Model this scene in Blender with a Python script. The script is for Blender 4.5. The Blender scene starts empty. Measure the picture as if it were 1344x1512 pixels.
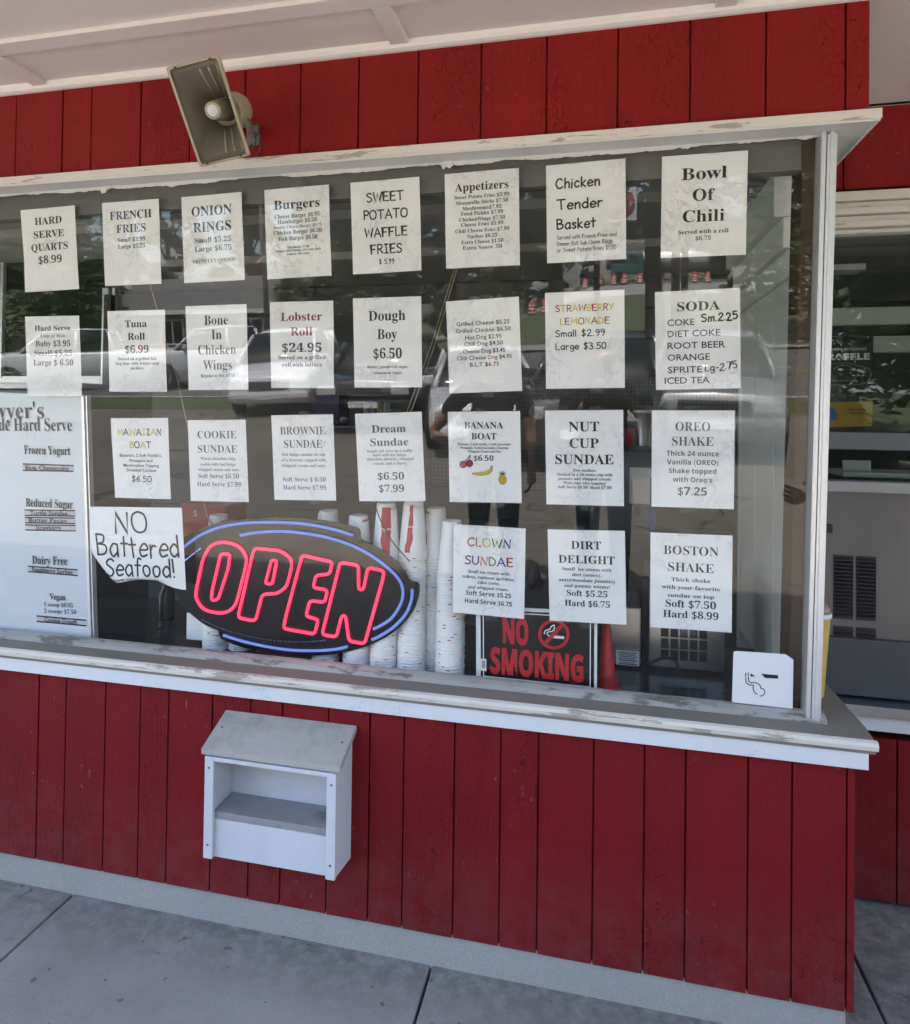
import bpy, bmesh, math, random
from mathutils import Vector, Matrix
R = math.radians
random.seed(7)
S = bpy.context.scene
COL = S.collection

# ------------------------------------------------------------------ camera, sky, sun, exposure
PW, PH, FPX, PPX, PPY = 1344.0, 1512.0, 1000.0, 650.0, 600.0     # photograph frame, focal length and principal point in its pixels
CAM = Vector((0.0, -2.0, 1.6))
def _cam_axes(yaw, pitch, roll):
    y, p, r = R(yaw), R(pitch), R(roll)
    f = Vector((-math.sin(y)*math.cos(p), math.cos(y)*math.cos(p), math.sin(p)))
    rt = Vector((math.cos(y), math.sin(y), 0)); up = rt.cross(f)
    return math.cos(r)*rt + math.sin(r)*up, -math.sin(r)*rt + math.cos(r)*up, f
CR, CU, CF = _cam_axes(12.9, .8, .75)
cd = bpy.data.cameras.new('camera'); cam = bpy.data.objects.new('camera', cd); COL.objects.link(cam)
cd.sensor_fit = 'HORIZONTAL'; cd.sensor_width = 36.0; cd.lens = 36.0*FPX/PW
cd.shift_x = (PW/2-PPX)/PW; cd.shift_y = -(PH/2-PPY)/PW
cd.clip_start = .05; cd.clip_end = 2000
m3 = Matrix((CR, CU, -CF)).transposed().to_4x4(); m3.translation = CAM
cam.matrix_world = m3
S.camera = cam

SUN_EL, SUN_AZ = 68.0, -14.0        # degrees; azimuth measured from +y towards +x
w = bpy.data.worlds.new('World'); S.world = w; w.use_nodes = True; w.cycles.sampling_method = 'NONE'
nt = w.node_tree
sky = nt.nodes.new('ShaderNodeTexSky'); sky.sky_type = 'NISHITA'; sky.sun_disc = False
sky.sun_elevation = R(SUN_EL); sky.sun_rotation = R(SUN_AZ); sky.air_density = 1.0; sky.dust_density = 3.0
bg = nt.nodes['Background']; bg.inputs[1].default_value = .15
nt.links.new(sky.outputs[0], bg.inputs[0])
sd = bpy.data.lights.new('sun', 'SUN'); sd.energy = 2.8; sd.angle = R(.5); sd.color = (1, .96, .89)
sun = bpy.data.objects.new('sun', sd); COL.objects.link(sun)
sdir = Vector((math.sin(R(SUN_AZ))*math.cos(R(SUN_EL)), math.cos(R(SUN_AZ))*math.cos(R(SUN_EL)), math.sin(R(SUN_EL))))
sun.rotation_euler = sdir.to_track_quat('Z', 'Y').to_euler()
S.view_settings.view_transform = 'Standard'; S.view_settings.look = 'None'
S.view_settings.exposure = 3.0; S.view_settings.gamma = 1
S.cycles.use_adaptive_sampling = True; S.cycles.adaptive_threshold = .025
S.cycles.transparent_max_bounces = 24; S.cycles.max_bounces = 7; S.cycles.diffuse_bounces = 4
S.cycles.sample_clamp_indirect = 6

# ------------------------------------------------------------------ measuring helpers: photo pixel -> point in the place
def ray(px, py): return CF + (px-PPX)/FPX*CR - (py-PPY)/FPX*CU
def pl(px, py, Y):
    v = ray(px, py); return CAM + v*((Y-CAM.y)/v.y)
def plz(px, py, Z):
    v = ray(px, py); return CAM + v*((Z-CAM.z)/v.z)
TH = R(4.0)                                             # the front pane leans out at its top
GN = Vector((0, math.cos(TH), math.sin(TH))); GP = Vector((0, 0, .82)); GUP = Vector((0, -math.sin(TH), math.cos(TH)))
def gl(px, py, d=0.0):                                  # point on the pane, d metres behind it
    v = ray(px, py); q = GP + GN*d; return CAM + v*(((q-CAM).dot(GN))/v.dot(GN))
def glass_y(z): return -(z-.82)*math.tan(TH)
def smooth(a, b, x):
    t = min(1, max(0, (x-a)/(b-a))); return t*t*(3-2*t)
def ground_h(x, y):                                     # the street outside climbs to the right
    s = .012 + .09*smooth(-13, 1, x)
    d = max(0, min(-y-11, 72)); return s*(d*d/(d+6) if d > 0 else 0)
def refl(px, py):
    P = gl(px, py); v = ray(px, py).normalized(); v = v-2*v.dot(GN)*GN; return P, v.normalized()
def gpt(px, py):                                        # ground point seen mirrored in the pane
    P, v = refl(px, py); t = 0
    for _ in range(4000):
        t += .03; q = P+v*t
        if q.z < ground_h(q.x, q.y): break
    return q
def rpt(px, py, Y):
    P, v = refl(px, py); return P + v*((Y-P.y)/v.y)

# ------------------------------------------------------------------ materials
class NT:
    def __init__(s, name):
        s.m = bpy.data.materials.new(name); s.m.use_nodes = True; s.t = s.m.node_tree
        s.b = s.t.nodes['Principled BSDF']; s.out = s.t.nodes['Material Output']
    def n(s, typ, **kw):
        o = s.t.nodes.new(typ)
        for k, v in kw.items():
            if k.startswith('i_'):
                o.inputs[int(k[2:]) if k[2:].isdigit() else k[2:].replace('_', ' ')].default_value = v
            else: setattr(o, k, v)
        return o
    def l(s, a, b): s.t.links.new(a, b)
    def coord(s, scale=(1, 1, 1), kind='Object'):
        c = s.n('ShaderNodeTexCoord'); mp = s.n('ShaderNodeMapping'); mp.inputs['Scale'].default_value = scale
        s.l(c.outputs[kind], mp.inputs[0]); return mp.outputs[0]
    def noise(s, co, scale, detail=4, rough=.55, dist=0):
        x = s.n('ShaderNodeTexNoise'); x.inputs['Scale'].default_value = scale; x.inputs['Detail'].default_value = detail
        x.inputs['Roughness'].default_value = rough; x.inputs['Distortion'].default_value = dist
        s.l(co, x.inputs['Vector']); return x.outputs[0]
    def ramp(s, f, stops):
        r = s.n('ShaderNodeValToRGB'); e = r.color_ramp.elements
        while len(e) < len(stops): e.new(.5)
        for el, (p, c) in zip(e, stops):
            el.position = p; el.color = (c, c, c, 1) if not hasattr(c, '__len__') else (*c, 1)
        s.l(f, r.inputs[0]); return r.outputs[0]
    def mix(s, f, a, b):
        x = s.n('ShaderNodeMix', data_type='RGBA')
        for v, i in ((f, 0), (a, 6), (b, 7)):
            if hasattr(v, 'is_linked'): s.l(v, x.inputs[i])
            elif i == 0: x.inputs[0].default_value = v
            else: x.inputs[i].default_value = (*v, 1)
        return x.outputs[2]
    def math(s, op, a, b=0.0, c=None):
        x = s.n('ShaderNodeMath', operation=op)
        for i, v in enumerate((a, b)):
            if hasattr(v, 'is_linked'): s.l(v, x.inputs[i])
            else: x.inputs[i].default_value = v
        return x.outputs[0]
    def bump(s, h, strength=.3, dist=.002):
        x = s.n('ShaderNodeBump'); x.inputs['Strength'].default_value = strength; x.inputs['Distance'].default_value = dist
        s.l(h, x.inputs['Height']); s.l(x.outputs[0], s.b.inputs['Normal']); return x.outputs[0]
    def base(s, c):
        if hasattr(c, 'is_linked'): s.l(c, s.b.inputs['Base Color'])
        else: s.b.inputs['Base Color'].default_value = (*c, 1)
MAT = {}
def simple(name, col, rough=.6, metal=0, var=.12, scale=30, bump=0, coat=0, spec=.5):
    if name in MAT: return MAT[name]
    k = NT(name); co = k.coord()
    f = k.noise(co, scale, 5)
    k.base(k.mix(f, tuple(c*(1-var) for c in col), tuple(min(1, c*(1+var)) for c in col)))
    k.b.inputs['Roughness'].default_value = rough; k.b.inputs['Metallic'].default_value = metal
    k.b.inputs['Coat Weight'].default_value = coat; k.b.inputs['Specular IOR Level'].default_value = spec
    if bump: k.bump(f, bump, .003)
    MAT[name] = k.m; return k.m
def red_paint(name, col, dust=.0):
    k = NT(name); c1 = k.coord()
    g = k.noise(k.coord((30, 30, 2.2)), 5, 4, .7); big = k.noise(c1, 2.0, 3, .6); fine = k.noise(k.coord((1.6, 1.6, 34)), 6, 4, .65)
    tone = k.noise(k.coord((4.1, 0, .15)), 1.7, 1, .4)
    c1_ = k.mix(big, tuple(c*.74 for c in col), tuple(c*1.22 for c in col))
    c1_ = k.mix(k.ramp(tone, [(.35, .0), (.65, .3)]), c1_, (col[0]*.72, col[1]*.9, col[2]*.9))
    c2 = k.mix(k.ramp(fine, [(.45, 0), (.8, .22)]), c1_, (col[0]*1.2, col[1]*3, col[2]*2.8))
    c2 = k.mix(k.ramp(g, [(.3, .22), (.5, 0)]), c2, (col[0]*.55, col[1]*.6, col[2]*.6))
    # hairline checks that run with the grain, and chips down to pale primer
    v = k.n('ShaderNodeTexVoronoi', feature='DISTANCE_TO_EDGE'); v.inputs['Scale'].default_value = 11
    wco = k.n('ShaderNodeVectorMath', operation='ADD'); k.l(k.coord((6, 6, .5)), wco.inputs[0])
    ncol = k.n('ShaderNodeTexNoise'); ncol.inputs['Scale'].default_value = 7; ncol.inputs['Detail'].default_value = 2; k.l(c1, ncol.inputs['Vector'])
    k.l(ncol.outputs[1], wco.inputs[1]); k.l(wco.outputs[0], v.inputs['Vector'])
    gate = k.noise(k.coord((2.2, 2.2, .9)), 2.4, 3)
    crack = k.math('MULTIPLY', k.ramp(v.outputs[0], [(0, 1), (.018, 0)]), k.ramp(gate, [(.52, 0), (.62, 1)]))
    c3 = k.mix(k.math('MULTIPLY', crack, .85), c2, (.018, .004, .004))
    n60 = k.noise(k.coord((1, 1, .6)), 62, 3, .5)
    chip = k.math('MULTIPLY', k.ramp(n60, [(.69, 0), (.71, 1)]), k.ramp(k.noise(c1, 3.1, 2), [(.52, 0), (.62, 1)]))
    c3 = k.mix(k.math('MULTIPLY', chip, .6), c3, (.24, .12, .09))
    if dust:                                             # splashed dirt on the boards close to the ground
        sx = k.n('ShaderNodeSeparateXYZ'); k.l(c1, sx.inputs[0]); mr = k.n('ShaderNodeMapRange'); mr.inputs[1].default_value = .42; mr.inputs[2].default_value = .08; k.l(sx.outputs[2], mr.inputs[0])
        c3 = k.mix(k.math('MULTIPLY', k.math('MULTIPLY', mr.outputs[0], k.ramp(k.noise(c1, 14, 5, .7), [(.35, 0), (.75, 1)])), dust), c3, (.16, .12, .10))
    k.base(c3)
    k.l(k.ramp(big, [(.3, .45), (.7, .65)]), k.b.inputs['Roughness']); k.b.inputs['Specular IOR Level'].default_value = .18
    h = k.math('SUBTRACT', k.math('ADD', g, k.math('MULTIPLY', fine, .5)), k.math('MULTIPLY', crack, 2.0))
    k.bump(h, .8, .003); return k.m
def white_paint(name, col=(.72, .70, .66), wood=(.33, .29, .25), peel=.62, stretch=(1, 1, 1), dirt=.35, rough=.6, ps=26, crackle=True, soft=.02):
    k = NT(name); co = k.coord(stretch); c1 = k.coord()
    b = k.noise(c1, 3, 3, .6); f = k.noise(c1, 90, 3)
    a = k.math('ADD', k.noise(co, ps, 6, .72, .3), k.math('MULTIPLY', k.math('SUBTRACT', b, .5), .45))
    base = k.mix(k.math('MULTIPLY', k.ramp(k.noise(co, 5, 5, .65), [(.35, 1), (.7, 0)]), dirt), col, tuple(c*.62+w_*.1 for c, w_ in zip(col, wood)))
    base = k.mix(k.math('MULTIPLY', f, .3), base, tuple(c*.72 for c in col))
    mask = k.ramp(a, [(peel, 0), (peel+soft, 1)])
    h = k.math('SUBTRACT', k.math('MULTIPLY', f, .25), mask)
    if crackle:
        v = k.n('ShaderNodeTexVoronoi', feature='DISTANCE_TO_EDGE'); v.inputs['Scale'].default_value = 24
        wco = k.n('ShaderNodeVectorMath', operation='ADD'); k.l(k.coord((.28, 1, 1.6)), wco.inputs[0])
        nn = k.n('ShaderNodeTexNoise'); nn.inputs['Scale'].default_value = 18; nn.inputs['Detail'].default_value = 3
        k.l(c1, nn.inputs['Vector'])
        sc = k.n('ShaderNodeVectorMath', operation='SCALE'); sc.inputs[3].default_value = .12; k.l(nn.outputs[1], sc.inputs[0])
        k.l(sc.outputs[0], wco.inputs[1]); k.l(wco.outputs[0], v.inputs['Vector'])
        cr = k.math('MULTIPLY', k.ramp(v.outputs[0], [(0, 1), (.014, 0)]), k.ramp(k.noise(c1, 1.7, 4, .6), [(.54, 0), (.60, 1)]))
        base = k.mix(k.math('MULTIPLY', cr, .5), base, (.2, .18, .16)); h = k.math('SUBTRACT', h, k.math('MULTIPLY', cr, .6))
    k.base(k.mix(mask, base, wood))
    k.b.inputs['Roughness'].default_value = rough; k.b.inputs['Specular IOR Level'].default_value = .25
    k.bump(h, .6, .0014); return k.m
RED = red_paint('red_siding_paint', (.235, .0095, .0080))
RED_LOW = red_paint('red_lower_siding_paint', (.185, .006, .0095), .35)
TRIM = white_paint('peeling_white_trim', (.68, .66, .62), peel=.78, stretch=(.3, 1, 1), dirt=.2)
TRIM_EDGE = white_paint('weathered_trim_edge', (.74, .70, .62), (.4, .36, .3), peel=.60, stretch=(.22, 1, 1.6), ps=34, dirt=.35)
SILL_TOP = white_paint('worn_sill_top', (.26, .235, .20), (.13, .11, .09), peel=.66, stretch=(.3, 1, 1), dirt=.7, crackle=False, soft=.2)
APRON = white_paint('white_apron_paint', (.72, .73, .74), (.42, .39, .36), peel=.80, stretch=(.5, 1, 1), dirt=.15)
SOFFIT = white_paint('soffit_paint', (.80, .715, .675), (.5, .45, .42), peel=.84, dirt=.10, crackle=False)
CORNICE = white_paint('cornice_paint', (.82, .78, .71), peel=.80, stretch=(.3, 1, 1), dirt=.1, crackle=False)
BOXPAINT = white_paint('box_white_paint', (.64, .65, .67), (.28, .26, .24), peel=.70, stretch=(1, 1, .4), dirt=.45, crackle=False, ps=12, soft=.25)
BOXLID = white_paint('box_lid_weathered', (.50, .48, .44), (.2, .185, .165), peel=.47, dirt=.7, crackle=False, ps=8, soft=.42)
INPLANK = white_paint('interior_grey_planks', (.82, .85, .81), (.4, .4, .38), peel=.80, stretch=(1, 1, .3), dirt=.2, crackle=False)
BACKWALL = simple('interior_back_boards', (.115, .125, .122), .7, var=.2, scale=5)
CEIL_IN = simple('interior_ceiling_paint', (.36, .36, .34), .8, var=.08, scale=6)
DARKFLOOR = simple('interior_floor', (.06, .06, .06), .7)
ALU = simple('brushed_aluminium', (.74, .755, .77), .34, .6, .06, 60)
STEEL = simple('stainless_steel', (.42, .42, .43), .34, 1, .15, 8, .1)
STEEL_DARK = simple('dark_steel_panel', (.13, .14, .16), .38, .9, .15, 5)
COUNTER = simple('dark_counter_top', (.035, .04, .045), .22, 0, .3, 12)
BROWN = white_paint('raw_brown_stud', (.075, .045, .026), (.045, .026, .016), peel=.6, stretch=(3, 3, .35), dirt=.5, crackle=False, soft=.2)
BLACK = simple('black_plastic', (.012, .012, .013), .45)
RUBBER = simple('black_rubber', (.015, .015, .015), .8)
WHITE = simple('white_plastic', (.78, .79, .8), .4, var=.04)
REDPL = simple('red_plastic', (.42, .012, .02), .35, var=.1)
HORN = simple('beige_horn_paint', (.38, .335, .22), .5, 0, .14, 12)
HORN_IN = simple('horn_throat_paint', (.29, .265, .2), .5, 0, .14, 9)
INK = simple('black_ink', (.012, .012, .013), .6, var=0)
INKG = simple('grey_ink', (.10, .10, .10), .6, var=0)
INKR = simple('red_ink', (.22, .02, .03), .6, var=0)
PAPER = simple('white_paper', (.87, .865, .85), .7, var=.03, scale=14, spec=.2)
PRINTRED = simple('printed_red', (.45, .025, .03), .5, var=.05)
def inkc(name, c): return simple(name, c, .6, var=0)
C_YEL = inkc('yellow_ink', (.65, .50, .03)); C_BLUE = inkc('blue_ink', (.05, .06, .28)); C_GRN = inkc('green_ink', (.03, .2, .06))
C_ORG = inkc('orange_ink', (.6, .14, .06)); C_CRM = inkc('crimson_ink', (.4, .02, .06)); C_PUR = inkc('purple_ink', (.16, .04, .2)); C_NAVY = inkc('navy_ink', (.02, .02, .08))

def schlick(k, ior):                                   # mirror share of a thin sheet, the same from both sides
    g = k.n('ShaderNodeNewGeometry'); d = k.n('ShaderNodeVectorMath', operation='DOT_PRODUCT')
    k.l(g.outputs['Normal'], d.inputs[0]); k.l(g.outputs['Incoming'], d.inputs[1])
    f0 = ((ior-1)/(ior+1))**2
    q = k.math('POWER', k.math('SUBTRACT', 1.0, k.math('ABSOLUTE', d.outputs['Value'])), 5.0)
    return k.math('ADD', k.math('MULTIPLY', q, 1-f0), f0)
def glass_mat(name, ior, dirt=True, wob=.02, tint=(.985, .995, .985)):
    k = NT(name); t = k.t
    t.nodes.remove(k.b)
    tr = k.n('ShaderNodeBsdfTransparent'); tr.inputs[0].default_value = (*tint, 1)
    gs = k.n('ShaderNodeBsdfGlossy'); gs.inputs['Roughness'].default_value = 0.0
    fr = schlick(k, ior)
    co = k.coord()
    wv = k.noise(co, 1.6, 2, .4)
    bp = k.n('ShaderNodeBump'); bp.inputs['Strength'].default_value = wob; bp.inputs['Distance'].default_value = .05
    k.l(wv, bp.inputs['Height']); k.l(bp.outputs[0], gs.inputs['Normal'])
    mx = k.n('ShaderNodeMixShader'); k.l(fr, mx.inputs[0]); k.l(tr.outputs[0], mx.inputs[1]); k.l(gs.outputs[0], mx.inputs[2])
    last = mx.outputs[0]
    if dirt:
        df = k.n('ShaderNodeBsdfDiffuse'); df.inputs[0].default_value = (.55, .55, .52, 1)
        n1 = k.noise(co, 7, 6, .7); n2 = k.noise(co, 150, 3, .6); n3 = k.noise(k.coord((6, 6, .8)), 5, 5, .6)
        msk = k.math('ADD', k.math('MULTIPLY', k.ramp(n1, [(.5, 0), (.8, 1)]), .012),
                     k.math('MULTIPLY', k.math('MULTIPLY', k.ramp(n2, [(.70, 0), (.76, 1)]), k.ramp(n1, [(.5, 0), (.62, 1)])), .35))
        msk = k.math('ADD', msk, k.math('MULTIPLY', k.ramp(n3, [(.6, 0), (.85, 1)]), .02))
        mx2 = k.n('ShaderNodeMixShader'); k.l(msk, mx2.inputs[0]); k.l(last, mx2.inputs[1]); k.l(df.outputs[0], mx2.inputs[2]); last = mx2.outputs[0]
    k.l(last, k.out.inputs[0]); return k.m
GLASS = glass_mat('window_glass', 1.60)
GLASS2 = glass_mat('serving_window_glass', 1.42, True, .01, (.8, .83, .82))
k = NT('clear_edge'); k.t.nodes.remove(k.b); _t = k.n('ShaderNodeBsdfTransparent'); k.l(_t.outputs[0], k.out.inputs[0]); CLEAR = k.m
def sleeve_mat():
    k = NT('plastic_sleeve'); k.t.nodes.remove(k.b)
    tr = k.n('ShaderNodeBsdfTransparent'); tr.inputs[0].default_value = (.985, .985, .985, 1)
    gs = k.n('ShaderNodeBsdfGlossy'); gs.inputs['Roughness'].default_value = .06
    oi = k.n('ShaderNodeObjectInfo')
    off = k.n('ShaderNodeVectorMath', operation='ADD'); k.l(k.coord((1, .75, 1)), off.inputs[0]); k.l(oi.outputs['Location'], off.inputs[1])
    a = k.noise(off.outputs[0], 26, 3, .5, 1.6); b = k.noise(off.outputs[0], 9, 2, .5, .8)
    r = k.math('ABSOLUTE', k.math('SUBTRACT', a, .5))
    h = k.math('ADD', k.math('MULTIPLY', k.ramp(r, [(0, 1), (.09, 0)]), .8), b)
    bp = k.n('ShaderNodeBump'); bp.inputs['Strength'].default_value = .9; bp.inputs['Distance'].default_value = .012
    k.l(h, bp.inputs['Height']); k.l(bp.outputs[0], gs.inputs['Normal'])
    low = k.noise(off.outputs[0], 6, 2, .5)
    cre = k.math('MULTIPLY', k.ramp(r, [(0, 1), (.05, 0)]), k.ramp(low, [(.44, 0), (.58, 1)]))
    fr = k.math('ADD', k.math('MINIMUM', schlick(k, 1.3), .3), k.math('MULTIPLY', cre, .24))
    mx = k.n('ShaderNodeMixShader'); k.l(fr, mx.inputs[0]); k.l(tr.outputs[0], mx.inputs[1]); k.l(gs.outputs[0], mx.inputs[2])
    k.l(mx.outputs[0], k.out.inputs[0]); return k.m
SLEEVE = sleeve_mat()
def tape_mat():
    k = NT('clear_tape'); k.t.nodes.remove(k.b)
    tr = k.n('ShaderNodeBsdfTransparent'); df = k.n('ShaderNodeBsdfDiffuse'); df.inputs[0].default_value = (.55, .57, .56, 1)
    mx = k.n('ShaderNodeMixShader'); mx.inputs[0].default_value = .05; k.l(tr.outputs[0], mx.inputs[1]); k.l(df.outputs[0], mx.inputs[2])
    k.l(mx.outputs[0], k.out.inputs[0]); return k.m
TAPE = tape_mat()
def emit(name, col, st, base=(.2, .2, .2)):
    k = NT(name); k.base(base); k.b.inputs['Emission Color'].default_value = (*col, 1); k.b.inputs['Emission Strength'].default_value = st
    k.b.inputs['Roughness'].default_value = .4; return k.m
NEON_R = emit('lit_red_tube', (1, .025, .075), .34, (.4, .03, .06)); NEON_B = emit('lit_blue_tube', (.08, .15, .46), .15, (.12, .16, .32)); LED_B = emit('blue_led', (.25, .3, 1), .5)
LED_D = emit('dim_blue_led', (.05, .06, .6), .06)

# ------------------------------------------------------------------ mesh helpers
def new_bm(): return bmesh.new()
def quad(bm, pts, mi=0):
    f = bm.faces.new([bm.verts.new(p) for p in pts]); f.material_index = mi; return f
def box(bm, lo, hi, bev=0, mi=0, M=None):
    vs = [bm.verts.new((x, y, z)) for x in (lo[0], hi[0]) for y in (lo[1], hi[1]) for z in (lo[2], hi[2])]
    idx = [(0, 1, 3, 2), (4, 6, 7, 5), (0, 4, 5, 1), (2, 3, 7, 6), (0, 2, 6, 4), (1, 5, 7, 3)]
    fs = [bm.faces.new([vs[i] for i in q]) for q in idx]
    for f in fs: f.material_index = mi
    if bev:
        es = list({e for f in fs for e in f.edges})
        r = bmesh.ops.bevel(bm, geom=es, offset=bev, segments=2, affect='EDGES', profile=.6)
        for f in r['faces']: f.material_index = mi
        vs = list({v for f in r['faces'] for v in f.verts} | {v for v in vs if v.is_valid})
    if M:
        for v in vs: v.co = M @ v.co
    return vs
def prism(bm, poly, axis, a, b, mi=0):      # poly in the two other axes, extruded along axis from a to b
    def P(u, v, t): return {'x': (t, u, v), 'y': (u, t, v), 'z': (u, v, t)}[axis]
    A = [bm.verts.new(P(u, v, a)) for u, v in poly]; B = [bm.verts.new(P(u, v, b)) for u, v in poly]
    n = len(poly)
    fs = [bm.faces.new(A), bm.faces.new(B[::-1])] + [bm.faces.new((A[i], B[i], B[(i+1) % n], A[(i+1) % n])) for i in range(n)]
    for f in fs: f.material_index = mi
def tube(bm, pts, r, seg=8, mi=0, closed=False, rs=None):
    pts = [Vector(p) for p in pts]; n = len(pts); rings = []
    up = Vector((0, 0, 1))
    for i, p in enumerate(pts):
        a = pts[i-1] if (i > 0 or closed) else p; b = pts[(i+1) % n] if (i < n-1 or closed) else p
        t = (b-a).normalized() if (b-a).length > 1e-9 else Vector((0, 0, 1))
        s = t.cross(up)
        if s.length < .05: s = t.cross(Vector((0, 1, 0)))
        s.normalize(); q = s.cross(t)
        rr = rs[i] if rs else r
        rings.append([bm.verts.new(p+(s*math.cos(2*math.pi*k/seg)+q*math.sin(2*math.pi*k/seg))*rr) for k in range(seg)])
    for i in range(n if closed else n-1):
        A, B = rings[i], rings[(i+1) % n]
        for k in range(seg):
            f = bm.faces.new((A[k], A[(k+1) % seg], B[(k+1) % seg], B[k])); f.smooth = True; f.material_index = mi
    if not closed:
        for rg, fl in ((rings[0], 1), (rings[-1], 0)):
            f = bm.faces.new(rg[::-1] if fl else rg); f.material_index = mi
def lathe(bm, prof, seg=24, M=Matrix(), mi=0, cap=True, mis=None):
    rings = []
    for r, z in prof:
        rings.append([bm.verts.new(M @ Vector((r*math.cos(2*math.pi*k/seg), r*math.sin(2*math.pi*k/seg), z))) for k in range(seg)])
    for i in range(len(rings)-1):
        for k in range(seg):
            f = bm.faces.new((rings[i][k], rings[i][(k+1) % seg], rings[i+1][(k+1) % seg], rings[i+1][k])); f.smooth = True
            f.material_index = mis[i] if mis else mi
    if cap:
        if prof[0][0] > 1e-6: bm.faces.new(rings[0][::-1]).material_index = mi
        if prof[-1][0] > 1e-6: bm.faces.new(rings[-1]).material_index = mis[-1] if mis else mi
def loft(bm, rings, mi=0, cap=True, smooth_=True):
    vr = [[bm.verts.new(p) for p in r] for r in rings]; n = len(vr[0])
    for A, B in zip(vr, vr[1:]):
        for k in range(n):
            f = bm.faces.new((A[k], A[(k+1) % n], B[(k+1) % n], B[k])); f.material_index = mi; f.smooth = smooth_
    if cap:
        bm.faces.new(vr[0][::-1]).material_index = mi; bm.faces.new(vr[-1]).material_index = mi
WM = {}                                                 # world matrix of every thing's Empty
def obj(name, bm, mats, parent=None, local=False, weld=False):
    if weld: bmesh.ops.remove_doubles(bm, verts=bm.verts, dist=1e-5)
    bmesh.ops.recalc_face_normals(bm, faces=bm.faces)
    if parent is not None and not local: bm.transform(WM[parent.name].inverted())
    me = bpy.data.meshes.new(name); bm.to_mesh(me); bm.free()
    for m in (mats if isinstance(mats, (list, tuple)) else [mats]): me.materials.append(m)
    o = bpy.data.objects.new(name, me); COL.objects.link(o)
    if parent is not None: o.parent = parent; WM[o.name] = WM[parent.name]
    return o
def obj_keep(name, bm, mats, parent=None, local=False):  # same, normals left as built
    if parent is not None and not local: bm.transform(WM[parent.name].inverted())
    me = bpy.data.meshes.new(name); bm.to_mesh(me); bm.free()
    for m in (mats if isinstance(mats, (list, tuple)) else [mats]): me.materials.append(m)
    o = bpy.data.objects.new(name, me); COL.objects.link(o)
    if parent is not None: o.parent = parent; WM[o.name] = WM[parent.name]
    return o
def tag(o, label, cat, group=None, kind=None):
    o['label'] = label
    if cat: o['category'] = cat
    if group: o['group'] = group
    if kind: o['kind'] = kind
    return o
def thing(name, label, cat, loc=(0, 0, 0), rot=None, group=None):
    o = bpy.data.objects.new(name, None); COL.objects.link(o); o.empty_display_size = .05
    M = rot.to_4x4() if rot is not None else Matrix(); M.translation = Vector(loc)
    o.matrix_world = M; WM[o.name] = M
    return tag(o, label, cat, group)
def struct(name, bm, m):
    o = obj(name, bm, m); o['kind'] = 'structure'; return o
def copy_thing(src, M, label, group=None):
    c = src.copy(); COL.objects.link(c); c.matrix_world = M; c['label'] = label
    if group: c['group'] = group
    for ch in src.children:
        d = ch.copy(); COL.objects.link(d); d.parent = c
        for g in ch.children:
            e = g.copy(); COL.objects.link(e); e.parent = d
    return c
def rotz(a): return Matrix.Rotation(a, 3, 'Z')

# ------------------------------------------------------------------ lettering
STY = {'sb': ('s', .0025), 'sr': ('s', -.0055), 'ab': ('b', 0), 'a': ('p', .011), 'ak': ('b', .028), 'sc': ('c', .004)}
_caps = {}
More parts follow.
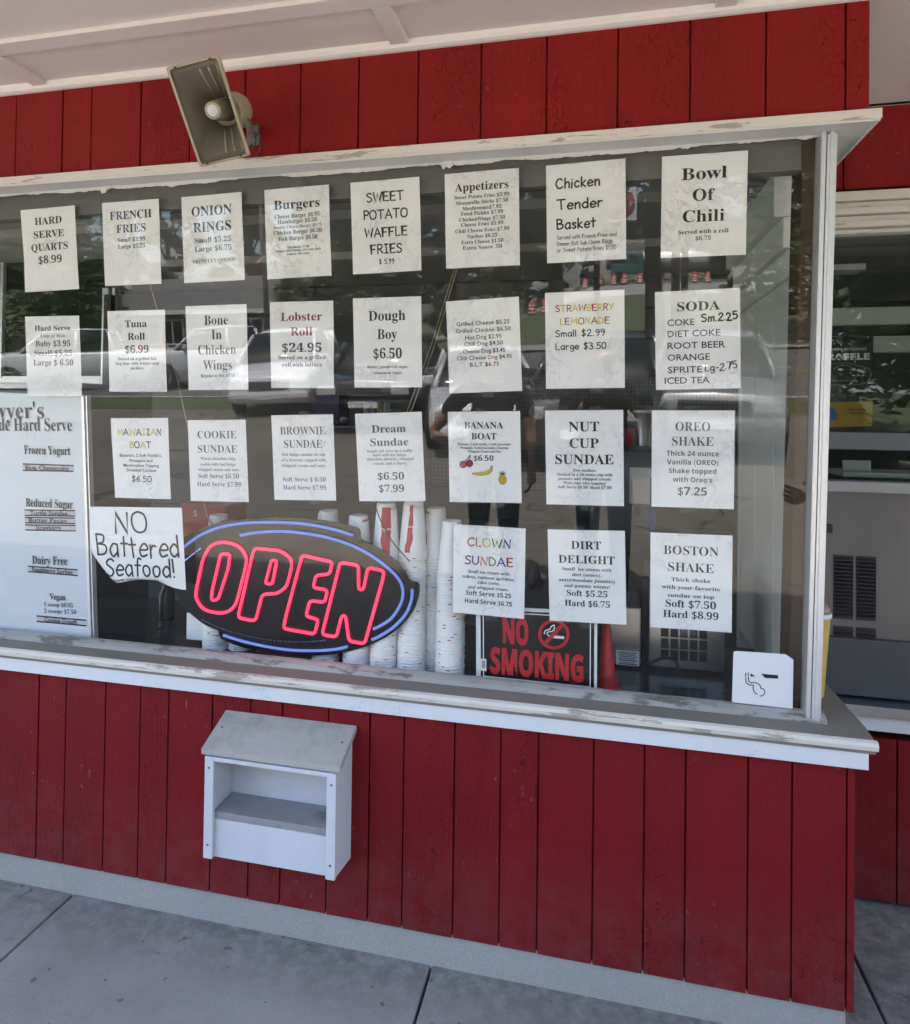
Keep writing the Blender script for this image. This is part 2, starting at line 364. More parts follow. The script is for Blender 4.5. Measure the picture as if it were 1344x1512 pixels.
# letter outlines, two characters per coordinate
_A = "!#$%&()*+,-./0123456789:;<=>?@ABCDEFGHIJKLMNOPQRSTUVWXYZ[]^_`abcdefghijklmnopqrstuvwxyz{|}~"
GLYPHS = {
'sA': '7A0&040&0O0B0T0W0b0k0|0~1H3V7n3r7m6N1Z6e1,6w0h700U7K0O7K043y043y0O4Z0Y4o0y4k114_1R4@2C1t2C1N1B1K1:1J111H1&1H0}1Z0Z260O2<0O2<04 2&2n402n3*5H',
'sB': '7J0L040L0N0x0U160e1D1%1H1S1H671F6^1@6y15701$7<0j7B0K7D0K7^3l7^5{766a5x674o4t486P3V7%2B6p1J6;0i5A0A4*04 324?3;4?4#4G4P4_4i5-4q5p4k6O4Y6y4:753f7=3I7:3;70346x326X 3n0X4I0b4o0~5%1R5-2=5#3)4f3X453s3I3|323|321:350y3?0g3P0[',
'sC': '7q4F0#3C0/2K0R1a1-1,1v0g2q0[3x0g4~1-5y1c6e2M7?3F7b4J7m597d657F6D7A6S7?6r7J7&7m7A7m7A587(586Z606$6q5?7=4S7K3%6U2T3u3+1H4g0W5G0`6&0x6`1B751x7Q1^620I',
'sD': '8>0R040R0N0z0T170a1C0z1G1H1G6?1B6q14720u7?0J7D0J7^3n7^5U7G6o6a7Y5P7q3w6s1.3x04 3o0X4i0l5I1I5l2M5x3y5H6K3p7<3P783=7.356t326O321D350}3=0h3O0]',
'sE': '7I0I040I0M0w0R160a1D0}1I1M1I671D6n16710w7?0L7D0L7^6e7^6e5I6M5I676=5i6p5$7/3}783a773M753@7/387#346n336T33463C463~4?4J4Y4e5+4v5p525p522.4u2.4m2e4`314J3N4/3b3f3l373o333o331=360z3A0i3V0a3{0^4c0b5@0o5o1(6:1I6[1v6w2S772S6j04',
'sF': '6m0K040K0N0x0V160g1D1(1H1V1H6@1C6n157-0u7<0I7D0I7^6]7^6]5I6D5I676$6!6P5c6p5;7)4b753z793`783M773@72387*336y326d32483>483y4A4E4[4a5-4p5r5/5r5/2.4q2.4b2z4F3N3y3h3<3q323q321Q34113;0u3G0c3[0W3z0Q4F0N4F04',
'sG': '8P4W0$3M002Q0Q1e1+1/1s0i2o0^3y0i5#1/5z1d6f2N7?3E7b4G7m5=7d687G6F7B6S7@6c7C6o7K6y7X7&7m7B7m7B577(576k5q6K6F6%6o5W725*7E4V7K3)6V2W3w2e2G3/1>3m0[4c0G570L5V0^5g0y5l1C5l2<5g2d5W2}593-4c324c3J8E3J8E327x3-7`2}7S2e7O2=7O0`6%03',
'sH': '8h0K040K0N0x0T160d1D1#1H1Q1H6F1C6p167.0w7=0L7D0L7^407^407D3l7@3S7:3C70396}346f326F324=5k4=5k6F5i6f5d6}5Z705J7:527@4m7D4m7^8O7^8O7D8#7=7f7/7X6q7T6F7T1Q7X1%7g0f8#0U8O0N8O044m044m0N5<0T5W0c5f0~5k1Q5k3m323m321Q371#3D0d3`0T400N4004',
'sI': '4L0H040H0N0t0V140e1D0~1I1I1I6R1E6y17740x7?0H7D0H7^447^447D3c7?3G74386y336R331L35103:0w3D0g3V0[3p0S460N4604',
'sJ': '5Y1|/.1N/21%/?0`/S0E/o05030/0V040w0D140[1C0w1H181C1O151_0{1d0^1a0G1W021N/}1K/s1V/[1v/S29/Y2M/k2W0,2Z0T2Z642X6X2R6t2G7+24781u7?1O7D1O7^5A7^5A7D4}7@4e794T7-4K6w4F6Z4D644D1^3j/h',
'sK': '8T0L040L0N0y0T170d1E1#1I1Q1I6F1D6p177/0x7>0M7D0M7^417^417D3m7@3T7:3D703:6}356f336F334#5K6>5k6d5u7%5`7=4z7D4z7^8/7^8/7D7~7D6}7&5o6+4[4q7j0z7|0g810Y8F0Q8b0N8b044k044k0N5!0N550O5B0Q5L0S5Z0]5_0h5X0{5D1;3L3b333J331Q381#3E0d3a0T410N4104',
'sL': '720K040K0N0x0T160d1D1#1H1Q1H6F1C6q16700w7>0L7D0L7^4<7^4<7D3u7B3Y7=3F733;7!346h326F321T3315370{3?0l3M0d3b0_4#0^4g0c5B0p5o1,691P6X2$6t2e732e6i04',
'sM': ':V0I040I0N0u0T150d1D1!1I1O1I6K1G6i1B6~18711(7;0l7A0J7D0J7^367^5E2R7T7^:=7^:=7D9p7<9V7-9H6o9C6E9C1X9E139J0u9T0c9d0W9z0Q:<0N:<046`046`0N7#0R7;0Y7K0e7U0w7Z137]1U7]6e4v044Z041w6U1w1P1|0}200a2M0S2{0N2{04',
'sN': '8;6k0#1y5w1y1N1}0~2/0c2I0T2w0N2w040O040O0N0o0Q1*0W190b1C0s1H1.1J1N1J6T0~7)0k7<0_7A0O7D0O7^2h7^6X2z6X6D6V6e6Q6|6G7/677:5|7@5Z7D5Z7^8%7^8%7D7V7>7<707/6p7+6C7+0#',
'sO': '8k4L0#3a0+2z0?2>0`1g1/1;1d0x2E0d3.0^3w0e4d0x5L1<6-1g6c2?722}7R3e7g4S7n5?7g6%7S6b73796e7d608(5N8;4f8B3w8;3-8(2E7d1d781/6`0`6!0?5:0+ 4R0F5x1;6G3w6;5K5t6U5:774K7K3%6V2V3w2c2G3+1=3e0[',
'sP': '7$0K040K0N0x0T160d1D1#1H1Q1H6F1C6p167.0w7=0L7D0L7^3b7^4u7W5b7F647+6V6c6m656t5[6d4j644.5A3c403U323U321Q371#3D0d3`0T400N4004 323z3O3z434&4^4@4t4o4|5W4v6@4c6p4?703f793L763=7.356{326d',
'sQ': '8k6E.>4N.j39032O0S1q1#1A1Z0{2>0e3*0^3w0e4d0x5L1<6-1g6c2?722}7R3e7g4S7n5?7g6%7S6b73796e7d608(5N8;4f8B3w822a7[1Y6h0g5Y046D/57M.s7o.v88.~8=.b7?.G 4S0F5y1;6H3w6<5K5t6U5:774K7K3%6V2V3w2c2G3,1=3e0[',
'sR': '7x0K040K0N0x0T160d1D1#1H1Q1H6F1C6p167.0w7=0L7D0L7^3g7^537R65716n6T7#5`6Y4S5B3q7:1#7J0j7Y0Z7j0Q8#0N8&0N8&045f043O3`323`321Q371#3D0d3`0T400N4004 324#3R4#4:4-4j4I5(4y515b4p6r3r793P763=7,356t326P',
'sS': '6W0u0#0u2j162j1T1f2#1!2]0W3H0J3|0R4G0k4`124h1_4S2>3s2m2q3?2$3m1L4@1-4w1!5[1*691=6k1]762*7T2Z7h367n3V7l3z7g4C7_4m7R4u7P4{7O5$7M5+7M5@7U5J7n5g7n5g5H5M5H5;5~4~6O4_6u4:763n7G3D7M2r7F2N72286o206H276#2J5c2k5I3<504A4_4x4A5F4!5d3_5w3;6%2q6)2D5}1d5g1/5A0`4k0@4-0,3A0$3(0%2k0(2Q0-29051~0=1m0B1`0E1W0F1I0D1@0?1:04140#',
'sT': '7-1c041c0N250S2R0c2b1#2g1Q2g7<2]7<1q711:6l0r640`5F0D5F0D7^6v7^6v5E6]5E6$6m4X7<4P7<4P1Q4U0~4e0b5$0S5U0N5U04',
'sU': '8949/}2y002(0`1U1Q1F2f1F6F1A6p147.0u7=0J7D0J7^4.7^4.7D3i7@3Q7:3@70366}326f306F302N381]3R1%3~0a4b0U6.1-6Z2l6Z6E6U6o6G7.6+7<5V7D5V7^7z7^7z7D7S7;7<7+706m7,6E7,316x1c6H0e5R02',
'sV': '743`/}0w6I0g6k0V7)0@7;/{7D/{7^3^7^3^7D357B2w7;2g7-2b6u2e6b2o6E4I2S5t6D5|6^5~6t5y7-5k7:5P7A5*7D5*7^7I7^7I7D7-7@6s746`6w6K6L3z/}',
'sW': ':42}0#0e6[0X6z0K73087?/y7D/y7^307^307D2q7A2^7:2S7.2O6v2R6^2Z6=3p2c5-5{4s6e4g7%4V774?7?3y7D3y7^7E7^7E7D6m7:6[6x6^6i6e6Q7z2v9%689/6X926p9.7*8~788i7@8I7D8I7^:G7^:G7D:.7;9w7*9h6l9Y6G7O0#740#5C593>0#',
'sX': '7u0E040E0N1(0a1`1<3C3Y1M6Q156t0|700f7?0L7D0I7D0I7^437^437D3y7D3M7;3>6}3B6l3O6T4R4x5L6>5a6a5g6{5U7:4}7D4}7^7b7^7b7D7]7D737>6k7-6H6j6$6>4k4R6z1.700q7A0^7R0R7g0N7k0N7k044+044+0N420N4h0W4y0r4s1.4b1O3[332K1Q2<16270x2J0X3%0N3%04',
'sY': '711q041q0N2A0T2[0d2j1#2n1Q2n3-0z6R0a6|0I760?7;057?0+7B/|7C/|7^3W7^3W7C3F7C3.7A2w7;2k702g7!2j6o2s6Y4:3t5^635o6V5u6r5b785)7C5#7C5#7^7E7^7E7C7-7=6t7/6a6v6L6Y4W3R4W1Q4]1#4j0d5)0T5U0N5U04',
'sZ': '7I0R040R0D4d773c773%732Q7)2*6p1f6Q1K6#145D0w5D1.7^6p7^6p7K2c0`4,0`5.0l5v146N1s6q2s7.2s6q04',
'sa': '5n4C0$3e063M0i2`071h0&190/0q0E0Z0h0R170c1t182I2/2s3K3>3K4/3G4S394n2~4|2Z5$2)4y1u4a1y4W2&4F2243253|203d1~3P1h3C1L3?103D0x3R0j3h0f4(0l4I0~4h1@5#1g572:5C2p5G3p5=4P4|4r4I4}3]4}164~0}5#0p5)0j520h5=0k5J0s5W0^5!03 2`0g2p0j3%0r391#3K173K2{2L2L2.1V2:0z',
'sb': '6+0u0!0u6T0s6|0l750[7@0@7E0@7^2L7^2L4h3(583m5G4C5@4p5*584d5S455e3Y5k2v5d2-5N1I5,0p4Z0G4!0-3A0$2Z031v0_1(0! 330I3a0V3}0~401g452m403b3|4>3`4_354j2{4f2f4Z2U4G2L402L1?2^0^',
'sc': '4~2g0$200-1Z0D110j0m1>0X1y0Q2^0Y3G0q4)194[1i5&2D5@3&5H3h5@4=5)4[4b4f454b3x4U3e4A3W4(3S3V3e3G4=3G4E3H4M3I4U3I4]3?4z2{5&2:4Y2$3:2.252J1K2w0|3S0n4,0z4]1D4q133w0?',
'sd': '692N0$1y0-1M0D1(0i0i1<0W1v0Q2Y0W3F0k4*1,4^1R5(2$5?2W5G3<593p4j3p6h3l7%3`783J7A3)7E3)7^5H7^5H1I5J1*5Q0r5`0e5|0^5|0D5!0<3p0$3p0o3;07 2~0_390d3P0s3d1-3p1J3p403h4G3V4Z3@4g3%4k2Y4`2@4<223[2-2c221l2?102X0j',
'se': '5-2d0$2,0-1W0D1/0i0l1?0X1}0Q2i0X3O0m4.114_1[5(215?2i5G3Z594;4j4a4$4n3$4n2v2,2v2L1F3L0t4)1(4Z1Y4q1E3w0D 2+3A3O3A3O3d3L4?3C4f304|2o5&2<4`2+3R',
'sf': '3b0J040J0L0a0O0p0U0y0^1!0i1%0}1&1F1&4e0L4e0L5;1&5;1&5|136g1W7@257a3%7l3_7e4-7O4G7/4P6f4L6I4?644,6&3r6!3Y6&3F623:6B366X396n3B7)3D7-3G723H773I7;3C7G3/7K2r7F2d772]6z2Z6W2Z5;3R5;3R4e2Z4e2Z1:2_0q2j0Z3$0O3L0L3L04',
'sg': '5T2W-u1^-|0|.50V.U0I.|0^/K1?/j0i030W0b0_1)0t1G1<1d1r1~0t2_0U3`0]400p4W134w1]53215B2i5G3G5B4!525E525E4W4W4W4r4*4{3R4u3)4d2`4H2A4#2*3T1x3!1s2t1s2i1t2]1u2Q1u291q2%1g1t1V1p1C2!1*2P0~3(0~3p0{4J0q4r0`500G5>0%5C/X53.t4_.B3j.! 2i273+2?3?2W3I3#3L3^3I4;3?4d3+4{2i5&2J4{274d2,4;2(3^2,3#272W2J2? 2n.=4*.P4P/-4K/C4;/Q3|/Y3T/]1j/]1O/B1F/!1N.f1g.P23.B',
'sh': '6I0O040O0L0i0P0x0Z1#0m1&1,1&6e1$7#0y760j7A0P7F0P7^2Z7^2Z4U3?54425G594{5Y3_5Y1,5]0m5d0[5s0P6/0L6/043P043P0L3W0L3x0[4%1,4%3g4#4/3y4H3k4W3Q4]3$4O2Z4%2Z1,2]0m2e0[2s0P3/0L3/04',
'si': '3J1p6-1R621:6C1)6[1#6y1)7;1:7S1R7e1p7j217e2J7S2Z7;2`6y2Z6[2I6C2162 0O040O0L0i0Q0y0Z1#0l1&1,1&4?1$4_0{4q0l4z0R4~0S5;2[5;2[1,2^0n2e0[2s0Q3/0L3/04',
'sj': '3[1x6/1Z641B6D116^1,6{127=1B7U1Z7g1x7l2:7g2R7U2d7=2i6{2d6^2R6E2:65 0j-u0E-x0#.&/d.7/N.M/@.g/</&/@/@/L/S/a/a/z/e06/a0J/U0W/C0[/-0X.y0P.i0G.Y0D.Q0L.A0c.<0~.B10.U16.t18/?184<154]1,4q0v4{0U5!0U5;2l5;2l/p2`.~2;.E1[.#',
'sk': '6(0N040N0L0i0Q0y0[1#0m1&1,1&6c1$7#0{770m7@0R7E0S7^2Z7^2Z2z3v494-4Q434g4%4x3Z4~3U4~3U5;5p5;5p4~584p4b4K3o3Z5q0h6*0S6B0L6B043^043^0L3g0L4#0R4,0d4)0p3}0~2q2Y2Z2F2Z1,2]0n2e0[2s0Q3/0L3/04',
'sl': '3L0O040O0L0i0Q0y0Z1#0l1&1,1&6c1$7!0{760m7A0R7E0R7^2[7^2[1,2^0n2e0[2s0Q3/0L3/04',
'sm': '9:0O040O0L0i0P0x0Z1#0m1&1,1&4A1$4]0y4p0j4{0P5!0P5;2X5;2X4R3;534)5G4|525J4M60527$5G8*4{8J3_8J1,8L0m8T0[8c0P8{0L8{046D046D0L6]0P6k0[6s0n6u1,6u3g6s4/6l4H6^4W6D4]5v4O5P4)5P1,5R0n5Z0[5i0P6#0L6#043L043L0L3e0P3s0[3{0n3}1,3}3g3{4.3t4H3f4W3L4]2}4O2X4%2X1,2Z0n2b0]2p0Q3+0L3+04',
'sn': '6I0O040O0L0i0P0x0Z1#0m1&1,1&4A1$4]0y4p0j4{0P5!0P5;2Z5;2Z4V3>54425G594{5Y3_5Y1,5]0m5d0[5s0P6/0L6/043P043P0L3W0L3x0[4%1,4%3g4#4/3y4H3k4W3Q4]3$4O2Z4%2Z1,2]0m2e0[2s0P3/0L3/04',
'so': '5c2z0$2;0-1a0E130l0m1B0W1}0P2d0W3K0m4,134^1a5(2;5?2y5G3Z5?455(4c4_5)4-5>3M5E2d5>1{5)1?4c0j460D3[0- 2z0E3B0O3Z0o3c1-3h1R3j2(3k2d3g3w3X4[3A4|2z5*2T4|2=4[203v2,2e2-2(201S251-2=0o2U0O',
'sp': '6;0N-w0N.20c.50q.;0z.F1#.T1%.j1&/01&421$4X0z4o0l4z0Q5#0Q5;2S5;2S4O3/533{5H4Q5@4}5)5E4`5a405q3Q5w2m5q2&5`1E5C0m4{0F4M0-3v0$33052Z0e2Z/92].r2a.W2j.E2x.;3/.53I.33I-w 3F0_3n0k4,114;1n4@2e4<3Y4/493s4[3K4g2}4V2Z4%2Z1?2x0n',
'sq': '603&-w3&.33L.73c.@3m.R3q.o3q0`39042Q0%1{0-1N0C1*0g0j190X1q0R2T0Y3A0p4$164Z1e5&2>5@2|5H3d5:4G4l595J5I5J5I.o5L.S5S.A5c.75}.35}-w 3-0a3C0e3X0p3i1%3q1=3q4/3a4l3.5#2_4t2A4M213h2,2g211n2A132^0m',
'sr': '4u0O040O0L0i0Q0y0Z1#0l1&1,1&4?1$4_0z4r0l4z0R4~0S5;2W5;2W4?2t4j3:5.3]5A4!5G4H5B4c524s4u4x4T4t4:4g4$4R3t493o3~3r3o3|3c4-3W4<3K4G3<4K3(4D2p402b3k2]3A2]1,2a0l2l0Z3$0P3I0L3I04',
'ss': '4v2`0$230+1Z0=1Q0@1F0A120;1$0&0j0&0j1w1(1w1;1>1Z0o2$0S2O0J2q0N3-0]3<0q3A10341V2g1v1y2?1K2[1*2{0s3C0l3l0v4J1:4z1l5>2P5H2b5G2v5D315>3K573P563V553[533a533p583{5H435H433n3x3n3d4B3H4f3%4{2]5%2@4~2+4s1z4a1v4J1z442*3~2=3n2X3_3@3=3m2~402a4A2;4G1g4<1%3x0O3D0/',
'st': '3x260%1_0-1;0D1(0j0}1C0}4h0R4h0R5+1.5b1]682$6d2>7.2U7.2U5;3X5;3X4h2U4h2U1S2W182^1$2h0u2y0q3=0~3V1H3o1;320B',
'su': '6@2A0$1b0/1:0N1#1#0y1j0y490w4W0p4n0`4z0E5!0E5;2Q5;2Q1G2T102`0z2p0n3*0j3T0u3x1;3x493u4Y3m4o3[4{3=5!3=5;5O5;5O1A5R1$5Z0o5k0f6*0a6*0G5+0?3x0$3x0q3[0Q38092m0*',
'sv': '552R0$0n490b4U0U4l0F4y004~005;2s5;2s5!2g5!2H4x2>4d2?4^2@4W36244&4@4-4R4/4^3}4w3R5!3R5;535;535#4w4w4g4h4Y4Q4K422m0$',
'sw': '7>240$0M4R0F4d0=4q024y0#4~0#5;2L5;2L4~2;4|204x2*4p2(4d2)4]2*4T2-4J204@2w2;3^4%3N4T3F4j3=4w314}2y5#2y5;5N5;5N4~5/4w5$4d5$4_5%4Y5&4S5(4N5b2P6K4E6P4U6R4c6O4o6H4w694|6#5#6#5;7N5;7N5#7<4|704q7%4_6x4H520$4w0$3p3H2N0$',
'sx': '5H0;040;0J0h0a151-252I0u4P0X4q0:4~0:5;2z5;2z5!2Z4z2O4j2R4^2]4K343U3q4F3}4X4$4h3~4s3v4y3g4}3N5!3N5;5<5;5<5%4n4n4B4B3J354{0k5(0_500T5:0N5H0K5H042f042f0L2z0M3,0Q340W370b330u3$112K2(1k141]0z1W0h1c0Q2(0J2-0J2-04',
'sy': '5,1&-u0`-{0C.000.K0*.n0./*0;/@0O/O0j/T1%/P18/F1D/41H.z1H.v1H.r1G.n1G.i1L.[1Y.W1m.a2(.}24/52?/M2G/i2O0-0k4=0b4R0Y4c0Q4n0K4u0@4|0/4~0-4~0-5;2p5;2p4~2W4|2H4x2@4p2=4b2>4]2?4U2A4N2D4F372/3{4/4#4>4(4K4)4V4*4a4&4o3z4x3i4}3Q4~3Q5;5+5;5+4~4t4y4f4k4X4R4J412p/l2V/.2?.[2%.<1h.&1J-y',
'sz': '4}0G040G0I2y4u2=4u1i4o1E4^1,4<0v3f0[3f0d5;4b5;4b4z290Y2b0Y3C0a3p0v431@4K1z4d1z4W04',
's0': '6A3;0*2D061a0X12140o2!0]2~0V4/0]5<0o6:127(1a7_2E8$3<80408$4o7_5A7(5b6:5u5;5{4.5u2}5b2!5A144n0X4/05 3;0l3j1#4)1a462f4:4.465R4)6V3k763<7J2j762M6V2@5R2;4.2@2f2M1a2i1#',
's1': '6A1:041:0j210j2H0n2W0x2a102d1O2d6~2?6S1{621[5x1=5q1&5v0p6)0c6A0_6`1!6j1G6x1p712B7Q3-8*4B8*4B1O4E144L0{4[0n4v0j5l0j5l04',
's2': '6A0W040W1@252}2m3]39453U4e3h563r5e3u6;3p6m3`743F7G3%7N2V7C2:7!2*6G2$5W1L5^1#5o0e610[6`0b7&0u7G177d1c7z2>8+3%804.8$4w7`5F7*5U6@5R5z5I5W58554{4k4X4@4+3l3N322e2K1[1G431G4P1L4i1Y4|1p5+21532P5o2P5j04',
's3': '6A2r0*2-0.1R0;1(0O0h0i0V1)0P1G0V1j0k2%1*251J2:1S1^1m15280y2k0q3/0t3L0~3f143z1O4+1v4/2M4$3%3c3P313m2J3v1h3v1h4X2N4X3+4c3S5%3k5T3s653n6f3^7/3C7F2{7N2Z7H2D78246z2+6Y2%642#5j1H5o0{6#0b6?0X6h0g7=157g1{8&3#804)8$4s7b5F7-5U6C5J5a5)5.4S4b3s4E4?4;4i4+533o5R3O5h3$5o2L5i1p5X1A5=0w4w0Y4M0C3{053I0-',
's4': '6A2204220j2N0j2o0m3-0w3?103E1V3E280A280A2v3L8%4}8%4}2{6.2{6.284}284}1V5&10590w5T0m5t0j6$0j6$04 1,2{3E2{3E4t3E5F3G5x3I6N3L6~3F6p3=6^326H3%632u5y2j5e2`5T2X5H',
's5': '6A2t0*200.1V0<1/0O0q0j0b1*0]1H0c1h0s1}112.1Q221T1r1]1U1j1;2!1&2?0v2e0q3)0u3F1#3`173t1U4$2#4)2Z3|3@3b3p364/2W4824471t431[4-1C4%0q48158%5C8%5H6%4k6%4c6H4^6X4U6e4H6m446o1v6o1f4l1z4r2:4w2Y4z2y4{4+4n4}4E5V3^5h2Z5b1z5P1H540|4n0^4D0F3t063E0-',
's6': '6A3H0*2_031}0O1J0~1$1e0j2_0b3n0f4c0s5R1-6:1L6u1u7H2J7n3)8(3n804L8,4{7}5@7k5W7S5e795i6y5b6[5M6B5(604K6*4J6H4F6g4>7%427=3}7K3e7P3/7?2b6h2E5o284Y2O4g2o4t384|3h5!4_4q5C4H5l3b5z2f5k1`5?0n4Q0; 3K0m3n0w4-194=1m4C2[4=3F4+3x3i483B4A3%4=2e422I3~283m2A2K2Y1R2}0}',
's7': '6A2!044x6p2%6p1X6c1G6<1A5f0a5f0f8%5|8%5|7P2y04',
's8': '6A340*2C001b0D120c0m1/0X1]0R240]2p0|3C1N3j2/411U4V1.5$0r5U0j600p6_1#7.1A7S1n7r2N8*3@804B8#5*7Z5R6}5`675V5]5;534l4m434K5$3{5X3L5v2v6!2;5n1B5;0`4E07 3Q4n3r5)4,5E485i4<69496U426q4$7-3o7@3V7M3:7Q2r7I2V712F6i2@6<2G5j2]5G3!5+ 390d3h0m401+4F1S4N2*4E2W4,2}3Y3B2s3e2S3K2:3,2)2a2!202+1V2B1-2g0m',
's9': '6A2b0*2+0.1]0;1=0M1(0f0x1$0t1@0w1T1#1f131s1I1z1[1P1t1-2:0r2g0j3p1W4=3{4#3`3`3J383;2f361s3C133l0f4Q0W5O0_680s6t197H1h7n2D8(3+803q8&4Q7i5(7;5O6V5h5]5p4L5l3W5`2i5J2#5-1D4a0o4/0I3M02 354!3V4(3r464,4K4=4g455z3|6k3[7:317H2g7=2J6z286D225U2J4F',
's$': '605C6g4W733e7F3e7k2n7k2n7F1?6e0i5E1;4<2n3L2n1*1c1O0h240h0r1i0B2n0+2n.u3e.u3e0+570p5d2.533J3e493e6I4Z6*5C5U 2n4T2)4{1p5R2-6-2n6I 3e3)4K2[4_2%4I1J3e1+',
's.': '2Y1F1H0x160f0h0x0=1F0+1q0=2&0h1q16',
's,': '2Y0p.u1m/T2.0N1w1:1B1T0t1D0c0w0q0N180>16/^0p/,',
's!': '321(611)5P1.4}1G3+1Q2V1a2G1p2V1z3+274}2<5P2=612/7E1a7k167E 1b1H17161$0h170=1b0+200=2B0h2016',
's"': '4*2p5;3>5;3U6j3U8(2X8(2X6j 0|5;1J5;1b6j1b8(0e8(0e6j',
"s'": '2:0~5;1L5;1d6j1d8(0g8(0g6j',
's*': '4j2/5o2,5e2.5Y0f5-0E4t0C4O0d4?1*4O245L2=5E2G5@2.3t203L2N392m3M2p3t2V5@2a5D2k5J3t4N4:4=4Z4M4X4s495,2s5W2t5e2s5o496>4Y6S4[6x4;7-3u6x2l5|2c6(2W6,2q7S2o7{2P82227z2/7S2H6,2>6(245}1+6y0d7.0D6z0F6U0f6?',
's(': '3g2$2g2I5P3Z7n3$7n1M5O0u2g1M/~3$-`3Z-`2I/~',
's)': '3g1v2g1Q/}0@-`0v-`2M/~3%2g2M5O0v7n0@7n1Q5P',
's-': '3g3>3.0]3.0]2,3>2,',
'bA': '7j04042{8)4~8)7j045}045H2(2U2(1}04 2|3L5#3L4J5<4D5O4>5h466%4.6A4&6Z3}6q3w6Z3p6?3g5~3`5c3X5K3S5<',
'bB': '7W1304138%3[8%5!7x5~7Y6Y6~6l6&6e5J6O4w6,4T5X4C5X4>5{446>4$6X3k6m3L6z3$6~2M6m1R670l5?0B4-04 2p4x3m4x4I4}4n515$5K5+5o5#664i6N4A6]3e6a2p6a 2p1V3x1V4V1^4|1r54245;2]543$4|3B4T3T3s3Z2p3Z',
'bC': '744C0*3:052D0X1a13151~0x2|0o4,0y571:651k7#2Q7]3H8#4Q805+8-5b8!6:7o6m7Y6;695o6K5F6Z4y6f4Q6i3`6X3&6&2a552T4+2`2}3#213[1^4Q1M4~1P5N1W5|1d6Q1t6Q0O5~0>5O034z0,',
'bD': '8@1304138%3^8%4l7x5k7Y6X7(746?7V5C7b447G2K6V15550K3G04 2p1V3U1V5C265{405n5<5F6)4b6R3f6a2p6a',
'bE': '6B1304138%5c8%5c6a2p6a2p4z5P4z5P3X2p3X2p1V5c1V5c04',
'bF': '671304138%5a8%5a6a2n6a2n4_5N4_5N3=2n3=2n04',
'bG': '804N0*2x0B1j1-1)2F0o4.0z5<1?6:1u7(2c7_3d8$4x805U8-618#6f7r7:7`6d6A6@6Q5t6^5H6f4w6i486a3`6J346%2p5Q2[4q2T4+2Y3D2h2f3$253H1m3x1U4X1M4w1N541P5I1S5^1W5^364136414Y7;4Y7;0S6^0B5~055<0-',
'bH': '8Y1304138%2p8%2p4{5z4{5z8%7Z8%7Z045z045z3W2p3W2p04',
'bI': '4M0T040T1/1P1W1P6_0T7+0T8%4-8%4-7+316_311W4-1/4-04',
'bK': '7O1304138%2p8%2p4K2~4a314w3@503P5D5[8%7M8%4f4V7O045Y043T3P2p2~2p04',
'bL': '6G1304138%2p8%2p1V6$1V6$04',
'bM': ':U1304138%3K8%5>2%5A2%7>8%9V8%9V048#048#3v8#4?8%4i8&588)5b8*6(8+6A8&6A6$044P042Z6B2V6B2X6)2Z5b2]582_4h2`4;2`3p2`04',
'bN': '9.1304138%3<8%6b216e216b2d6`396_3k6^4@6^8%8/8%8/046$042Z6.2V6.2Z5V2^5!2_4K2`3t2`04',
'bO': '8y4V0*3G062M0X1g14182!0x2~0o4/0x5<186:1g7(2M7`3G8%4W815g8%6a7`7F7(7v6:855;8>4.852}7v2!7F146a0X5g05 4V1N5N1_6+246K3$6U4.6K586+6)5O6Y4W6j3`6Y3&6)2c582W4.2c3$3&243`1_',
'bP': '7+1304138%3b8%4~7s5v7F6I6Z6Y5X6R4x6?4?5x3i5D3B4W3)3U2}2p2}2p04 2p4B3F4B4#4H4Q4]4n4~4w5S4X6F3Y6a2p6a',
'bR': '7K1304138%3M8%4r7u5p7L6H6e6Y5b6T536G4h614E5r4)5Q3m5/3Z7K045Y043f352p352p04 2p4U3E4U4*4[4V4o4o524w5^4n6.4T6K4&6[3B6a2p6a',
'bS': '692w0*1g050c0U0c2,1;1s1r1`2L1Q3&1L3W1Q3x1c4-1{432=4)2b3g3!393=2_3W2D3d2(3t1h4*1L4A134^0|4~0o5I0k5w0{6q1P7V2B8!3K804&8-4[8!537o5j7Y586>4f6P4;6^3p6f3F6i2|6d2`6T2N6=2H5|2Q5Y2k5?395&3u4e4L4J4x4/5>3l5W3G5h2y5m2D5[1J5(0d4008',
'bT': '6U2T042T6_0H6_0H8%6A8%6A6_456_4504',
'bV': '7A2q04048%1s8%3B3D3G343N2x3U2X3^293e1w3i1^3m1w3t293{2X4&2x4.34423D5_8%7A8%4`04',
'bU': '8P4?0*2y0<1y0s1A1m1.2}1.8%2k8%2k382t2H331s3a1W4C1N5(1X5T1v5n2L5v395v8%7V8%7V2{7N24761P6i0v6/0M5?03',
'bW': ':n2404048%1o8%2o3h2u3M2|3-3&2f3-2B321~361c3:1~3?2C3E2e3L3+3R3G3W3^4e8%6=8%7J3^7O3H7V3+7]2e7c2B7h1~7l1c7p1~7u2C7{2f8&3-8-3M833h938%:n8%8n046x045r4?5o4M5k4a5f4x5a555Z5N5V5h5S5|5P605N5|5K5h5F5O5A565<4y574b534M5/4>4*04',
'ba': '6o2Q0*1j05130U0k1/0_1}0n2n1@3G213h3A3u4E3x4E444?4Y4/4t3p5&3K5,3#5)2X4}224p1h4`165j1e6!2=622t6<3Q6?4W635D5l5p5.6!446!044r044T1!4P1!4,0X3b0>330/ 3.1<3Z1C4#1Y4=1|4E2N4E2|3g2z3)2s2^2`2H2C2A1|2F1_2U1K2m1@',
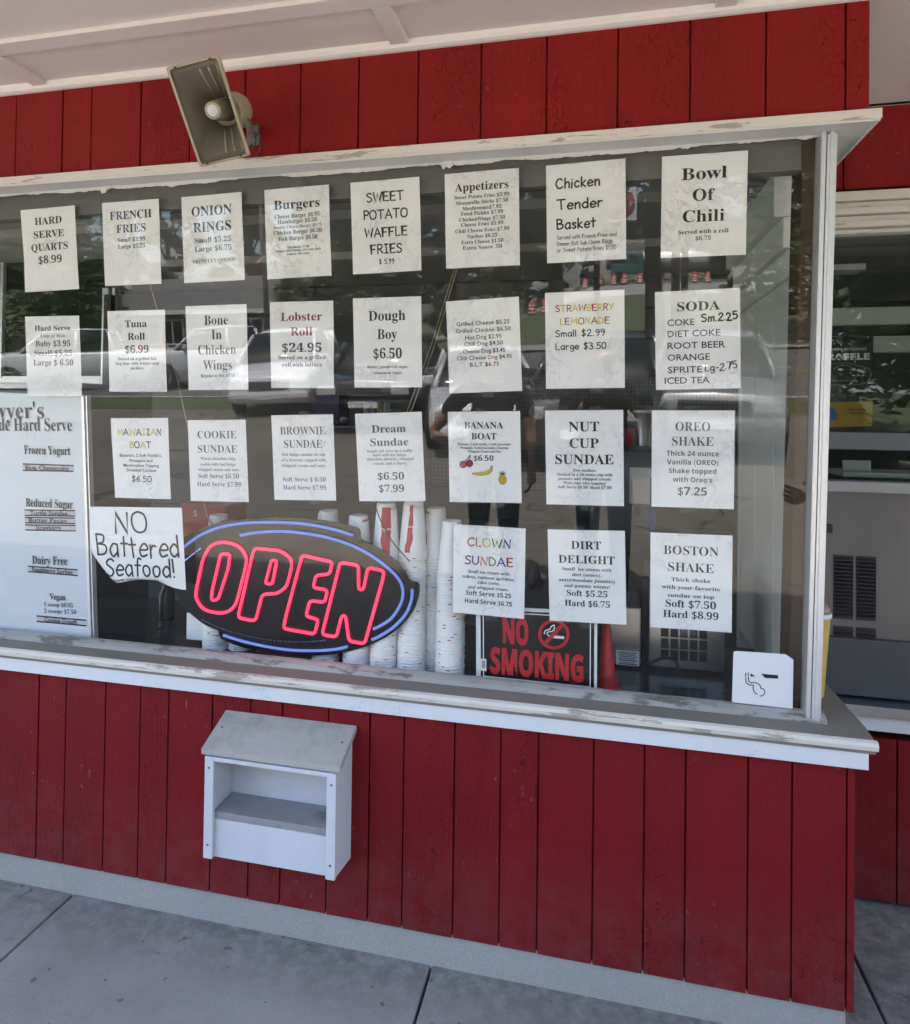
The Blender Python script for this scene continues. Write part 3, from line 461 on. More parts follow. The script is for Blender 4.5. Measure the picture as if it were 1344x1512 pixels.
'bb': '704B0*3h0/3?0@2{0V2b0q2W0q2>041&041&8T2b8T2b6Y2b6:2`5x2^5]2[5H2b5H2|5h3A6&3m684F6>5>6,6$5R6P4T6_356P1q6#0s5<0< 3t1H4A1S4b1t4v2K4}374v3~4b4U4@4t3r4~3@4u2{4Y2i4,2b3F2b362h2K2z1t3?1S',
'bc': '5p3O0*2>0;1I0o0s1j0b310k411(4z1Q5U2,5|2n673]6>456;4d635.6&5P5u5#4]4^4j4>4t3{4{3]4}2a4S2C322K2F2c1p3+1R3]1H4-1K4T1U4y1d5?1x5?0S4x0@4S034(0,',
'bd': '702z0*2%0<1@0s0p1p0b330q4S1@5Q2(6,2~6>3X684(6&4J5i4e5I4j5I4g5^4c5y4`6;4_6[4_8T6=8T6=045%044e0|4_0|4D0]4!0B3T00 3R1F4,1O4N1l4b2=4i2~4i324c3z4P4Q4-4r3P4|3#4q2_4Q2I3y2B312I2F2_1p3$1P',
'be': '6b3i0*2w02220I1U0p1*1J0k250b300j4-1&4v1M5Q2%5z2f663R6>4]6.5O5Y6$4f663W662k2B2k2L222i1c371G3p1>4G1A4u1I5E1V5s1j5s0Q5I0@4z034G0, 2E3s4a3s4Y4E4F4k4%5&3S5/3,5(2h4o2P4J',
'bf': '4K1?041?4{0H4{0H5h1?641?6]1E7?1W7o1t832?8I2o8U3J8Y3u8W4?8R4`8K4y8B4R704@754-7:3t7=3Z7>3?793-7+2~6r2z6V2z644D644D4{2z4{2z04',
'bg': '703=-U2a-W2--]1W-g1&-v1&/624.s3F.h4A/+4_0-4_084_0I4a0[4b0m4c0|4_0|4?0V3w0=3M0/2z0*2!0=1=0v0p1t0b330p4O1>5N2%6+2~6>3}6*4f5I4j5I4v646=646=036,/&5S.74X-e 3S1D4*1L4M1f4b264i2|4i324b4!4M4U4*4s3Q4|2^4R2C312_1n',
'bh': '7H1&041&8T2b8T2b6p2a6H2`5~2]5_2Z5I2c5I3$5n3J6+3v694J6>5?626!5k6K5,6X4,6X044z044z3c4d4a3}4~3C4r2{4O2h3r2b3#2b04',
'bi': '3T1s6y1S6}197-1&7C0}7g1&8.198E1S8P1s8T268P2P8E2c8.2i7g2c7C2P7-266} 1&041&642b642b04',
'bk': '7!1&041&8T2b8T2b4m2a4M2`4/2]3l2Y3L2[3L2k3b2{3x30403A4D5#646r644N3X7!045-043F2[2b2(2b04',
'bl': '3T1&041&8T2b8T2b04',
'bm': ':}1&041&642>642R5I2Z5I2y5n3D6+3q694C6>4|695N6+5t5n635I6@5I6_5n7+6+7X698+6>8~629^5k:$5,:14,:1048R048R3c8>4a7[4~7)4t6c4S6O3|6I356I044k044k3c4V4a3t4~3?4r2z4O2h3r2b3#2b04',
'bn': '7H1&041&642>642R5I2Z5I2z5n3G6+3v694L6>5@626!5k6K5,6X4,6X044z044z3c4u4;4e4a4I4w3}4~3C4r2{4O2h3r2b3#2b04',
'bo': '6~3W0*2k022+0K1P0u1(1Q0k2<0b350t4R1M5P2F6,3Z6>4H665,5y5b5P6.4u6H4.6P356>1t5d0u4k0< 3Y1G411Q4T1r4h2I4o354h3}4T4T414s3X4}3$4s2_4T2J3}2C352J2I2_1r3$1Q',
'bp': '701&-U1&642E642Z5H2b5H2|5h3A6%3m684F6>5>6,6$5R6P4T6_356O1r6!0s5;0<4B0*3i0/3?0@2{0V2b0q2Y0q2`0G2b/|2b-U 3t1H4D1S4e1t4w2K4}374d4U3r4~3@4u2{4Y2i4,2b3F2b362h2K2z1t3?1S',
'br': '531&041&642=642S532Z532x5Z3A5|3o674G6>4S6>4b6=4p6<4z6:4o4e4f4g4Z4i4M4j4B4j3y4g3T4]344J2x402g3i2b392b04',
'bs': '5_2a0*2+0,1Y01100;0c0J0c1k151X1g1I2;1?2f1<301?3I1I3V1X3[1l3Y1y3T2)3H25332B2o2R2@2g1n2}1G361*3N0r3l0f420b4]0q5C1A5t2+653(6>3Z6<4.644^6&525o4a4_494o3p4|3K5(3%5+2P4~2?4c2A4V2H4K2T4@2j443,4%3V3p4&3]4L3H4k315%2q532L581|5)124Y0W3l05',
'bt': '4{3,0*2Y0.200:1i0P1N0s1=1F172)174{0K4{0K5_1B651n7M2r7M2r644T644T4{2r4{2r2)2w1j3(1V3=1J3W1F3q1G4,1K4C1Q4Z1W4Z0C4?0:3{013T0,',
'bu': '7H300*2<061Y0Z111<1#2<1#642_642_2b2d2.2t1e331N3[1F491R4^1v4q2R4w3D4w646U646U045>045*0{4~0{4_0V460=3c0/',
'bv': '6K2N0404641v643(2j302M362/3;1o3=1T3A1T3H203W2j4f646K644104',
'bw': '9Y2!040>641x642[3S2c382i2s2n2P2s2/2w1m2z1V2~1V3#1g3%1}3)283.2Q322j363#39353;3?4!645m646Q3?6U3-6[2n6a2N6f2.6i1m6j1V6n1V6q1l6u2-6z2N7$2r7+37723S7t649O647i045}045R2=5M2R5G2q5?37563^5-4&5$4I4z4f4v4y4r4y4n4f4h4I4`4&4V3^4M374E2p4>2Q492;3i04',
'bx': '6T09042<3:0B6425643D4<4T646G644K3:6O044]043D292,04',
'by': '6K1G-U10-V0x-W0f-Z0V-^0V.y0c.w0r.u1$.s16.s1a.z2%/32=/S2N/y2W0804641}643-2n342W392@3=2&3?1j3B1j3F2&3K2@3P2W3W2n4b646K643v/I3O.Z2w.#25-a',
'b0': '6N3@0*2+0B19110h2J0X4-0_5>0q6=157*1e7a2I8%3@814T7u5G7+5v5n6)4-6!2y5m1z5L104y0V4805 3@1I3q1X432+4D2y4I4-4D5=436/3q6_3@6n2l6_2M6/2=5=284-2=2y2M2,2l1X',
'b1': '6N3)043)4f3)5(3+5N3,5w3-6=3$652t6(2d5u2T5h1^5$0p6$3D8%4f8%4f04',
'b2': '6N0]040]1B2Y3A3/3u3V4C3s4g4*5,455L495o43693~6S3b6d3=6i2q6d2H6U1|6>1Q5{0Z7$0{7?1A7W1g7m267~2i8,3H804.8*4g7s577T5Y7-5n6Y5u6$5o5H5^4q5@4?4u3k4B373d2Z2c1`2c1X6-1X6-04',
'b3': '6N2s0*1`040Z0Q0Z1w1.1c1a1S251J2c1G3L1N3z1d462*4>2W4:2t4/3/3v3@3V3N3)3U2H3X1n3X1n4r2I4r3(4u3S5!3q514&5E405]435w4-6=3x6W3W6h3(6m2S6i2+6[1d6I1F680[7E1.7b1d7x2E8+33804;8$5,7`5]7)5m6<5b5U5@4}4j4W4-4@4-4=4z4+5U3e5w336%2N5z1o5d1:5<0i4a0G3s01',
'b4': '6N3f043f1n0E1n0E2|3n8%5B8%5B3,6=3,6=1n5B1n5B04 1p3,3f3,3f4J3f4e3g5&3h5G3j5f3k5}3l6/3h6/3_5w3T5d3I5P3<5<',
'b5': '6N2p0*290,1b04120@0f0Q0f1y131g1d1X2;1M2k1J3J1Q3w1g452.4>2a3v3V2f3r2I3q2+3m1l3g1T3b0t4%138%5J8%5J6]2]6]2O5+2b5/2u5230543O55425/4i4x5;4X5_4.5u3S5|2n5j1a530n450;',
'b6': '6N3K0*2b021~0L1H0w0{1X0a2K0W3R0Y440a4r0m5P1$6-1@6`1e71277V2q7s3Z8(4Q8.4i8.5&8-5A8*5V8&5V6e5B6i5-6m4r6n4[6o3h6h3-6R2_602C5`235(2,4E224E2J4f2m5$3<573s5=4l5.5Q4^5{3r6-2m5y1`5G0m4T0: 3H1H3q1P451h4J224Q2k4K3=493b3w3y3K4#3,3|2m3r2V3a2E3K2;34272x2:2V2C272R1v2i1^3(1M',
'b7': '6N1H044C6^0O6^0O8%6-8%6-6~3004',
'b8': '6N3A0*22071>0^0h1?0W230b2w1#3O1P3y2*4=1Y4_145+0v5Z0n6:0v6o127>1W7`2,7x2c8*3A8/3}8*4X7x5+7`5P7>5h6o5p695g5Z5K5+4}4a4J4A4p4+583o5W3Q5q306$2e6*275~1[5g1+5@0`4j0B4,00 3A5$3b573~5L465g4<6.466M4#6e3d6s3@6x2z6s2_6e2K6M2E6.2L5i2`5M2|58 3?1>3q1D481V4M1s4T2;4P2T4D2l423!3y353a3D3G3S3:3Z2l3B2J3&242c2-2<241u2I1W2l1D',
'b9': '6N200*1u0*1Z0+1@0.1+011+1O1@1K1U1H1l1F2%1E2v1L3U1c4!2(4>2U4N304U3o4O3o473N3t333H2}2h2w1q3*103V0c4B0T5G0e6T1;7G2-7z368.3}8%4`7i597=5c6]5}5i6*4b6(4#5}3C5q2d5^2,5B1T4z1(4K0_3n0B3&00 36443V483r4C4+4T4<4j4G5#4J5<4G5^4>5~4/6?3v6W3Z6g396l2m6e2L6M276%205I264w2H4R2g4<',
'b$': '605C6g4W733e7F3e7k2n7k2n7F1?6e0i5E1;4<2n3L2n1*1c1O0h240h0r1i0B2n0+2n.u3e.u3e0+570p5d2.533J3e493e6I4Z6*5C5U 2n4T2)4{1p5R2-6-2n6I 3e3)4K2[4_2%4I1J3e1+',
'b.': '2Y1F1H0x160f0h0x0=1F0+1q0=2&0h1q16',
'b(': '3g2$2g2I5P3Z7n3$7n1M5O0u2g1M/~3$-`3Z-`2I/~',
'b)': '3g1v2g1Q/}0@-`0v-`2M/~3%2g2M5O0v7n0@7n1Q5P',
"b'": '2:0~5;1L5;1d6j1d8(0g8(0g6j',
'pA': '7R427f3H7f04041=04282G5I2G6I047R04 3j6*4}3D2_3D',
'pB': '6E1#043X045W0q61245a3M4C404C42574l5P5j4z7*347b1#7b 2+6e3*6e4,6H4F5a3~4j2m4N2+4N 2+3Q3F3Q4^335&2B4e1T3K112+11',
'pC': '7|7G726#7^4o7k1t6`0e3o1b1D4i0+6<0<7N0h7N1x621>4r1*2a1s1o3x2b5}4n6l6+6Z7G6#',
'pD': '8J1$043z046r1B7x3y6|6N3y7b1$7b 2,6e3i6e6*5u6n3y68253n112,11',
'pE': '5b5;7b1#7b1#045D045D112+112+3O513O514L2+4L2+6e5;6e',
'pF': '5B5$7b1$7b1$042,042,3a5$3a5$4^2,4^2,6e5$6e',
'pG': '8@7X3t5)3t5)2w6Q2w6Q1E5e124t1*2c1t1q3x2b5|4g6l6+6Z7J6(7J705}7_4i7k1u6`0g3u1s124f0+62087X0d',
'pH': '857D7b6=7b6=4I2+4I2+7b1#7b1#042+042+3L6=3L6=047D04',
'pI': '2y2,7b1$7b1$042,04',
'pJ': '2y2,7b1$7b1$0I0p/-/k.b/Q.b/d-b/r-a0%-`1].C2,0,',
'pK': '7G3@4/6X7b597b2+4:2+7b1#7b1#042+042+3u5v047F04',
'pL': '5W2*7b1!7b1!045M045M112*11',
'pM': '8j7}7b6}7b4O4Z2!7b0~7b0~042)042)6$2+6$4G3.4W3.6t6$6v6$6v047}04',
'pN': '8j7z7b6y7b6y1t1r7b1!7b1!042#042#5{7$047z04',
'pO': '980b3y1i1:4b0+7`1:8g3y7_6^4d7k1k6^ 1l3y2]5}4d6l6l5}7]3y6l1u4d1*2]1u',
'pP': '5l0{7b0{042%042%3J313J5)4%5b5S5,7(3>7b 2%6e3>6e4>6C4W5W464d3:4G2%4G',
'pR': '6o1%7b1%042-042-3K2V3K3G324U1f5T046o04691!5m1a5#2u4/3h5(4M5F5X4f7.2x7b 2-6i2m6i3x6M4<5]3}4k2m4H2-4H',
'pS': '574W7:3i7_2v7k1:790]5k2:3d3s2!3W1E2_1(1Y1B0a200a0k1_0:2j0+4<0`4s2.3:4E1]5x1{6W2n6n3_6_4W6%',
'pT': '6o6^7b0E7b0E6e2|6e2|044&044&6e6^6e',
'pU': '7|7?7b687b683@602F5i1b5)1:4!1*3-182F1e2%2>1y3:1y7b0r7b0r3$1o0l3}0+6O0x7?3/',
'pV': '6o6o7b5i7b3R2I1;7b047b3J0.3_0.',
'pW': ';^;]7b:V7b8R2R6J7b5H7b3A2R1;7b047b370.3J0.5w6:8E0.8X0.',
'pY': '6o3P5,1O7b047b2|412|044&044&406o7b5S7b',
'pa': '4t4d1)4G0s440m4&0r4!1(4!3Y3O4o26571;5(0W4U0W3O1A4,2/4>2m4,3$3J3$32212r1$2B0N1>0m0L1b0+2C063#0Y3:063i0+43024d0N 3$142[0u220k1`0}1M1N1y223$2]',
'pb': '5b1n7b0p7b0p0M1c042a0+4Z0m5?2i4d4R33572N5-1n4j 1n3p2E482y4B3y3s4?2[3u1M2m1#2?1(1n12',
'pc': '5!4Q4t3o5/3*571>4Q0^2V1B0k300+3z034[0E4[1B3y1,3?1#2,1L1^2_2(3r304@3k474Q3p',
'pd': '5l507b427b425$3]533/571D4S0a2j1@0u3)045004 421#331#2!1N1a2]2-3s3:4B3e4>4241',
'pe': '5L5!1[40133<1$211G1[2Q5+2Q4Q4U2z571=4S0^2e1:0u3%0+4-085!0a 1^312)4(2|4E3l4&4.31',
'pf': '2y3K7b2D7h1Z7?106[0}5O0}5.0=5.0=490}490}041{041{492q492q5.1{5.1{5Y246O3!6n376l3K6f',
'pg': '4t4n5.2k5.164a0]3I0c2w0u2P19201e1s1e1q101W0y101(0o1J0R0O0%04/10o.*2M-`43.*4l/84N0*3D0Z290u1r192[1`3r23432a4@3=463p3m4D4n4D 3K3H332h2P2O1k2g1Q3F1l4#2O4<314$ 3q/13O.]2O.K1M.^1-/51J/g28/z3;/k',
'ph': '5b1p7b0r7b0r041p041p3f2M4<3)4K3j4-4%394%045#045#364T4f3A572S5$1r4N1p4N',
'pi': '2Y1t5.0v5.0v041t04 1}6[1m7$1G750~7$0n6[0~661G6%1m66',
'pj': '2Y1p5.0r5.0r/M0_.k0..F0r-`1Y.A1p/T 1y6[1i7$1C750z7$0j6[0z661C6%1i66',
'pk': '5L595.4*5.1u2d4D045b043/2d 1q7b0s7b0s041q04',
'pl': '2Y1t7b0v7b0v041t04',
'pm': '8`0p5.0p041n041n3j2G4;3&4G3a4.3y3:3y044w044w3j5N476#4G6g4,7%397%048#048#3=7W4c6E575L4{4f4A4,4~3:572U5%1n4N1n5.',
'pn': '5b1p5.0r5.0r041p041p3f2M4<3)4K3j4-4%394%045#045#384R4g3A572S5$1r4N1p4N',
'po': '6:34571A4P0X2d1@0o340+5.0n5r2d5,4Q 334B4F3t4r2c4H1J330|2$1K1X2d2%3t',
'pp': '5b1l0?2?002k0+4X0l5=2[4W4O2Q5.0n5.0n-`1l-` 1l492b493t3n4=2]3q1K2e0|2:1$1l14',
'pq': '5b4*-`5(-`5(5.3:5.1)420X2[1=0l3+0+3U0/4*0; 4*494*1/3[0|310w2$1H1X2]2+3r3449',
'pr': '4T0z5.0z041x041x2j2<3q3.4=3U414%3m4U4_3{5*3E572a4y1z3~1x3~1x5.',
'ps': '4I3h4n3!5.2>571-4s0a3t1o2L2}1Q2j1,2:0z1T1-0^1Y0^0T1Q042C0+3R0O3}1T3f272s2x1z3S1a3w1q492@4D2|493h3q',
'pt': '3q2$60044C04491&491&1^1L0S2_0+38043p0I3p1A3;1(2f0|2;1.2$1e2$493X493X5.2$5.',
'pu': '5b4~044~5.4#5.4#1Y3N1*2p0v2*141o1~1o5.0q5.0q2(1@0Z2U0+3?0=4#0n4#04',
'pv': '5!2L0+2k0+4{5.3w5.2[2+1=5.075.',
'pw': '8+4Q5.3k5.2S2/185.045.2F0+2c0+403T5Z0+5w0+8+5.7&5.5i2/',
'px': '5b5T5.4=5.2t3J1I5.045.2;2c04041I042t1{4J045b043Q2c',
'py': '5!5!5.3v5.2]2B1>5.045.2,190I-`1Q-`',
'pz': '4j4]5.0I5.0I492x490?044^044^1)2!1)',
'p0': '5b5C3y4c6f2y7k136f0R3y14102y0+4c10 4<3y3x1s2y1-1{1s1Y3y1{6#2y6i3x6#',
'p1': '5b3O7b2H7b2H043O04',
'p2': '5b5?162K16483[4j5K4/7/2O7k1Z7Z0e7)0e5e1X6Q2H6f3A6A3c5@3V4Q323e1y1{0V0;0V045?04',
'p3': '5b1*6K1i6b2C6i3>6M3_5^3<4p224U223V3D383j2?3K1K2V1-1g1:0u1b0u0R1c052O0+440f4q2D4Y3L3j404Q4n4f5o4.7:2R7k1i7d1*7M',
'p4': '5b4V7k4,7k0?300?2_3O2_3O044V044V2_5D2_5D3[4V3[ 3M5h3O5h3O3[1h3[',
'p5': '5b4]7b1>7b1>3k383]3x2M3M1Q2E1-1U1:0g1`0g0U1_052U0+4?0j5!2O4<472<4p2<6e4]6e',
'p6': '5b3a7k1K5O0a2h1B0o3+0+4^0h5>2A4c3u354R2T4I2$462u5h4@6{ 1l3,2F3I2}3P3s32472B3u1L3$1-2#1_',
'p7': '5b5W7b0f7b0f6`3|6`170Q230+',
'p8': '5b5A265)3;4=4#4~4i575Z4Y713#7k1E720e5]0z4g1Z4#0m3:0T27190d2{0+4_0d 405]3m4p2|4Q204q1l5_2.6L2~6i3n6K 4:2>3x1N2y1-1~1K1[2>1}312{3O3u30',
'p9': '5b290+4H2=5:5&4X7!2s7k167+0X5V154#2d3E3?3M3s3c3.291X0t 1`5W2#6J2u6i3k6C405H4/5/4+4m3O4P2y4G2%4g',
'p$': '605C6g4W733e7F3e7k2n7k2n7F1?6e0i5E1;4<2n3L2n1*1c1O0h240h0r1i0B2n0+2n.u3e.u3e0+570p5d2.533J3e493e6I4Z6*5C5U 2n4T2)4{1p5R2-6-2n6I 3e3)4K2[4_2%4I1J3e1+',
'p.': '2Y1F1H0x160f0h0x0=1F0+1q0=2&0h1q16',
'p,': '2Y0p.u1m/T2.0N1w1:1B1T0t1D0c0w0q0N180>16/^0p/,',
"p'": '2:0~5;1L5;1d6j1d8(0g8(0g6j',
'p&': '7(5]3w5<3=4o2d3j3w4o4v505w4^7)3B7T1z7)1I5n1a4t2;4*0~3+0P1s1(0Z2F0+3N0A4i165[047!045O1z672y6d3w 4,1{3?1@2P1*1s1?1W1s1w2^2t3D 2N5w2d6I3=6]3v6H405r3{5>324^2d57',
'p(': '3g2$2g2I5P3Z7n3$7n1M5O0u2g1M/~3$-`3Z-`2I/~',
'p)': '3g1v2g1Q/}0@-`0v-`2M/~3%2g2M5O0v7n0@7n1Q5P',
'cC': '7q5&0.4J033u0D3K0^3,1#2t1L2m1z2q2B2~2n1~3>1`4=1l4{225[2i653S6`4G6|5>7)5k7$5z6u5r6k5Y6h5!6b4I6N3s623E5j2{5A2^4r2J4F2D3z2U3C3-3)3K3^3s464C4i4u5=5M5i6&646[6T746n7e6}847%8]6}8{6o916V9767915u8}5S8b5/8>4g7p4A7>3{6d3Z6)3?5G3*4e2x4=2&401B4E0^5)0H5P0K5v0V6=0f6_0z6z15731O7A1k7E2)7@2G732]6z2h6b2l6F2h6-2]5s2J5b245[2&5V1v5S1g5P1V5J1=5?1455175-1>5%1K5#1]5)2%582F5O2a5o2u663%6_3*7*3#7I2n7]2Q7c2+7^1e7M1C741#6p0e6I0N5}0=5Q02 4w385G3D5u3Y6F3t6s487?4Z7d5#8&5I8>5n8M638R6P8L6e8;6k7c6S6p5j5s4]',
'co': '5,1b0-15040n0J0V0k0N190T1^0f2&1$2K1G2m1p3-2?3D2l3R3;3W3g3Q4,3@4?3!4F2W4B25451q3|1P3]1-3n134#1;451G4H1U4[1?491#3r0m3M0a3*0]2F09 1x0M230S2O0f2L0l2K0u2O1&2[142n1?3(1D3X243i2u3c303P373<3/2z2q2i2^2U2E2C2*221k1~1N1s141k0y1h0g1l0S',
'cc': '4J1h0-19040q0I0Z0k0R1;0X1c0k2-1*2P1L2q1s302A3E2k3R353W3[3S3y3G4033462t432a4)2N3u2A3^2=3N2@3C2H3;2S392c3;2o3C2{3M3+3[313S363K383=343+3%2s2n2_2S2J26261t2$1T1t171k0y1h0e1o0R2%0L280N2K0U2`0_2s0k3-0{3?1-3N1;3^1I3r153?0f2l0F2<03',
'ca': '6!3]0-3D013/0?2}0T2x0q2;0?1U0.1-040i0G0S0e0L1/0R1U0d1}1!2G1E2j1n3,2=3C2k3R3:3W3j3L4$3+483S5M3W4K1O4?16471#410s4/0l410e480b4B0e4Q0m4c0x4v1+5,1;5<1I5P154{0g4N0G4$03 1k0F210P2W0q3!1C3G1|3c2T3l2s3i3$3b313U383H3;36372~3*2h2q2P2W29292$1v1o1U1a161V0u1S0]1U0U1[0N1d0H',
'cl': '4k3R153#0f2Y0F24031g0-1F021,0A0v0W0p0v0z1K1<201N2P14270~2&0i27112Y1S2{1q3C203l3k6O5.6]2i2A2I1d22192$0x1|0f2#0X2.0S2<0X2R0g2r1#3?1J',
'c-': '3g3>3.0]3.0]2,3>2,',
}
SPACE = {'s': 278, 'b': 278, 'p': 278, 'c': 278}

def _num(q): return _A.index(q[0])*len(_A)+_A.index(q[1])-1200
_gc = {}
def _glyph(fam, off, ch):
    if (fam, off, ch) in _gc: return _gc[fam, off, ch]
    cu = bpy.data.curves.new('lettering_curve', 'CURVE'); cu.dimensions = '2D'; cu.fill_mode = 'FRONT'; cu.offset = off
    g = GLYPHS[fam+ch]
    for lp in g[2:].split(' '):
        P = [(_num(lp[i:i+2]), _num(lp[i+2:i+4])) for i in range(0, len(lp), 4)]
        sp = cu.splines.new('POLY'); sp.points.add(len(P)-1); sp.use_cyclic_u = True
        for q, p in zip(sp.points, P): q.co = (p[0]/1000, p[1]/1000, 0, 1)
    o = bpy.data.objects.new('lettering_curve', cu); me = o.to_mesh()
    r = ([(v.co.x, v.co.y) for v in me.vertices], [tuple(p.vertices) for p in me.polygons], _num(g[:2])/1000)
    o.to_mesh_clear(); bpy.data.objects.remove(o); bpy.data.curves.remove(cu)
    _gc[fam, off, ch] = r; return r
def _flat(text, sty, res=2):                            # text -> (verts, faces), baseline at y=0
    fam, off = STY[sty]; x = 0; V, F = [], []
    for ch in text:
        if ch == ' ': x += SPACE[fam]/1000; continue
        v, f, adv = _glyph(fam, off, ch); n = len(V)
        V += [(a+x, b) for a, b in v]; F += [tuple(i+n for i in q) for q in f]; x += adv
    return V, F
def cap_h(sty):
    if sty not in _caps:
        V, F = _flat('C' if sty == 'sc' else 'H', sty); _caps[sty] = max(v[1] for v in V)-min(v[1] for v in V)
    return _caps[sty]
SF = {}
def G(ch, w, *st): SF[ch] = (w, st)
G('A', .75, '0,0 .38,1 .75,0', '.14,.35 .62,.35'); G('B', .62, '.05,0 .05,1', '~.05,1 .45,.95 .5,.78 .4,.6 .08,.53', '~.08,.53 .5,.48 .6,.28 .45,.05 .05,0')
G('C', .64, '~.6,.85 .45,1 .2,.9 .02,.5 .15,.1 .4,0 .62,.15'); G('D', .68, '.05,0 .05,1', '~.05,1 .4,.92 .65,.55 .5,.12 .05,0')
G('E', .6, '.55,1 .05,1 .05,0 .58,0', '.05,.52 .48,.52'); G('F', .58, '.58,1 .05,1 .05,0', '.05,.52 .45,.52')
G('G', .7, '~.65,.82 .5,.98 .25,.92 .03,.5 .2,.08 .45,0 .65,.15', '.65,.15 .68,.45 .42,.45'); G('H', .67, '.05,0 .05,1', '.62,0 .62,1', '.05,.5 .62,.5')
G('I', .5, '.25,0 .25,1', '.05,1 .45,1', '.05,0 .45,0'); G('J', .6, '.2,1 .6,1', '~.42,1 .42,.3 .3,.02 .05,.15'); G('K', .6, '.05,0 .05,1', '.52,1 .08,.48 .58,0')
G('L', .54, '.05,1 .05,0 .52,0'); G('M', .85, '.02,0 .15,1 .42,.3 .7,1 .83,0'); G('N', .7, '.05,0 .08,1 .62,0 .65,1')
G('O', .76, '~.36,1 .1,.85 .02,.5 .12,.12 .38,0 .64,.12 .74,.5 .64,.88 .36,1'); G('P', .56, '.05,0 .05,1', '~.05,1 .45,.95 .55,.72 .4,.5 .06,.45')
G('Q', .8, '~.36,1 .1,.85 .02,.5 .12,.12 .38,0 .64,.12 .74,.5 .64,.88 .36,1', '.48,.25 .8,-.08'); G('R', .62, '.05,0 .05,1', '~.05,1 .45,.95 .53,.74 .4,.52 .06,.47', '.25,.48 .6,0')
G('S', .56, '~.52,.88 .35,1 .12,.92 .06,.72 .28,.55 .5,.38 .5,.15 .28,0 .03,.1'); G('T', .7, '.0,1 .7,1', '.35,1 .35,0'); G('U', .66, '~.05,1 .05,.3 .2,.03 .42,.03 .6,.3 .62,1')
G('V', .66, '0,1 .33,0 .66,1'); G('W', .92, '0,1 .22,0 .45,.8 .68,0 .92,1'); G('X', .6, '0,0 .6,1', '0,1 .6,0'); G('Y', .62, '0,1 .3,.5', '.62,1 .18,0'); G('Z', .6, '0,1 .58,1 .02,0 .6,0')
G('a', .52, '~.48,.55 .25,.62 .03,.3 .2,0 .45,.2', '.48,.6 .5,0'); G('b', .52, '.05,1 .05,0', '~.05,.35 .28,.6 .5,.32 .3,0 .05,.12'); G('c', .46, '~.45,.5 .25,.62 .03,.3 .22,0 .46,.12')
G('d', .52, '.5,1 .5,0', '~.5,.4 .28,.6 .03,.3 .22,0 .5,.18'); G('e', .5, '~.05,.32 .5,.36 .4,.58 .2,.6 .03,.3 .18,.02 .48,.1'); G('f', .42, '~.42,.95 .25,1 .18,.8 .17,0', '.02,.6 .36,.6')
G('g', .52, '~.48,.5 .25,.62 .03,.32 .22,.05 .46,.25', '~.49,.6 .5,-.1 .3,-.3 .08,-.22'); G('h', .48, '.05,1 .05,0', '~.05,.35 .25,.6 .42,.5 .45,0'); G('i', .12, '.05,.6 .05,0', '.05,.83 .06,.86')
G('j', .3, '~.22,.6 .24,-.1 .15,-.3 .0,-.25', '.22,.83 .23,.86'); G('k', .46, '.05,1 .05,0', '.4,.6 .08,.28 .44,0'); G('l', .12, '.05,1 .05,0')
G('m', .7, '.04,.6 .04,0', '~.04,.38 .2,.6 .33,.5 .35,0', '~.35,.4 .5,.6 .65,.5 .67,0'); G('n', .48, '.05,.6 .05,0', '~.05,.35 .25,.6 .42,.5 .45,0'); G('o', .5, '~.25,.6 .07,.5 .03,.25 .15,.02 .35,.03 .48,.25 .44,.5 .25,.6')
G('p', .52, '.05,.6 .05,-.3', '~.05,.38 .28,.6 .5,.32 .3,0 .05,.1'); G('q', .52, '~.48,.5 .25,.62 .03,.32 .22,.05 .46,.25', '.49,.6 .49,-.3'); G('r', .38, '.05,.6 .06,0', '~.06,.35 .2,.58 .38,.55')
G('s', .38, '~.36,.52 .2,.6 .07,.5 .2,.33 .36,.18 .25,.02 .03,.08'); G('t', .4, '.18,.92 .2,0', '.0,.6 .4,.6'); G('u', .48, '~.04,.6 .05,.15 .2,0 .4,.15 .44,.6', '.44,.6 .46,0')
G('v', .44, '0,.6 .22,0 .44,.6'); G('w', .68, '0,.6 .17,0 .34,.5 .5,0 .68,.6'); G('x', .42, '0,0 .42,.6', '0,.6 .42,0'); G('y', .45, '.0,.6 .22,.1', '.45,.6 .1,-.3'); G('z', .42, '0,.6 .4,.6 .02,0 .42,0')
G('0', .56, '~.28,1 .08,.85 .02,.5 .1,.1 .28,0 .46,.1 .54,.5 .48,.85 .28,1'); G('1', .3, '.02,.8 .18,1 .18,0'); G('2', .56, '~.04,.8 .2,1 .45,.92 .46,.68 .2,.3 .02,.02', '.02,.02 .55,.02')
G('3', .52, '~.04,.92 .25,1 .44,.85 .38,.62 .2,.54', '~.2,.54 .48,.42 .48,.15 .25,0 .02,.08'); G('4', .56, '.42,0 .42,1 .02,.32 .55,.32'); G('5', .54, '.48,1 .1,1 .07,.58', '~.07,.58 .35,.62 .5,.35 .35,.05 .03,.05')
G('6', .54, '~.42,.98 .15,.7 .03,.3 .2,.02 .42,.1 .48,.35 .3,.52 .06,.35'); G('7', .54, '.02,1 .52,1 .18,0'); G('8', .54, '~.27,1 .08,.85 .15,.62 .42,.42 .45,.12 .27,0 .08,.12 .1,.4 .4,.62 .46,.85 .27,1'); G('9', .52, '~.46,.75 .25,.55 .06,.7 .12,.95 .35,.98 .47,.75 .42,.3 .22,0')
G('$', .56, '~.5,.82 .3,.95 .08,.78 .28,.52 .5,.3 .3,.05 .04,.15', '.29,1.12 .27,-.12'); G('.', .14, '.05,.02 .06,.04'); G(',', .14, '.08,.04 .03,-.12'); G('-', .36, '.05,.35 .32,.35')
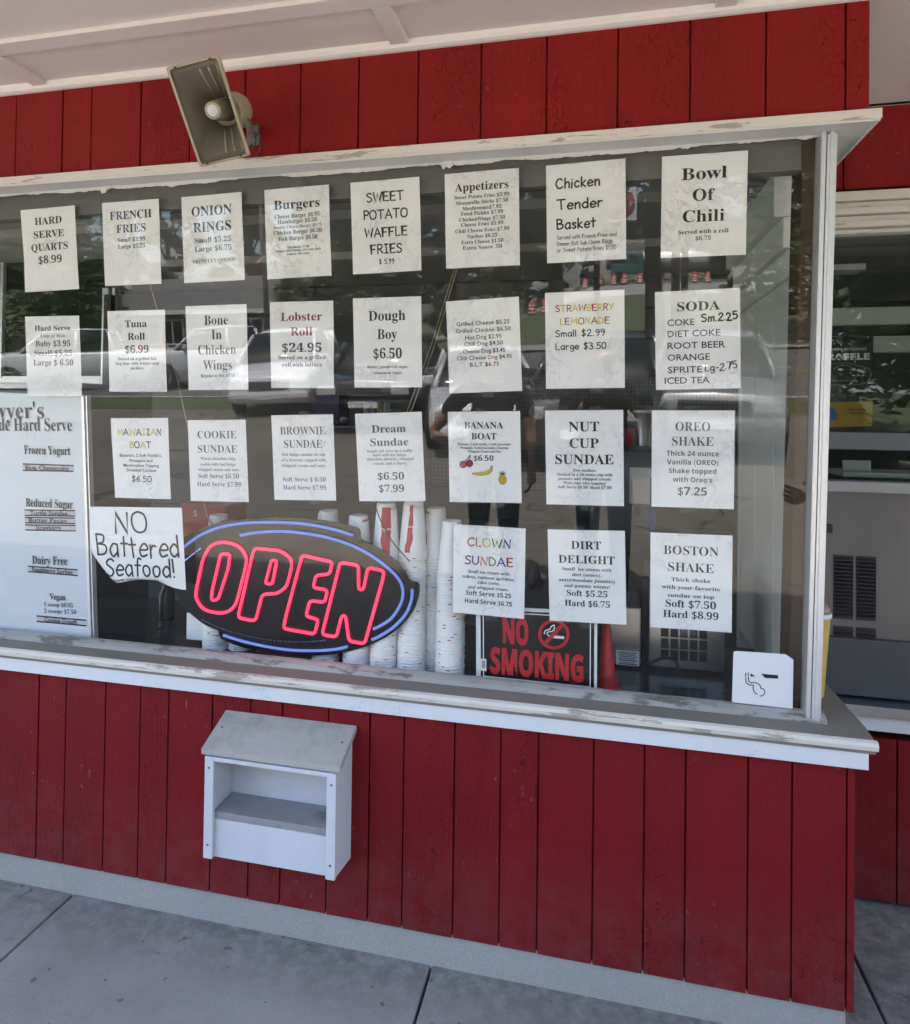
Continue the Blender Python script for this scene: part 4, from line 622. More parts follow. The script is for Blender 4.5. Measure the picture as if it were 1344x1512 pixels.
G('!', .16, '.08,1 .08,.3', '.08,.02 .09,.04'); G("'", .12, '.06,1 .05,.8'); G('&', .7, '~.6,.0 .1,.75 .25,1 .4,.8 .08,.3 .2,.02 .4,.05 .62,.4'); G(' ', .34)
def _smooth(p, n=5):
    out = []
    for i in range(len(p)-1):
        a, b, c, d = p[max(i-1, 0)], p[i], p[i+1], p[min(i+2, len(p)-1)]
        for k in range(n):
            t = k/n
            out.append(tuple(.5*(2*b[j]+(c[j]-a[j])*t+(2*a[j]-5*b[j]+4*c[j]-d[j])*t*t+(3*b[j]-a[j]-3*c[j]+d[j])*t**3) for j in (0, 1)))
    return out+[p[-1]]
def strokes_of(text, gap=.16, jit=0, rnd=None):
    x = 0; out = []
    for ci, ch in enumerate(text):
        wd, st = SF[ch]
        dy = (rnd.random()-.5)*jit if rnd else 0; sk = (rnd.random()-.5)*jit*1.5 if rnd else 0
        for s in st:
            sm = s[0] == '~'; p = [tuple(map(float, q.split(','))) for q in s.lstrip('~').split()]
            if sm: p = _smooth(p)
            out.append((ci, [(x+a+sk*b, b+dy) for a, b in p]))
        x += wd+gap
    return out, x-gap
def ribbon(p, hw):                                      # one pen stroke as a flat strip with round ends
    n = len(p); V, F = [], []
    P = [Vector(q) for q in p]; L = []
    for i in range(n):
        a = P[max(i-1, 0)]; b = P[min(i+1, n-1)]
        t = (b-a); t = t.normalized() if t.length > 1e-9 else Vector((1, 0))
        m = 1.0
        if 0 < i < n-1:
            d1 = (P[i]-P[i-1]).normalized(); c = max(.45, abs(d1.dot(t))); m = 1/c
        L.append((Vector((-t.y, t.x))*hw*m, t))
    def add(v): V.append((v.x, v.y)); return len(V)-1
    prev = None
    for i in range(n):
        a, b = add(P[i]+L[i][0]), add(P[i]-L[i][0])
        if prev: F.append((prev[0], prev[1], b, a))
        prev = (a, b)
    for i, sg in ((0, -1), (n-1, 1)):
        nn, t = L[i][0].normalized()*hw, L[i][1]*hw*sg
        ids = [add(P[i]+nn*math.cos(q)+t*math.sin(q)) for q in [math.pi*k/5 for k in range(6)]]
        F.append(tuple(ids) if sg < 0 else tuple(ids[::-1]))
    return V, F
LIFT = 0
def put_text(bm, text, sty, x, y, cap, width=None, align='c', mi=0, lift=0.0, mp=None, res=2, pen=.12, jit=0, mis=None, gap=.16, rot=0.0):
    """writes one line on the local XY plane; (x, y) is the baseline anchor, mp maps (x, y, z) to 3-D"""
    mp = mp or (lambda a, b, c: Vector((a, b, c)))
    if sty == 'c':
        rnd = random.Random(len(text)*7+int(cap*1e5)) if jit else None
        st, tw = strokes_of(text, gap, jit, rnd); h = 1.0
    else:
        V, F = _flat(text, sty, res); h = cap_h(sty)
        if not V: return
        x0 = min(v[0] for v in V); tw = max(v[0] for v in V)-x0
        V = [(v[0]-x0, v[1]) for v in V]
    sy = cap/h; sx = width/tw if width else sy
    ox = {'c': -tw*sx/2, 'l': 0, 'r': -tw*sx}[align]
    ca, sa = math.cos(rot), math.sin(rot)
    def T(a, b, c):
        a, b = a*sx+ox, b*sy
        return mp(x+a*ca-b*sa, y+a*sa+b*ca, c)
    if sty == 'c':
        hw = pen*cap*.5
        for k, (ci, p) in enumerate(st):
            pp = [(a*sx, b*sy) for a, b in p]; V, F = ribbon(pp, hw)
            vs = [bm.verts.new(mp(x+(a+ox)*ca-b*sa, y+(a+ox)*sa+b*ca, lift+k*1.5e-5)) for a, b in V]
            for f in F:
                try: bm.faces.new([vs[i] for i in f]).material_index = mis[ci % len(mis)] if mis else mi
                except ValueError: pass
    else:
        vs = [bm.verts.new(T(a, b, lift)) for a, b in V]
        for f in F:
            try: bm.faces.new([vs[i] for i in f]).material_index = mi
            except ValueError: pass
def flat_obj(name, bm, mats, parent, local=True):
    return obj_keep(name, bm, mats, parent, local)

# ------------------------------------------------------------------ ground outside (structure)
def asphalt(name, col, crack=True, sc=1.0):
    gc_ = .48 if crack else .16
    k = NT(name); c1 = k.coord((sc, sc, sc))
    g = k.noise(c1, 160, 3, .7); m = k.noise(c1, 1.1, 6, .65); s = k.noise(c1, .22, 4, .6)
    c = k.mix(k.ramp(g, [(.3, 0), (.72, 1)]), tuple(x*(1-gc_) for x in col), tuple(min(1, x*(1+gc_)) for x in col))
    c = k.mix(k.math('MULTIPLY', k.ramp(m, [(.4, 0), (.7, 1)]), .35), c, tuple(x*.6 for x in col))
    c = k.mix(k.math('MULTIPLY', k.ramp(s, [(.45, 0), (.6, 1)]), .3), c, tuple(x*1.25 for x in col))
    if crack:
        v = k.n('ShaderNodeTexVoronoi', feature='DISTANCE_TO_EDGE'); v.inputs['Scale'].default_value = .55
        a = k.n('ShaderNodeVectorMath', operation='ADD'); k.l(c1, a.inputs[0])
        nn = k.n('ShaderNodeTexNoise'); nn.inputs['Scale'].default_value = 1.6; nn.inputs['Detail'].default_value = 6; k.l(c1, nn.inputs['Vector']); k.l(nn.outputs[1], a.inputs[1])
        k.l(a.outputs[0], v.inputs['Vector'])
        c = k.mix(k.ramp(v.outputs[0], [(0, 1), (.012, 0)]), c, tuple(x*.18 for x in col))
    k.base(c); k.b.inputs['Roughness'].default_value = .85; k.bump(g, .5, .004); return k.m
LOT = asphalt('lot_asphalt', (.20, .172, .138)); ROADM = asphalt('road_asphalt', (.15, .145, .14), False)  # warm faded asphalt for the lot, greyer for the road
CONC = asphalt('concrete_walk', (.36, .345, .315), False); VERGE = asphalt('dry_grass_ground', (.10, .12, .045), False, .5)
def strip(name, y0, y1, m, lift, x0=-75, x1=45, step=1.5):
    bm = new_bm(); xs = [x0+i*(x1-x0)/80 for i in range(81)]; ny = max(2, int(abs(y1-y0)/step)); ys = [y0+(y1-y0)*i/ny for i in range(ny+1)]
    V = [[bm.verts.new((x, y, ground_h(x, y)+lift)) for x in xs] for y in ys]
    for i in range(ny):
        for j in range(80):
            f = bm.faces.new((V[i][j], V[i][j+1], V[i+1][j+1], V[i+1][j])); f.smooth = True
    return struct(name, bm, m)
strip('parking_lot', -1.2, -12.6, LOT, .0)
strip('grass_verge', -12.0, -14.2, VERGE, .012)
strip('road', -13.9, -23.0, ROADM, .008)
strip('far_kerb', -22.9, -24.6, CONC, .10)
strip('far_ground', -24.4, -110, VERGE, .004)
strip('side_street', -52, -68, CONC, .03, -14, 45)
bm = new_bm(); quad(bm, [(-400, -700, -.4), (400, -700, -.4), (400, 300, -.4), (-400, 300, -.4)]); struct('terrain', bm, VERGE)
k = NT('walk_concrete'); c1 = k.coord(); g = k.noise(c1, 120, 3, .6); st = k.noise(c1, 1.6, 5, .65); sp = k.noise(c1, 26, 2, .5)
c = k.mix(g, (.27, .26, .24), (.36, .345, .32)); c = k.mix(k.ramp(st, [(.42, 0), (.7, .6)]), c, (.17, .16, .145))
c = k.mix(k.math('MULTIPLY', k.ramp(sp, [(.70, 0), (.72, 1)]), .7), c, (.09, .085, .08))
sx = k.n('ShaderNodeSeparateXYZ'); k.l(c1, sx.inputs[0]); mr = k.n('ShaderNodeMapRange'); mr.inputs[1].default_value = -.30; mr.inputs[2].default_value = -.06; k.l(sx.outputs[1], mr.inputs[0])
c = k.mix(k.math('MULTIPLY', k.math('MULTIPLY', mr.outputs[0], k.ramp(k.noise(c1, 20, 4, .7), [(.3, 0), (.6, 1)])), .7), c, (.10, .095, .085))   # grit lying along the wall
v = k.n('ShaderNodeTexVoronoi', feature='DISTANCE_TO_EDGE'); v.inputs['Scale'].default_value = .9; wa = k.n('ShaderNodeVectorMath', operation='ADD'); k.l(c1, wa.inputs[0])
nn = k.n('ShaderNodeTexNoise'); nn.inputs['Scale'].default_value = 2.2; nn.inputs['Detail'].default_value = 6; k.l(c1, nn.inputs['Vector']); k.l(nn.outputs[1], wa.inputs[1]); k.l(wa.outputs[0], v.inputs['Vector'])
c = k.mix(k.math('MULTIPLY', k.ramp(v.outputs[0], [(0, 1), (.006, 0)]), k.ramp(st, [(.5, 0), (.55, 1)])), c, (.05, .045, .04))
k.base(c); k.b.inputs['Roughness'].default_value = .85; k.bump(g, .4, .002); WALK = k.m
bm = new_bm(); xw = -9.0
while xw < 6: box(bm, (xw, -1.35, -.25), (xw+1.214, 6.3, -.002), .006); xw += 1.222
struct('walkway', bm, WALK)
for k_, yy in enumerate((-18.35, -18.55)):
    strip('road_marking', yy, yy-.11, simple('yellow_road_paint', (.5, .36, .05), .7), .014, step=.05)
strip('road_edge_line', -14.3, -14.42, simple('white_road_paint', (.7, .7, .68), .7), .014, step=.06)

# ------------------------------------------------------------------ the snack stand building
B = thing('snack_stand', 'red board sided snack stand with a large menu covered front window and white trim', 'building', (0, 0, 0))
XL, XR, XRR = -5.2, .652, 3.2                         # bay left (out of frame), bay right corner, recess right end
ZS = 2.658                                            # soffit
YU, YLOW, YREC = -.16, -.07, .527
NAIL = simple('painted_nail_head', (.09, .008, .008), .5)
def siding(name, xs, x0, x1, z0, z1, Y, m, depth=.014, thick=.02, gw=.0045):
    bm = new_bm(); edges = [x0]+sorted(xs)+[x1]
    for a, b in zip(edges, edges[1:]):
        g0 = gw/2 if a != x0 else 0; g1 = gw/2 if b != x1 else 0
        off = random.uniform(-.0012, .0012)
        vs = box(bm, (a+g0, Y+off, z0), (b-g1, Y+thick+off, z1), .0014)
        if b-a > .1:
            for zn in ((z0+.05, z1-.05) if z1-z0 < .5 else (z0+.09, (z0+z1)/2+random.uniform(-.03, .03), z1-.07)):
                for xn in (a+.022, b-.022): lathe(bm, [(.0026, 0), (.0026, .003)], 8, Matrix.Translation((xn+random.uniform(-.004, .004), Y+off-.0004, zn+random.uniform(-.02, .02))) @ Matrix.Rotation(-math.pi/2, 4, 'X'), 1)
    box(bm, (x0+.001, Y+.012, z0+.001), (x1-.001, Y+.03, z1-.001))
    return obj(name, bm, [m, NAIL], B)
gu = [22.8, 91.4, 134, 207, 280, 361, 443, 529, 617, 710, 807, 912, 1019, 1131, 1249]
xs = [pl(p, 268-.081*p*1.0-40, YU).x for p in gu]
e = xs[0]; ext = []
for wd in (.14, .2, .27, .13, .24, .27, .2, .3, .27, .13, .25, .3, .27, .27):
    e -= wd
    if e > XL+.1: ext.append(e)
siding('upper_siding', xs+ext, XL, .648, 2.366, 2.70, YU, RED)
glw = [(58, 1000), (97.8, 1010), (156, 1020), (207.6, 1025), (249.4, 1030), (314, 1040), (370, 1050), (417, 1055), (485, 1065), (546.5, 1075), (597, 1080), (671.7, 1090), (739.7, 1095), (795.6, 1100), (877, 1105), (952, 1110), (1013, 1120), (1105, 1130), (1170, 1140), (1251, 1145)]
xs = [pl(px, py, YLOW).x for px, py in glw]; e = xs[0]; ext = []
for wd in (.2, .13, .27, .2, .24, .27, .13, .3, .27, .2, .25, .3, .27, .27):
    e -= wd
    if e > XL+.1: ext.append(e)
siding('lower_siding', xs+ext, XL, .654, .10, .745, YLOW, RED_LOW)
bm = new_bm(); box(bm, (XL, -.055, -.2), (.64, .05, .12), .004); obj('foundation', bm, CONC, B)
# end faces of the bay (looking down its right side)
bm = new_bm(); box(bm, (.622, YLOW+.03, .10), (.652, YREC, .745), .002); obj('bay_end_siding', bm, RED, B)
bm = new_bm(); box(bm, (.622, YU+.03, 2.366), (.648, YREC, 2.70), .002); obj('bay_end_siding', bm, RED, B)
# header ledge that wraps round the corner
bm = new_bm()
box(bm, (XL, -.19, 2.328), (.657, -.098, 2.35), .002)
box(bm, (.56, -.096, 2.329), (.657, YREC, 2.3495), .002)
box(bm, (XL, -.194, 2.322), (.661, -.188, 2.353), .0015)     # front drip edge
box(bm, (.655, -.1935, 2.3225), (.661, YREC, 2.3525), .0015)
obj('header_trim', bm, TRIM, B)
bm = new_bm(); box(bm, (XL, -.1965, 2.327), (.6635, -.1945, 2.3515), .0006); obj('header_edge_board', bm, TRIM_EDGE, B)
# ragged caulk line along the top of the pane
bm = new_bm(); random.seed(3); x = XL; top, bot = [], []; ybot = 2.322; drop = 0
while x < .575:
    ybot += random.uniform(-.0022, .0022); ybot = min(2.3255, max(2.3175, ybot))
    if drop <= 0 and random.random() < .018: drop = random.randint(2, 6); dz = random.uniform(.004, .013)
    top.append(x); bot.append(ybot-(dz*random.uniform(.5, 1) if drop > 0 else 0)); drop -= 1; x += random.uniform(.003, .011)
for i in range(len(top)-1):
    za, zb, zt = bot[i], bot[i+1], 2.3285
    quad(bm, [(top[i], glass_y(za)-.005, za), (top[i+1], glass_y(zb)-.005, zb), (top[i+1], -.118, zt), (top[i], -.118, zt)])
bmesh.ops.remove_doubles(bm, verts=bm.verts, dist=1e-5)
bmesh.ops.solidify(bm, geom=bm.faces[:], thickness=.0025)
obj('glazing_putty', bm, TRIM, B)
bm = new_bm(); box(bm, (XL, -.075, 2.255), (.55, -.03, 2.42), .003); obj('inner_header_board', bm, white_paint('inner_header_paint', (.165, .165, .15), (.1, .1, .09), peel=.8, stretch=(.3, 1, 1), dirt=.3, crackle=False), B)
# cornice bead and soffit with battens
bm = new_bm(); prism(bm, [(YU-.026, ZS-.001), (YU-.001, ZS-.001), (YU-.001, ZS-.024), (YU-.01, ZS-.0235), (YU-.019, ZS-.019), (YU-.0245, ZS-.011)], 'x', XL, .655)
obj('cornice', bm, CORNICE, B)
bm = new_bm(); box(bm, (.652, YREC-.026, ZS+.0), (XRR, YREC-.001, ZS+.024), .004); obj('recess_cornice', bm, CORNICE, B)
YE = -1.75
bm = new_bm(); box(bm, (-8.5, YE+.02, ZS), (XRR+3, YREC+.1, ZS+.03)); sof = obj('soffit', bm, SOFFIT, B)
bm = new_bm()
pa, pb, pc = plz(0, 60, ZS), plz(420, 0, ZS), plz(0, 68, ZS)
yb0 = (pa.y+pb.y)/2
box(bm, (-8.5, yb0-.001, ZS-.013), (XRR+3, yb0+.055, ZS+.001), .002)
box(bm, (-8.5, YE+.25, ZS-.0131), (XRR+3, YE+.32, ZS+.001), .002)
for q in (plz(590, 58, ZS).x, plz(60, 121, ZS).x, plz(590, 58, ZS).x+.86, plz(60, 121, ZS).x-.86, plz(60, 121, ZS).x-1.72):
    box(bm, (q-.026, yb0+.056, ZS-.0125), (q+.026, YU-.003, ZS+.001), .002)
    box(bm, (q-.026, YE+.3205, ZS-.0125), (q+.026, yb0-.0015, ZS+.001), .002)
obj('soffit_batten', bm, SOFFIT, B)
bm = new_bm(); box(bm, (-8.52, YE-.005, 2.55), (XRR+3.02, YE+.019, 2.83), .003); obj('fascia', bm, white_paint('fascia_paint', (.62, .6, .55), peel=.74, stretch=(.3, 1, 1), crackle=False), B)
bm = new_bm(); box(bm, (-8.6, YE-.03, 2.835), (XRR+3.1, 6.2, 2.95), .01); obj('roof', bm, simple('grey_roofing', (.18, .18, .18), .9), B)
# sill: bead, top, nosing, apron
bm = new_bm()
prism(bm, [(.004, .8265), (-.012, .825), (-.028, .818), (-.036, .8085), (-.036, .79), (.004, .79)], 'x', XL, .60); obj('sill_bead', bm, white_paint('rough_sill_bead', (.46, .445, .405), (.17, .155, .13), peel=.54, stretch=(.35, 1, 1), ps=30, dirt=.8, crackle=True, soft=.1), B)
bm = new_bm()
prism(bm, [(-.034, .8075), (.05, .8075), (.05, .77), (-.1, .77), (-.1, .8)], 'x', XL, .69)
box(bm, (.602, .051, .772), (.69, YREC, .8065), .001)
obj('sill_top', bm, SILL_TOP, B)
bm = new_bm(); prism(bm, [(-.0985, .8045), (-.1085, .801), (-.112, .793), (-.109, .7815), (-.0985, .779)], 'x', XL, .693)
obj('sill_nosing', bm, TRIM_EDGE, B)
bm = new_bm(); box(bm, (XL, -.096, .727), (.676, -.071, .778), .002); box(bm, (.655, -.0705, .729), (.676, YREC-.001, .777), .002); obj('sill_apron', bm, APRON, B)
# front window: pane, corner post, brown stud, inner edge
bm = new_bm()
za, zb = .80, 2.345; fv = []
for d, mi in ((0, 0), (.006, 1)):
    off = GN*d
    fv.append([Vector((x, glass_y(z), z))+off for x, z in ((XL, za), (.556, za), (.556, zb), (XL, zb))])
quad(bm, fv[0], 0); quad(bm, fv[1][::-1], 1)
for i in range(4): quad(bm, [fv[0][i], fv[1][i], fv[1][(i+1) % 4], fv[0][(i+1) % 4]], 1)
fw = obj_keep('window_pane', bm, [GLASS, CLEAR], B)
bm = new_bm()
def slanted(bm, x0, x1, d0, d1, z0, z1, bev=.0, mi=0):     # a bar lying along the leaning pane
    A = [[Vector((x, glass_y(z), z))+GN*d for x, d in ((x0, d0), (x1, d0), (x1, d1), (x0, d1))] for z in (z0, z1)]
    vs = [bm.verts.new(p) for r in A for p in r]
    fs = [(0, 3, 2, 1), (4, 5, 6, 7), (0, 1, 5, 4), (1, 2, 6, 5), (2, 3, 7, 6), (3, 0, 4, 7)]
    F = [bm.faces.new([vs[i] for i in f]) for f in fs]
    for f in F: f.material_index = mi
    if bev: bmesh.ops.bevel(bm, geom=list({e for f in F for e in f.edges}), offset=bev, segments=2, affect='EDGES')
pl_, pr_ = pl(1200, 620, -.07).x, pl(1222, 620, -.07).x
slanted(bm, pl_, pl_+.011, -.03, .06, .81, 2.33, .002); slanted(bm, pl_+.013, pr_, -.036, .06, .809, 2.329, .006)
obj('corner_post', bm, ALU, B)
bm = new_bm(); bx0, bx1 = pl(1172, 620, -.03).x, pl(1203, 620, -.03).x
slanted(bm, bx0+.004, bx1, .022, .12, .80, 2.34, .002); obj('wood_stud', bm, BROWN, B)
# inside: right hand plank wall, back wall, ceiling, floor, counter
SX = .56
bm = new_bm()
for a, b in ((.125, .36), (.366, .62), (.626, .86)):
    box(bm, (SX, a, .78), (SX+.03, b, 2.02), .002)
box(bm, (SX-.004, .86, .0), (SX+.05, .90, 2.5), .003)
box(bm, (SX-.014, .125, 2.02), (SX+.03, .859, 2.10), .003); box(bm, (SX-.034, .125, 2.101), (SX+.03, .859, 2.19), .003); box(bm, (SX-.06, .125, 2.191), (SX+.03, .859, 2.32), .003)
obj('inner_plank_wall', bm, INPLANK, B)
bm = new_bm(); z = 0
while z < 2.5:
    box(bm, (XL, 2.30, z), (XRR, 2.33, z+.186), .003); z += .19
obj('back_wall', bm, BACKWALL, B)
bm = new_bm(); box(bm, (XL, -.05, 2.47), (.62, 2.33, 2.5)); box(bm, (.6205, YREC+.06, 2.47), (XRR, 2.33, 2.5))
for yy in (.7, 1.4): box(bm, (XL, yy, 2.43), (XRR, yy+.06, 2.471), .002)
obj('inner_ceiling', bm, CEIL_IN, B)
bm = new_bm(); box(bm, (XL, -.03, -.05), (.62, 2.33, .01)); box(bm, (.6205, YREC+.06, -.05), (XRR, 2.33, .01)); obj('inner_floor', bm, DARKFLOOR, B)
bm = new_bm(); box(bm, (XL-.05, -.05, -.05), (XL-.001, 2.4, .9)); box(bm, (XL-.05, -.05, 2.3), (XL-.001, 2.4, 2.7)); box(bm, (XRR+.001, .6, -.05), (XRR+.05, 2.4, 2.7)); box(bm, (XL-.05, 2.34, -.05), (XRR+.05, 2.38, 2.8)); obj('outer_wall', bm, RED, B)  # unseen left wall is given an opening to let sky light in
bm = new_bm(); box(bm, (XL, .012, .748), (SX-.001, .62, .786), .004); box(bm, (XL, .6, .05), (SX-.03, .615, .747)); obj('counter', bm, COUNTER, B)
bm = new_bm()
k = NT('pegboard'); co = k.coord((40, 40, 40)); v = k.n('ShaderNodeVectorMath', operation='FRACTION'); k.l(co, v.inputs[0])
d = k.n('ShaderNodeVectorMath', operation='DISTANCE'); sepx = k.n('ShaderNodeSeparateXYZ'); k.l(v.outputs[0], sepx.inputs[0]); cmb = k.n('ShaderNodeCombineXYZ'); k.l(sepx.outputs[0], cmb.inputs[0]); k.l(sepx.outputs[2], cmb.inputs[2])
k.l(cmb.outputs[0], d.inputs[0]); d.inputs[1].default_value = (.5, 0, .5)
k.base(k.mix(k.ramp(d.outputs['Value'], [(.12, 1), (.15, 0)]), (.16, .165, .16), (.03, .03, .03))); PEG = k.m
box(bm, (pl(640, 600, 2.28).x, 2.275, 1.15), (pl(1100, 600, 2.28).x, 2.297, 1.85), .002); obj('pegboard_panel', bm, PEG, B)
# inner sliding window at the left
bm = new_bm()
Yw = 1.3; fx = pl(152, 600, Yw).x
def zat(py, Y): return pl(152, py, Y).z
box(bm, (fx-.02, Yw, .8), (fx+.02, Yw+.05, 2.3), .003); box(bm, (fx+.035, Yw+.01, .8), (fx+.055, Yw+.05, 2.3), .003)
box(bm, (fx-1.9, Yw, pl(60, 360, Yw).z-.03), (fx-.021, Yw+.05, pl(60, 360, Yw).z+.05), .003); box(bm, (fx-1.9, Yw, pl(60, 560, Yw).z-.03), (fx-.021, Yw+.05, pl(60, 560, Yw).z+.02), .003)
box(bm, (pl(2, 450, Yw).x-.01, Yw-.004, pl(60, 558, Yw).z), (pl(2, 450, Yw).x+.012, Yw+.04, pl(60, 360, Yw).z-.031), .002)
ifr = obj('sliding_window_frame', bm, ALU, B)
bm = new_bm(); box(bm, (fx-1.88, Yw+.02, pl(60, 560, Yw).z), (fx-.021, Yw+.026, pl(60, 360, Yw).z)); obj('sliding_window_pane', bm, simple('dark_inner_glass', (.02, .03, .02), .05), B)
bm = new_bm(); box(bm, (fx-.075+.115, Yw-.06, .8), (fx-.03+.115, Yw-.02, 2.25), .004); obj('track_strip', bm, BLACK, B)

# ------------------------------------------------------------------ the recessed serving front at the right
RX0 = .664
siding('recess_upper_siding', [pl(1246, 230, YREC).x, pl(1246, 230, YREC).x+.22, pl(1246, 230, YREC).x+.5, pl(1246, 230, YREC).x+.8], RX0, XRR, 2.386, ZS, YREC, RED)
siding('recess_lower_siding', [.98, 1.2, 1.5, 1.8], RX0, XRR, .02, .552, YREC, RED_LOW)
bm = new_bm()
ys = [(288, 302), (302.5, 311), (311.5, 321.5), (322, 330), (330.5, 340), (340.5, 347)]; offs = [-.05, -.035, -.05, -.03, -.045, -.022]
for (a, b), of in zip(ys, offs):
    z1, z0 = pl(1265, a, YREC).z, pl(1265, b, YREC).z
    box(bm, (RX0, YREC+of, z0), (XRR, YREC+.03, z1-.001), .002)
obj('recess_header_trim', bm, TRIM_EDGE, B)
zt, zb2 = pl(1265, 347, YREC).z, pl(1265, 648, YREC).z
bm = new_bm(); box(bm, (RX0, YREC+.01, zb2), (XRR, YREC+.016, zt-.001)); obj('serving_window_pane', bm, [GLASS2], B)
bm = new_bm(); za_, zb_ = pl(1265, 648, YREC).z, pl(1265, 662, YREC).z
box(bm, (RX0, YREC-.01, pl(1265, 664, YREC).z), (XRR, YREC+.03, pl(1265, 638, YREC).z), .003); obj('serving_window_rail', bm, STEEL_DARK, B)
bm = new_bm(); box(bm, (RX0, YREC+.02, pl(1265, 711, YREC).z), (XRR, YREC+.03, pl(1265, 665, YREC).z)); obj('pass_through_pane', bm, [GLASS2], B)
bm = new_bm(); box(bm, (RX0, YREC-.03, pl(1265, 726, YREC).z), (XRR, YREC+.04, pl(1265, 710, YREC).z), .003); obj('serving_ledge', bm, simple('ledge_steel', (.3, .31, .32), .4, .6, .2, 5), B)
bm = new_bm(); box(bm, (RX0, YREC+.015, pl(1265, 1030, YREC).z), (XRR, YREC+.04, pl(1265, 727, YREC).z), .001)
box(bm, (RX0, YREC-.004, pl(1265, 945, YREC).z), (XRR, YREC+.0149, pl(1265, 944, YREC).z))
obj('steel_cabinet_front', bm, simple('dark_grey_steel_front', (.14, .14, .145), .36, .7, .25, 4), B)  # one dark grey steel tone across the cabinet front
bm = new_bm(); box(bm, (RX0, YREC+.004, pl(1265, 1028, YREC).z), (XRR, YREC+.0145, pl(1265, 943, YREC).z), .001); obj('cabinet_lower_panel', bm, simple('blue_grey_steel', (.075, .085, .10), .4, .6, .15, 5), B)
for cx0, cx1 in ((1233, 1262), (1267, 1296)):
    for (y0, y1, nn) in ((825, 914, 16), (931, 943, 2)):
        bm = new_bm()
        Zt, Zb = pl(1265, y0-3, YREC).z, pl(1265, y1+3, YREC).z; X0, X1 = pl(cx0, 870, YREC).x, pl(cx1, 870, YREC).x
        box(bm, (X0, YREC+.0125, Zb), (X1, YREC+.0149, Zt), 0, 1)
        for i in range(nn):
            py = y0+(y1-y0)*i/nn; Z = pl(1265, py, YREC).z
            prism(bm, [(YREC+.0124, Z+.0005), (YREC+.0124, Z-.0065), (YREC+.003, Z-.0065)], 'x', X0+.001, X1-.001, 0)
        obj('louvre_vent', bm, [STEEL_DARK, BLACK], B)
bm = new_bm(); q = pl(1225, 782, YREC-.01); box(bm, (q.x-.05, YREC-.004, q.z-.013), (q.x+.012, YREC+.0149, q.z+.014), .001); obj('latch_plate', bm, BLACK, B)
bm = new_bm(); box(bm, (RX0, YREC-.06, pl(1265, 1046, YREC).z), (XRR, YREC+.03, pl(1265, 1031, YREC).z), .002); obj('recess_sill', bm, STEEL, B)
bm = new_bm(); box(bm, (RX0, YREC-.03, pl(1290, 1074, YREC).z), (XRR, YREC+.025, pl(1265, 1046.5, YREC).z), .002); obj('recess_sill_apron', bm, APRON, B)
# corner ledge the takeaway cup stands on is the wrapped sill; a soffit light behind the serving pane
bm = new_bm(); q = pl(1240, 397, 1.35); box(bm, (q.x-.06, 1.3, q.z-.015), (q.x+.09, 1.42, q.z+.012), .004); obj('inner_lamp_cover', bm, WHITE, B)
bm = new_bm()
for yy, z in ((1.5, 2.05), (1.62, 1.93)): box(bm, (.7, yy, z), (XRR, yy+.04, z+.08), .003)
obj('inner_shelf', bm, INPLANK, B)

# ------------------------------------------------------------------ menu sheets taped inside the pane
def pane_frame(quad_px, d):
    P = [gl(x, y, d) for x, y in quad_px]                # TL TR BR BL
    u = ((P[1]-P[0])+(P[2]-P[3])).normalized(); n = -GN
    v = n.cross(u).normalized(); u = v.cross(n)
    c = (P[0]+P[1]+P[2]+P[3])/4
    W = ((P[1]-P[0]).length+(P[2]-P[3]).length)/2; H = ((P[0]-P[3]).length+(P[1]-P[2]).length)/2
    return c, u, v, n, W, H
def warp_fn(seed, amp=.0012):
    r = random.Random(seed); ph = [r.uniform(0, 6.28) for _ in range(6)]; fr = [r.uniform(8, 26) for _ in range(6)]
    def f(x, y):
        return amp*(math.sin(x*fr[0]+ph[0])*math.sin(y*fr[1]+ph[1])+.5*math.sin((x+y)*fr[2]+ph[2])+.4*math.sin((x-y)*fr[3]*1.4+ph[3]))
    return f
def grid(bm, W, H, y0, nx, ny, zf, mi=0, ex=0, eb=0):
    V = [[bm.verts.new((-W/2-ex+(W+2*ex)*i/nx, y0-eb+(H+eb+ex)*j/ny, 0)) for i in range(nx+1)] for j in range(ny+1)]
    for r in V:
        for v in r: v.co.z = zf(v.co.x, v.co.y)
    for j in range(ny):
        for i in range(nx):
            f = bm.faces.new((V[j][i], V[j][i+1], V[j+1][i+1], V[j+1][i])); f.smooth = True; f.material_index = mi
SHEETS = 'menu sheets taped in the front window'
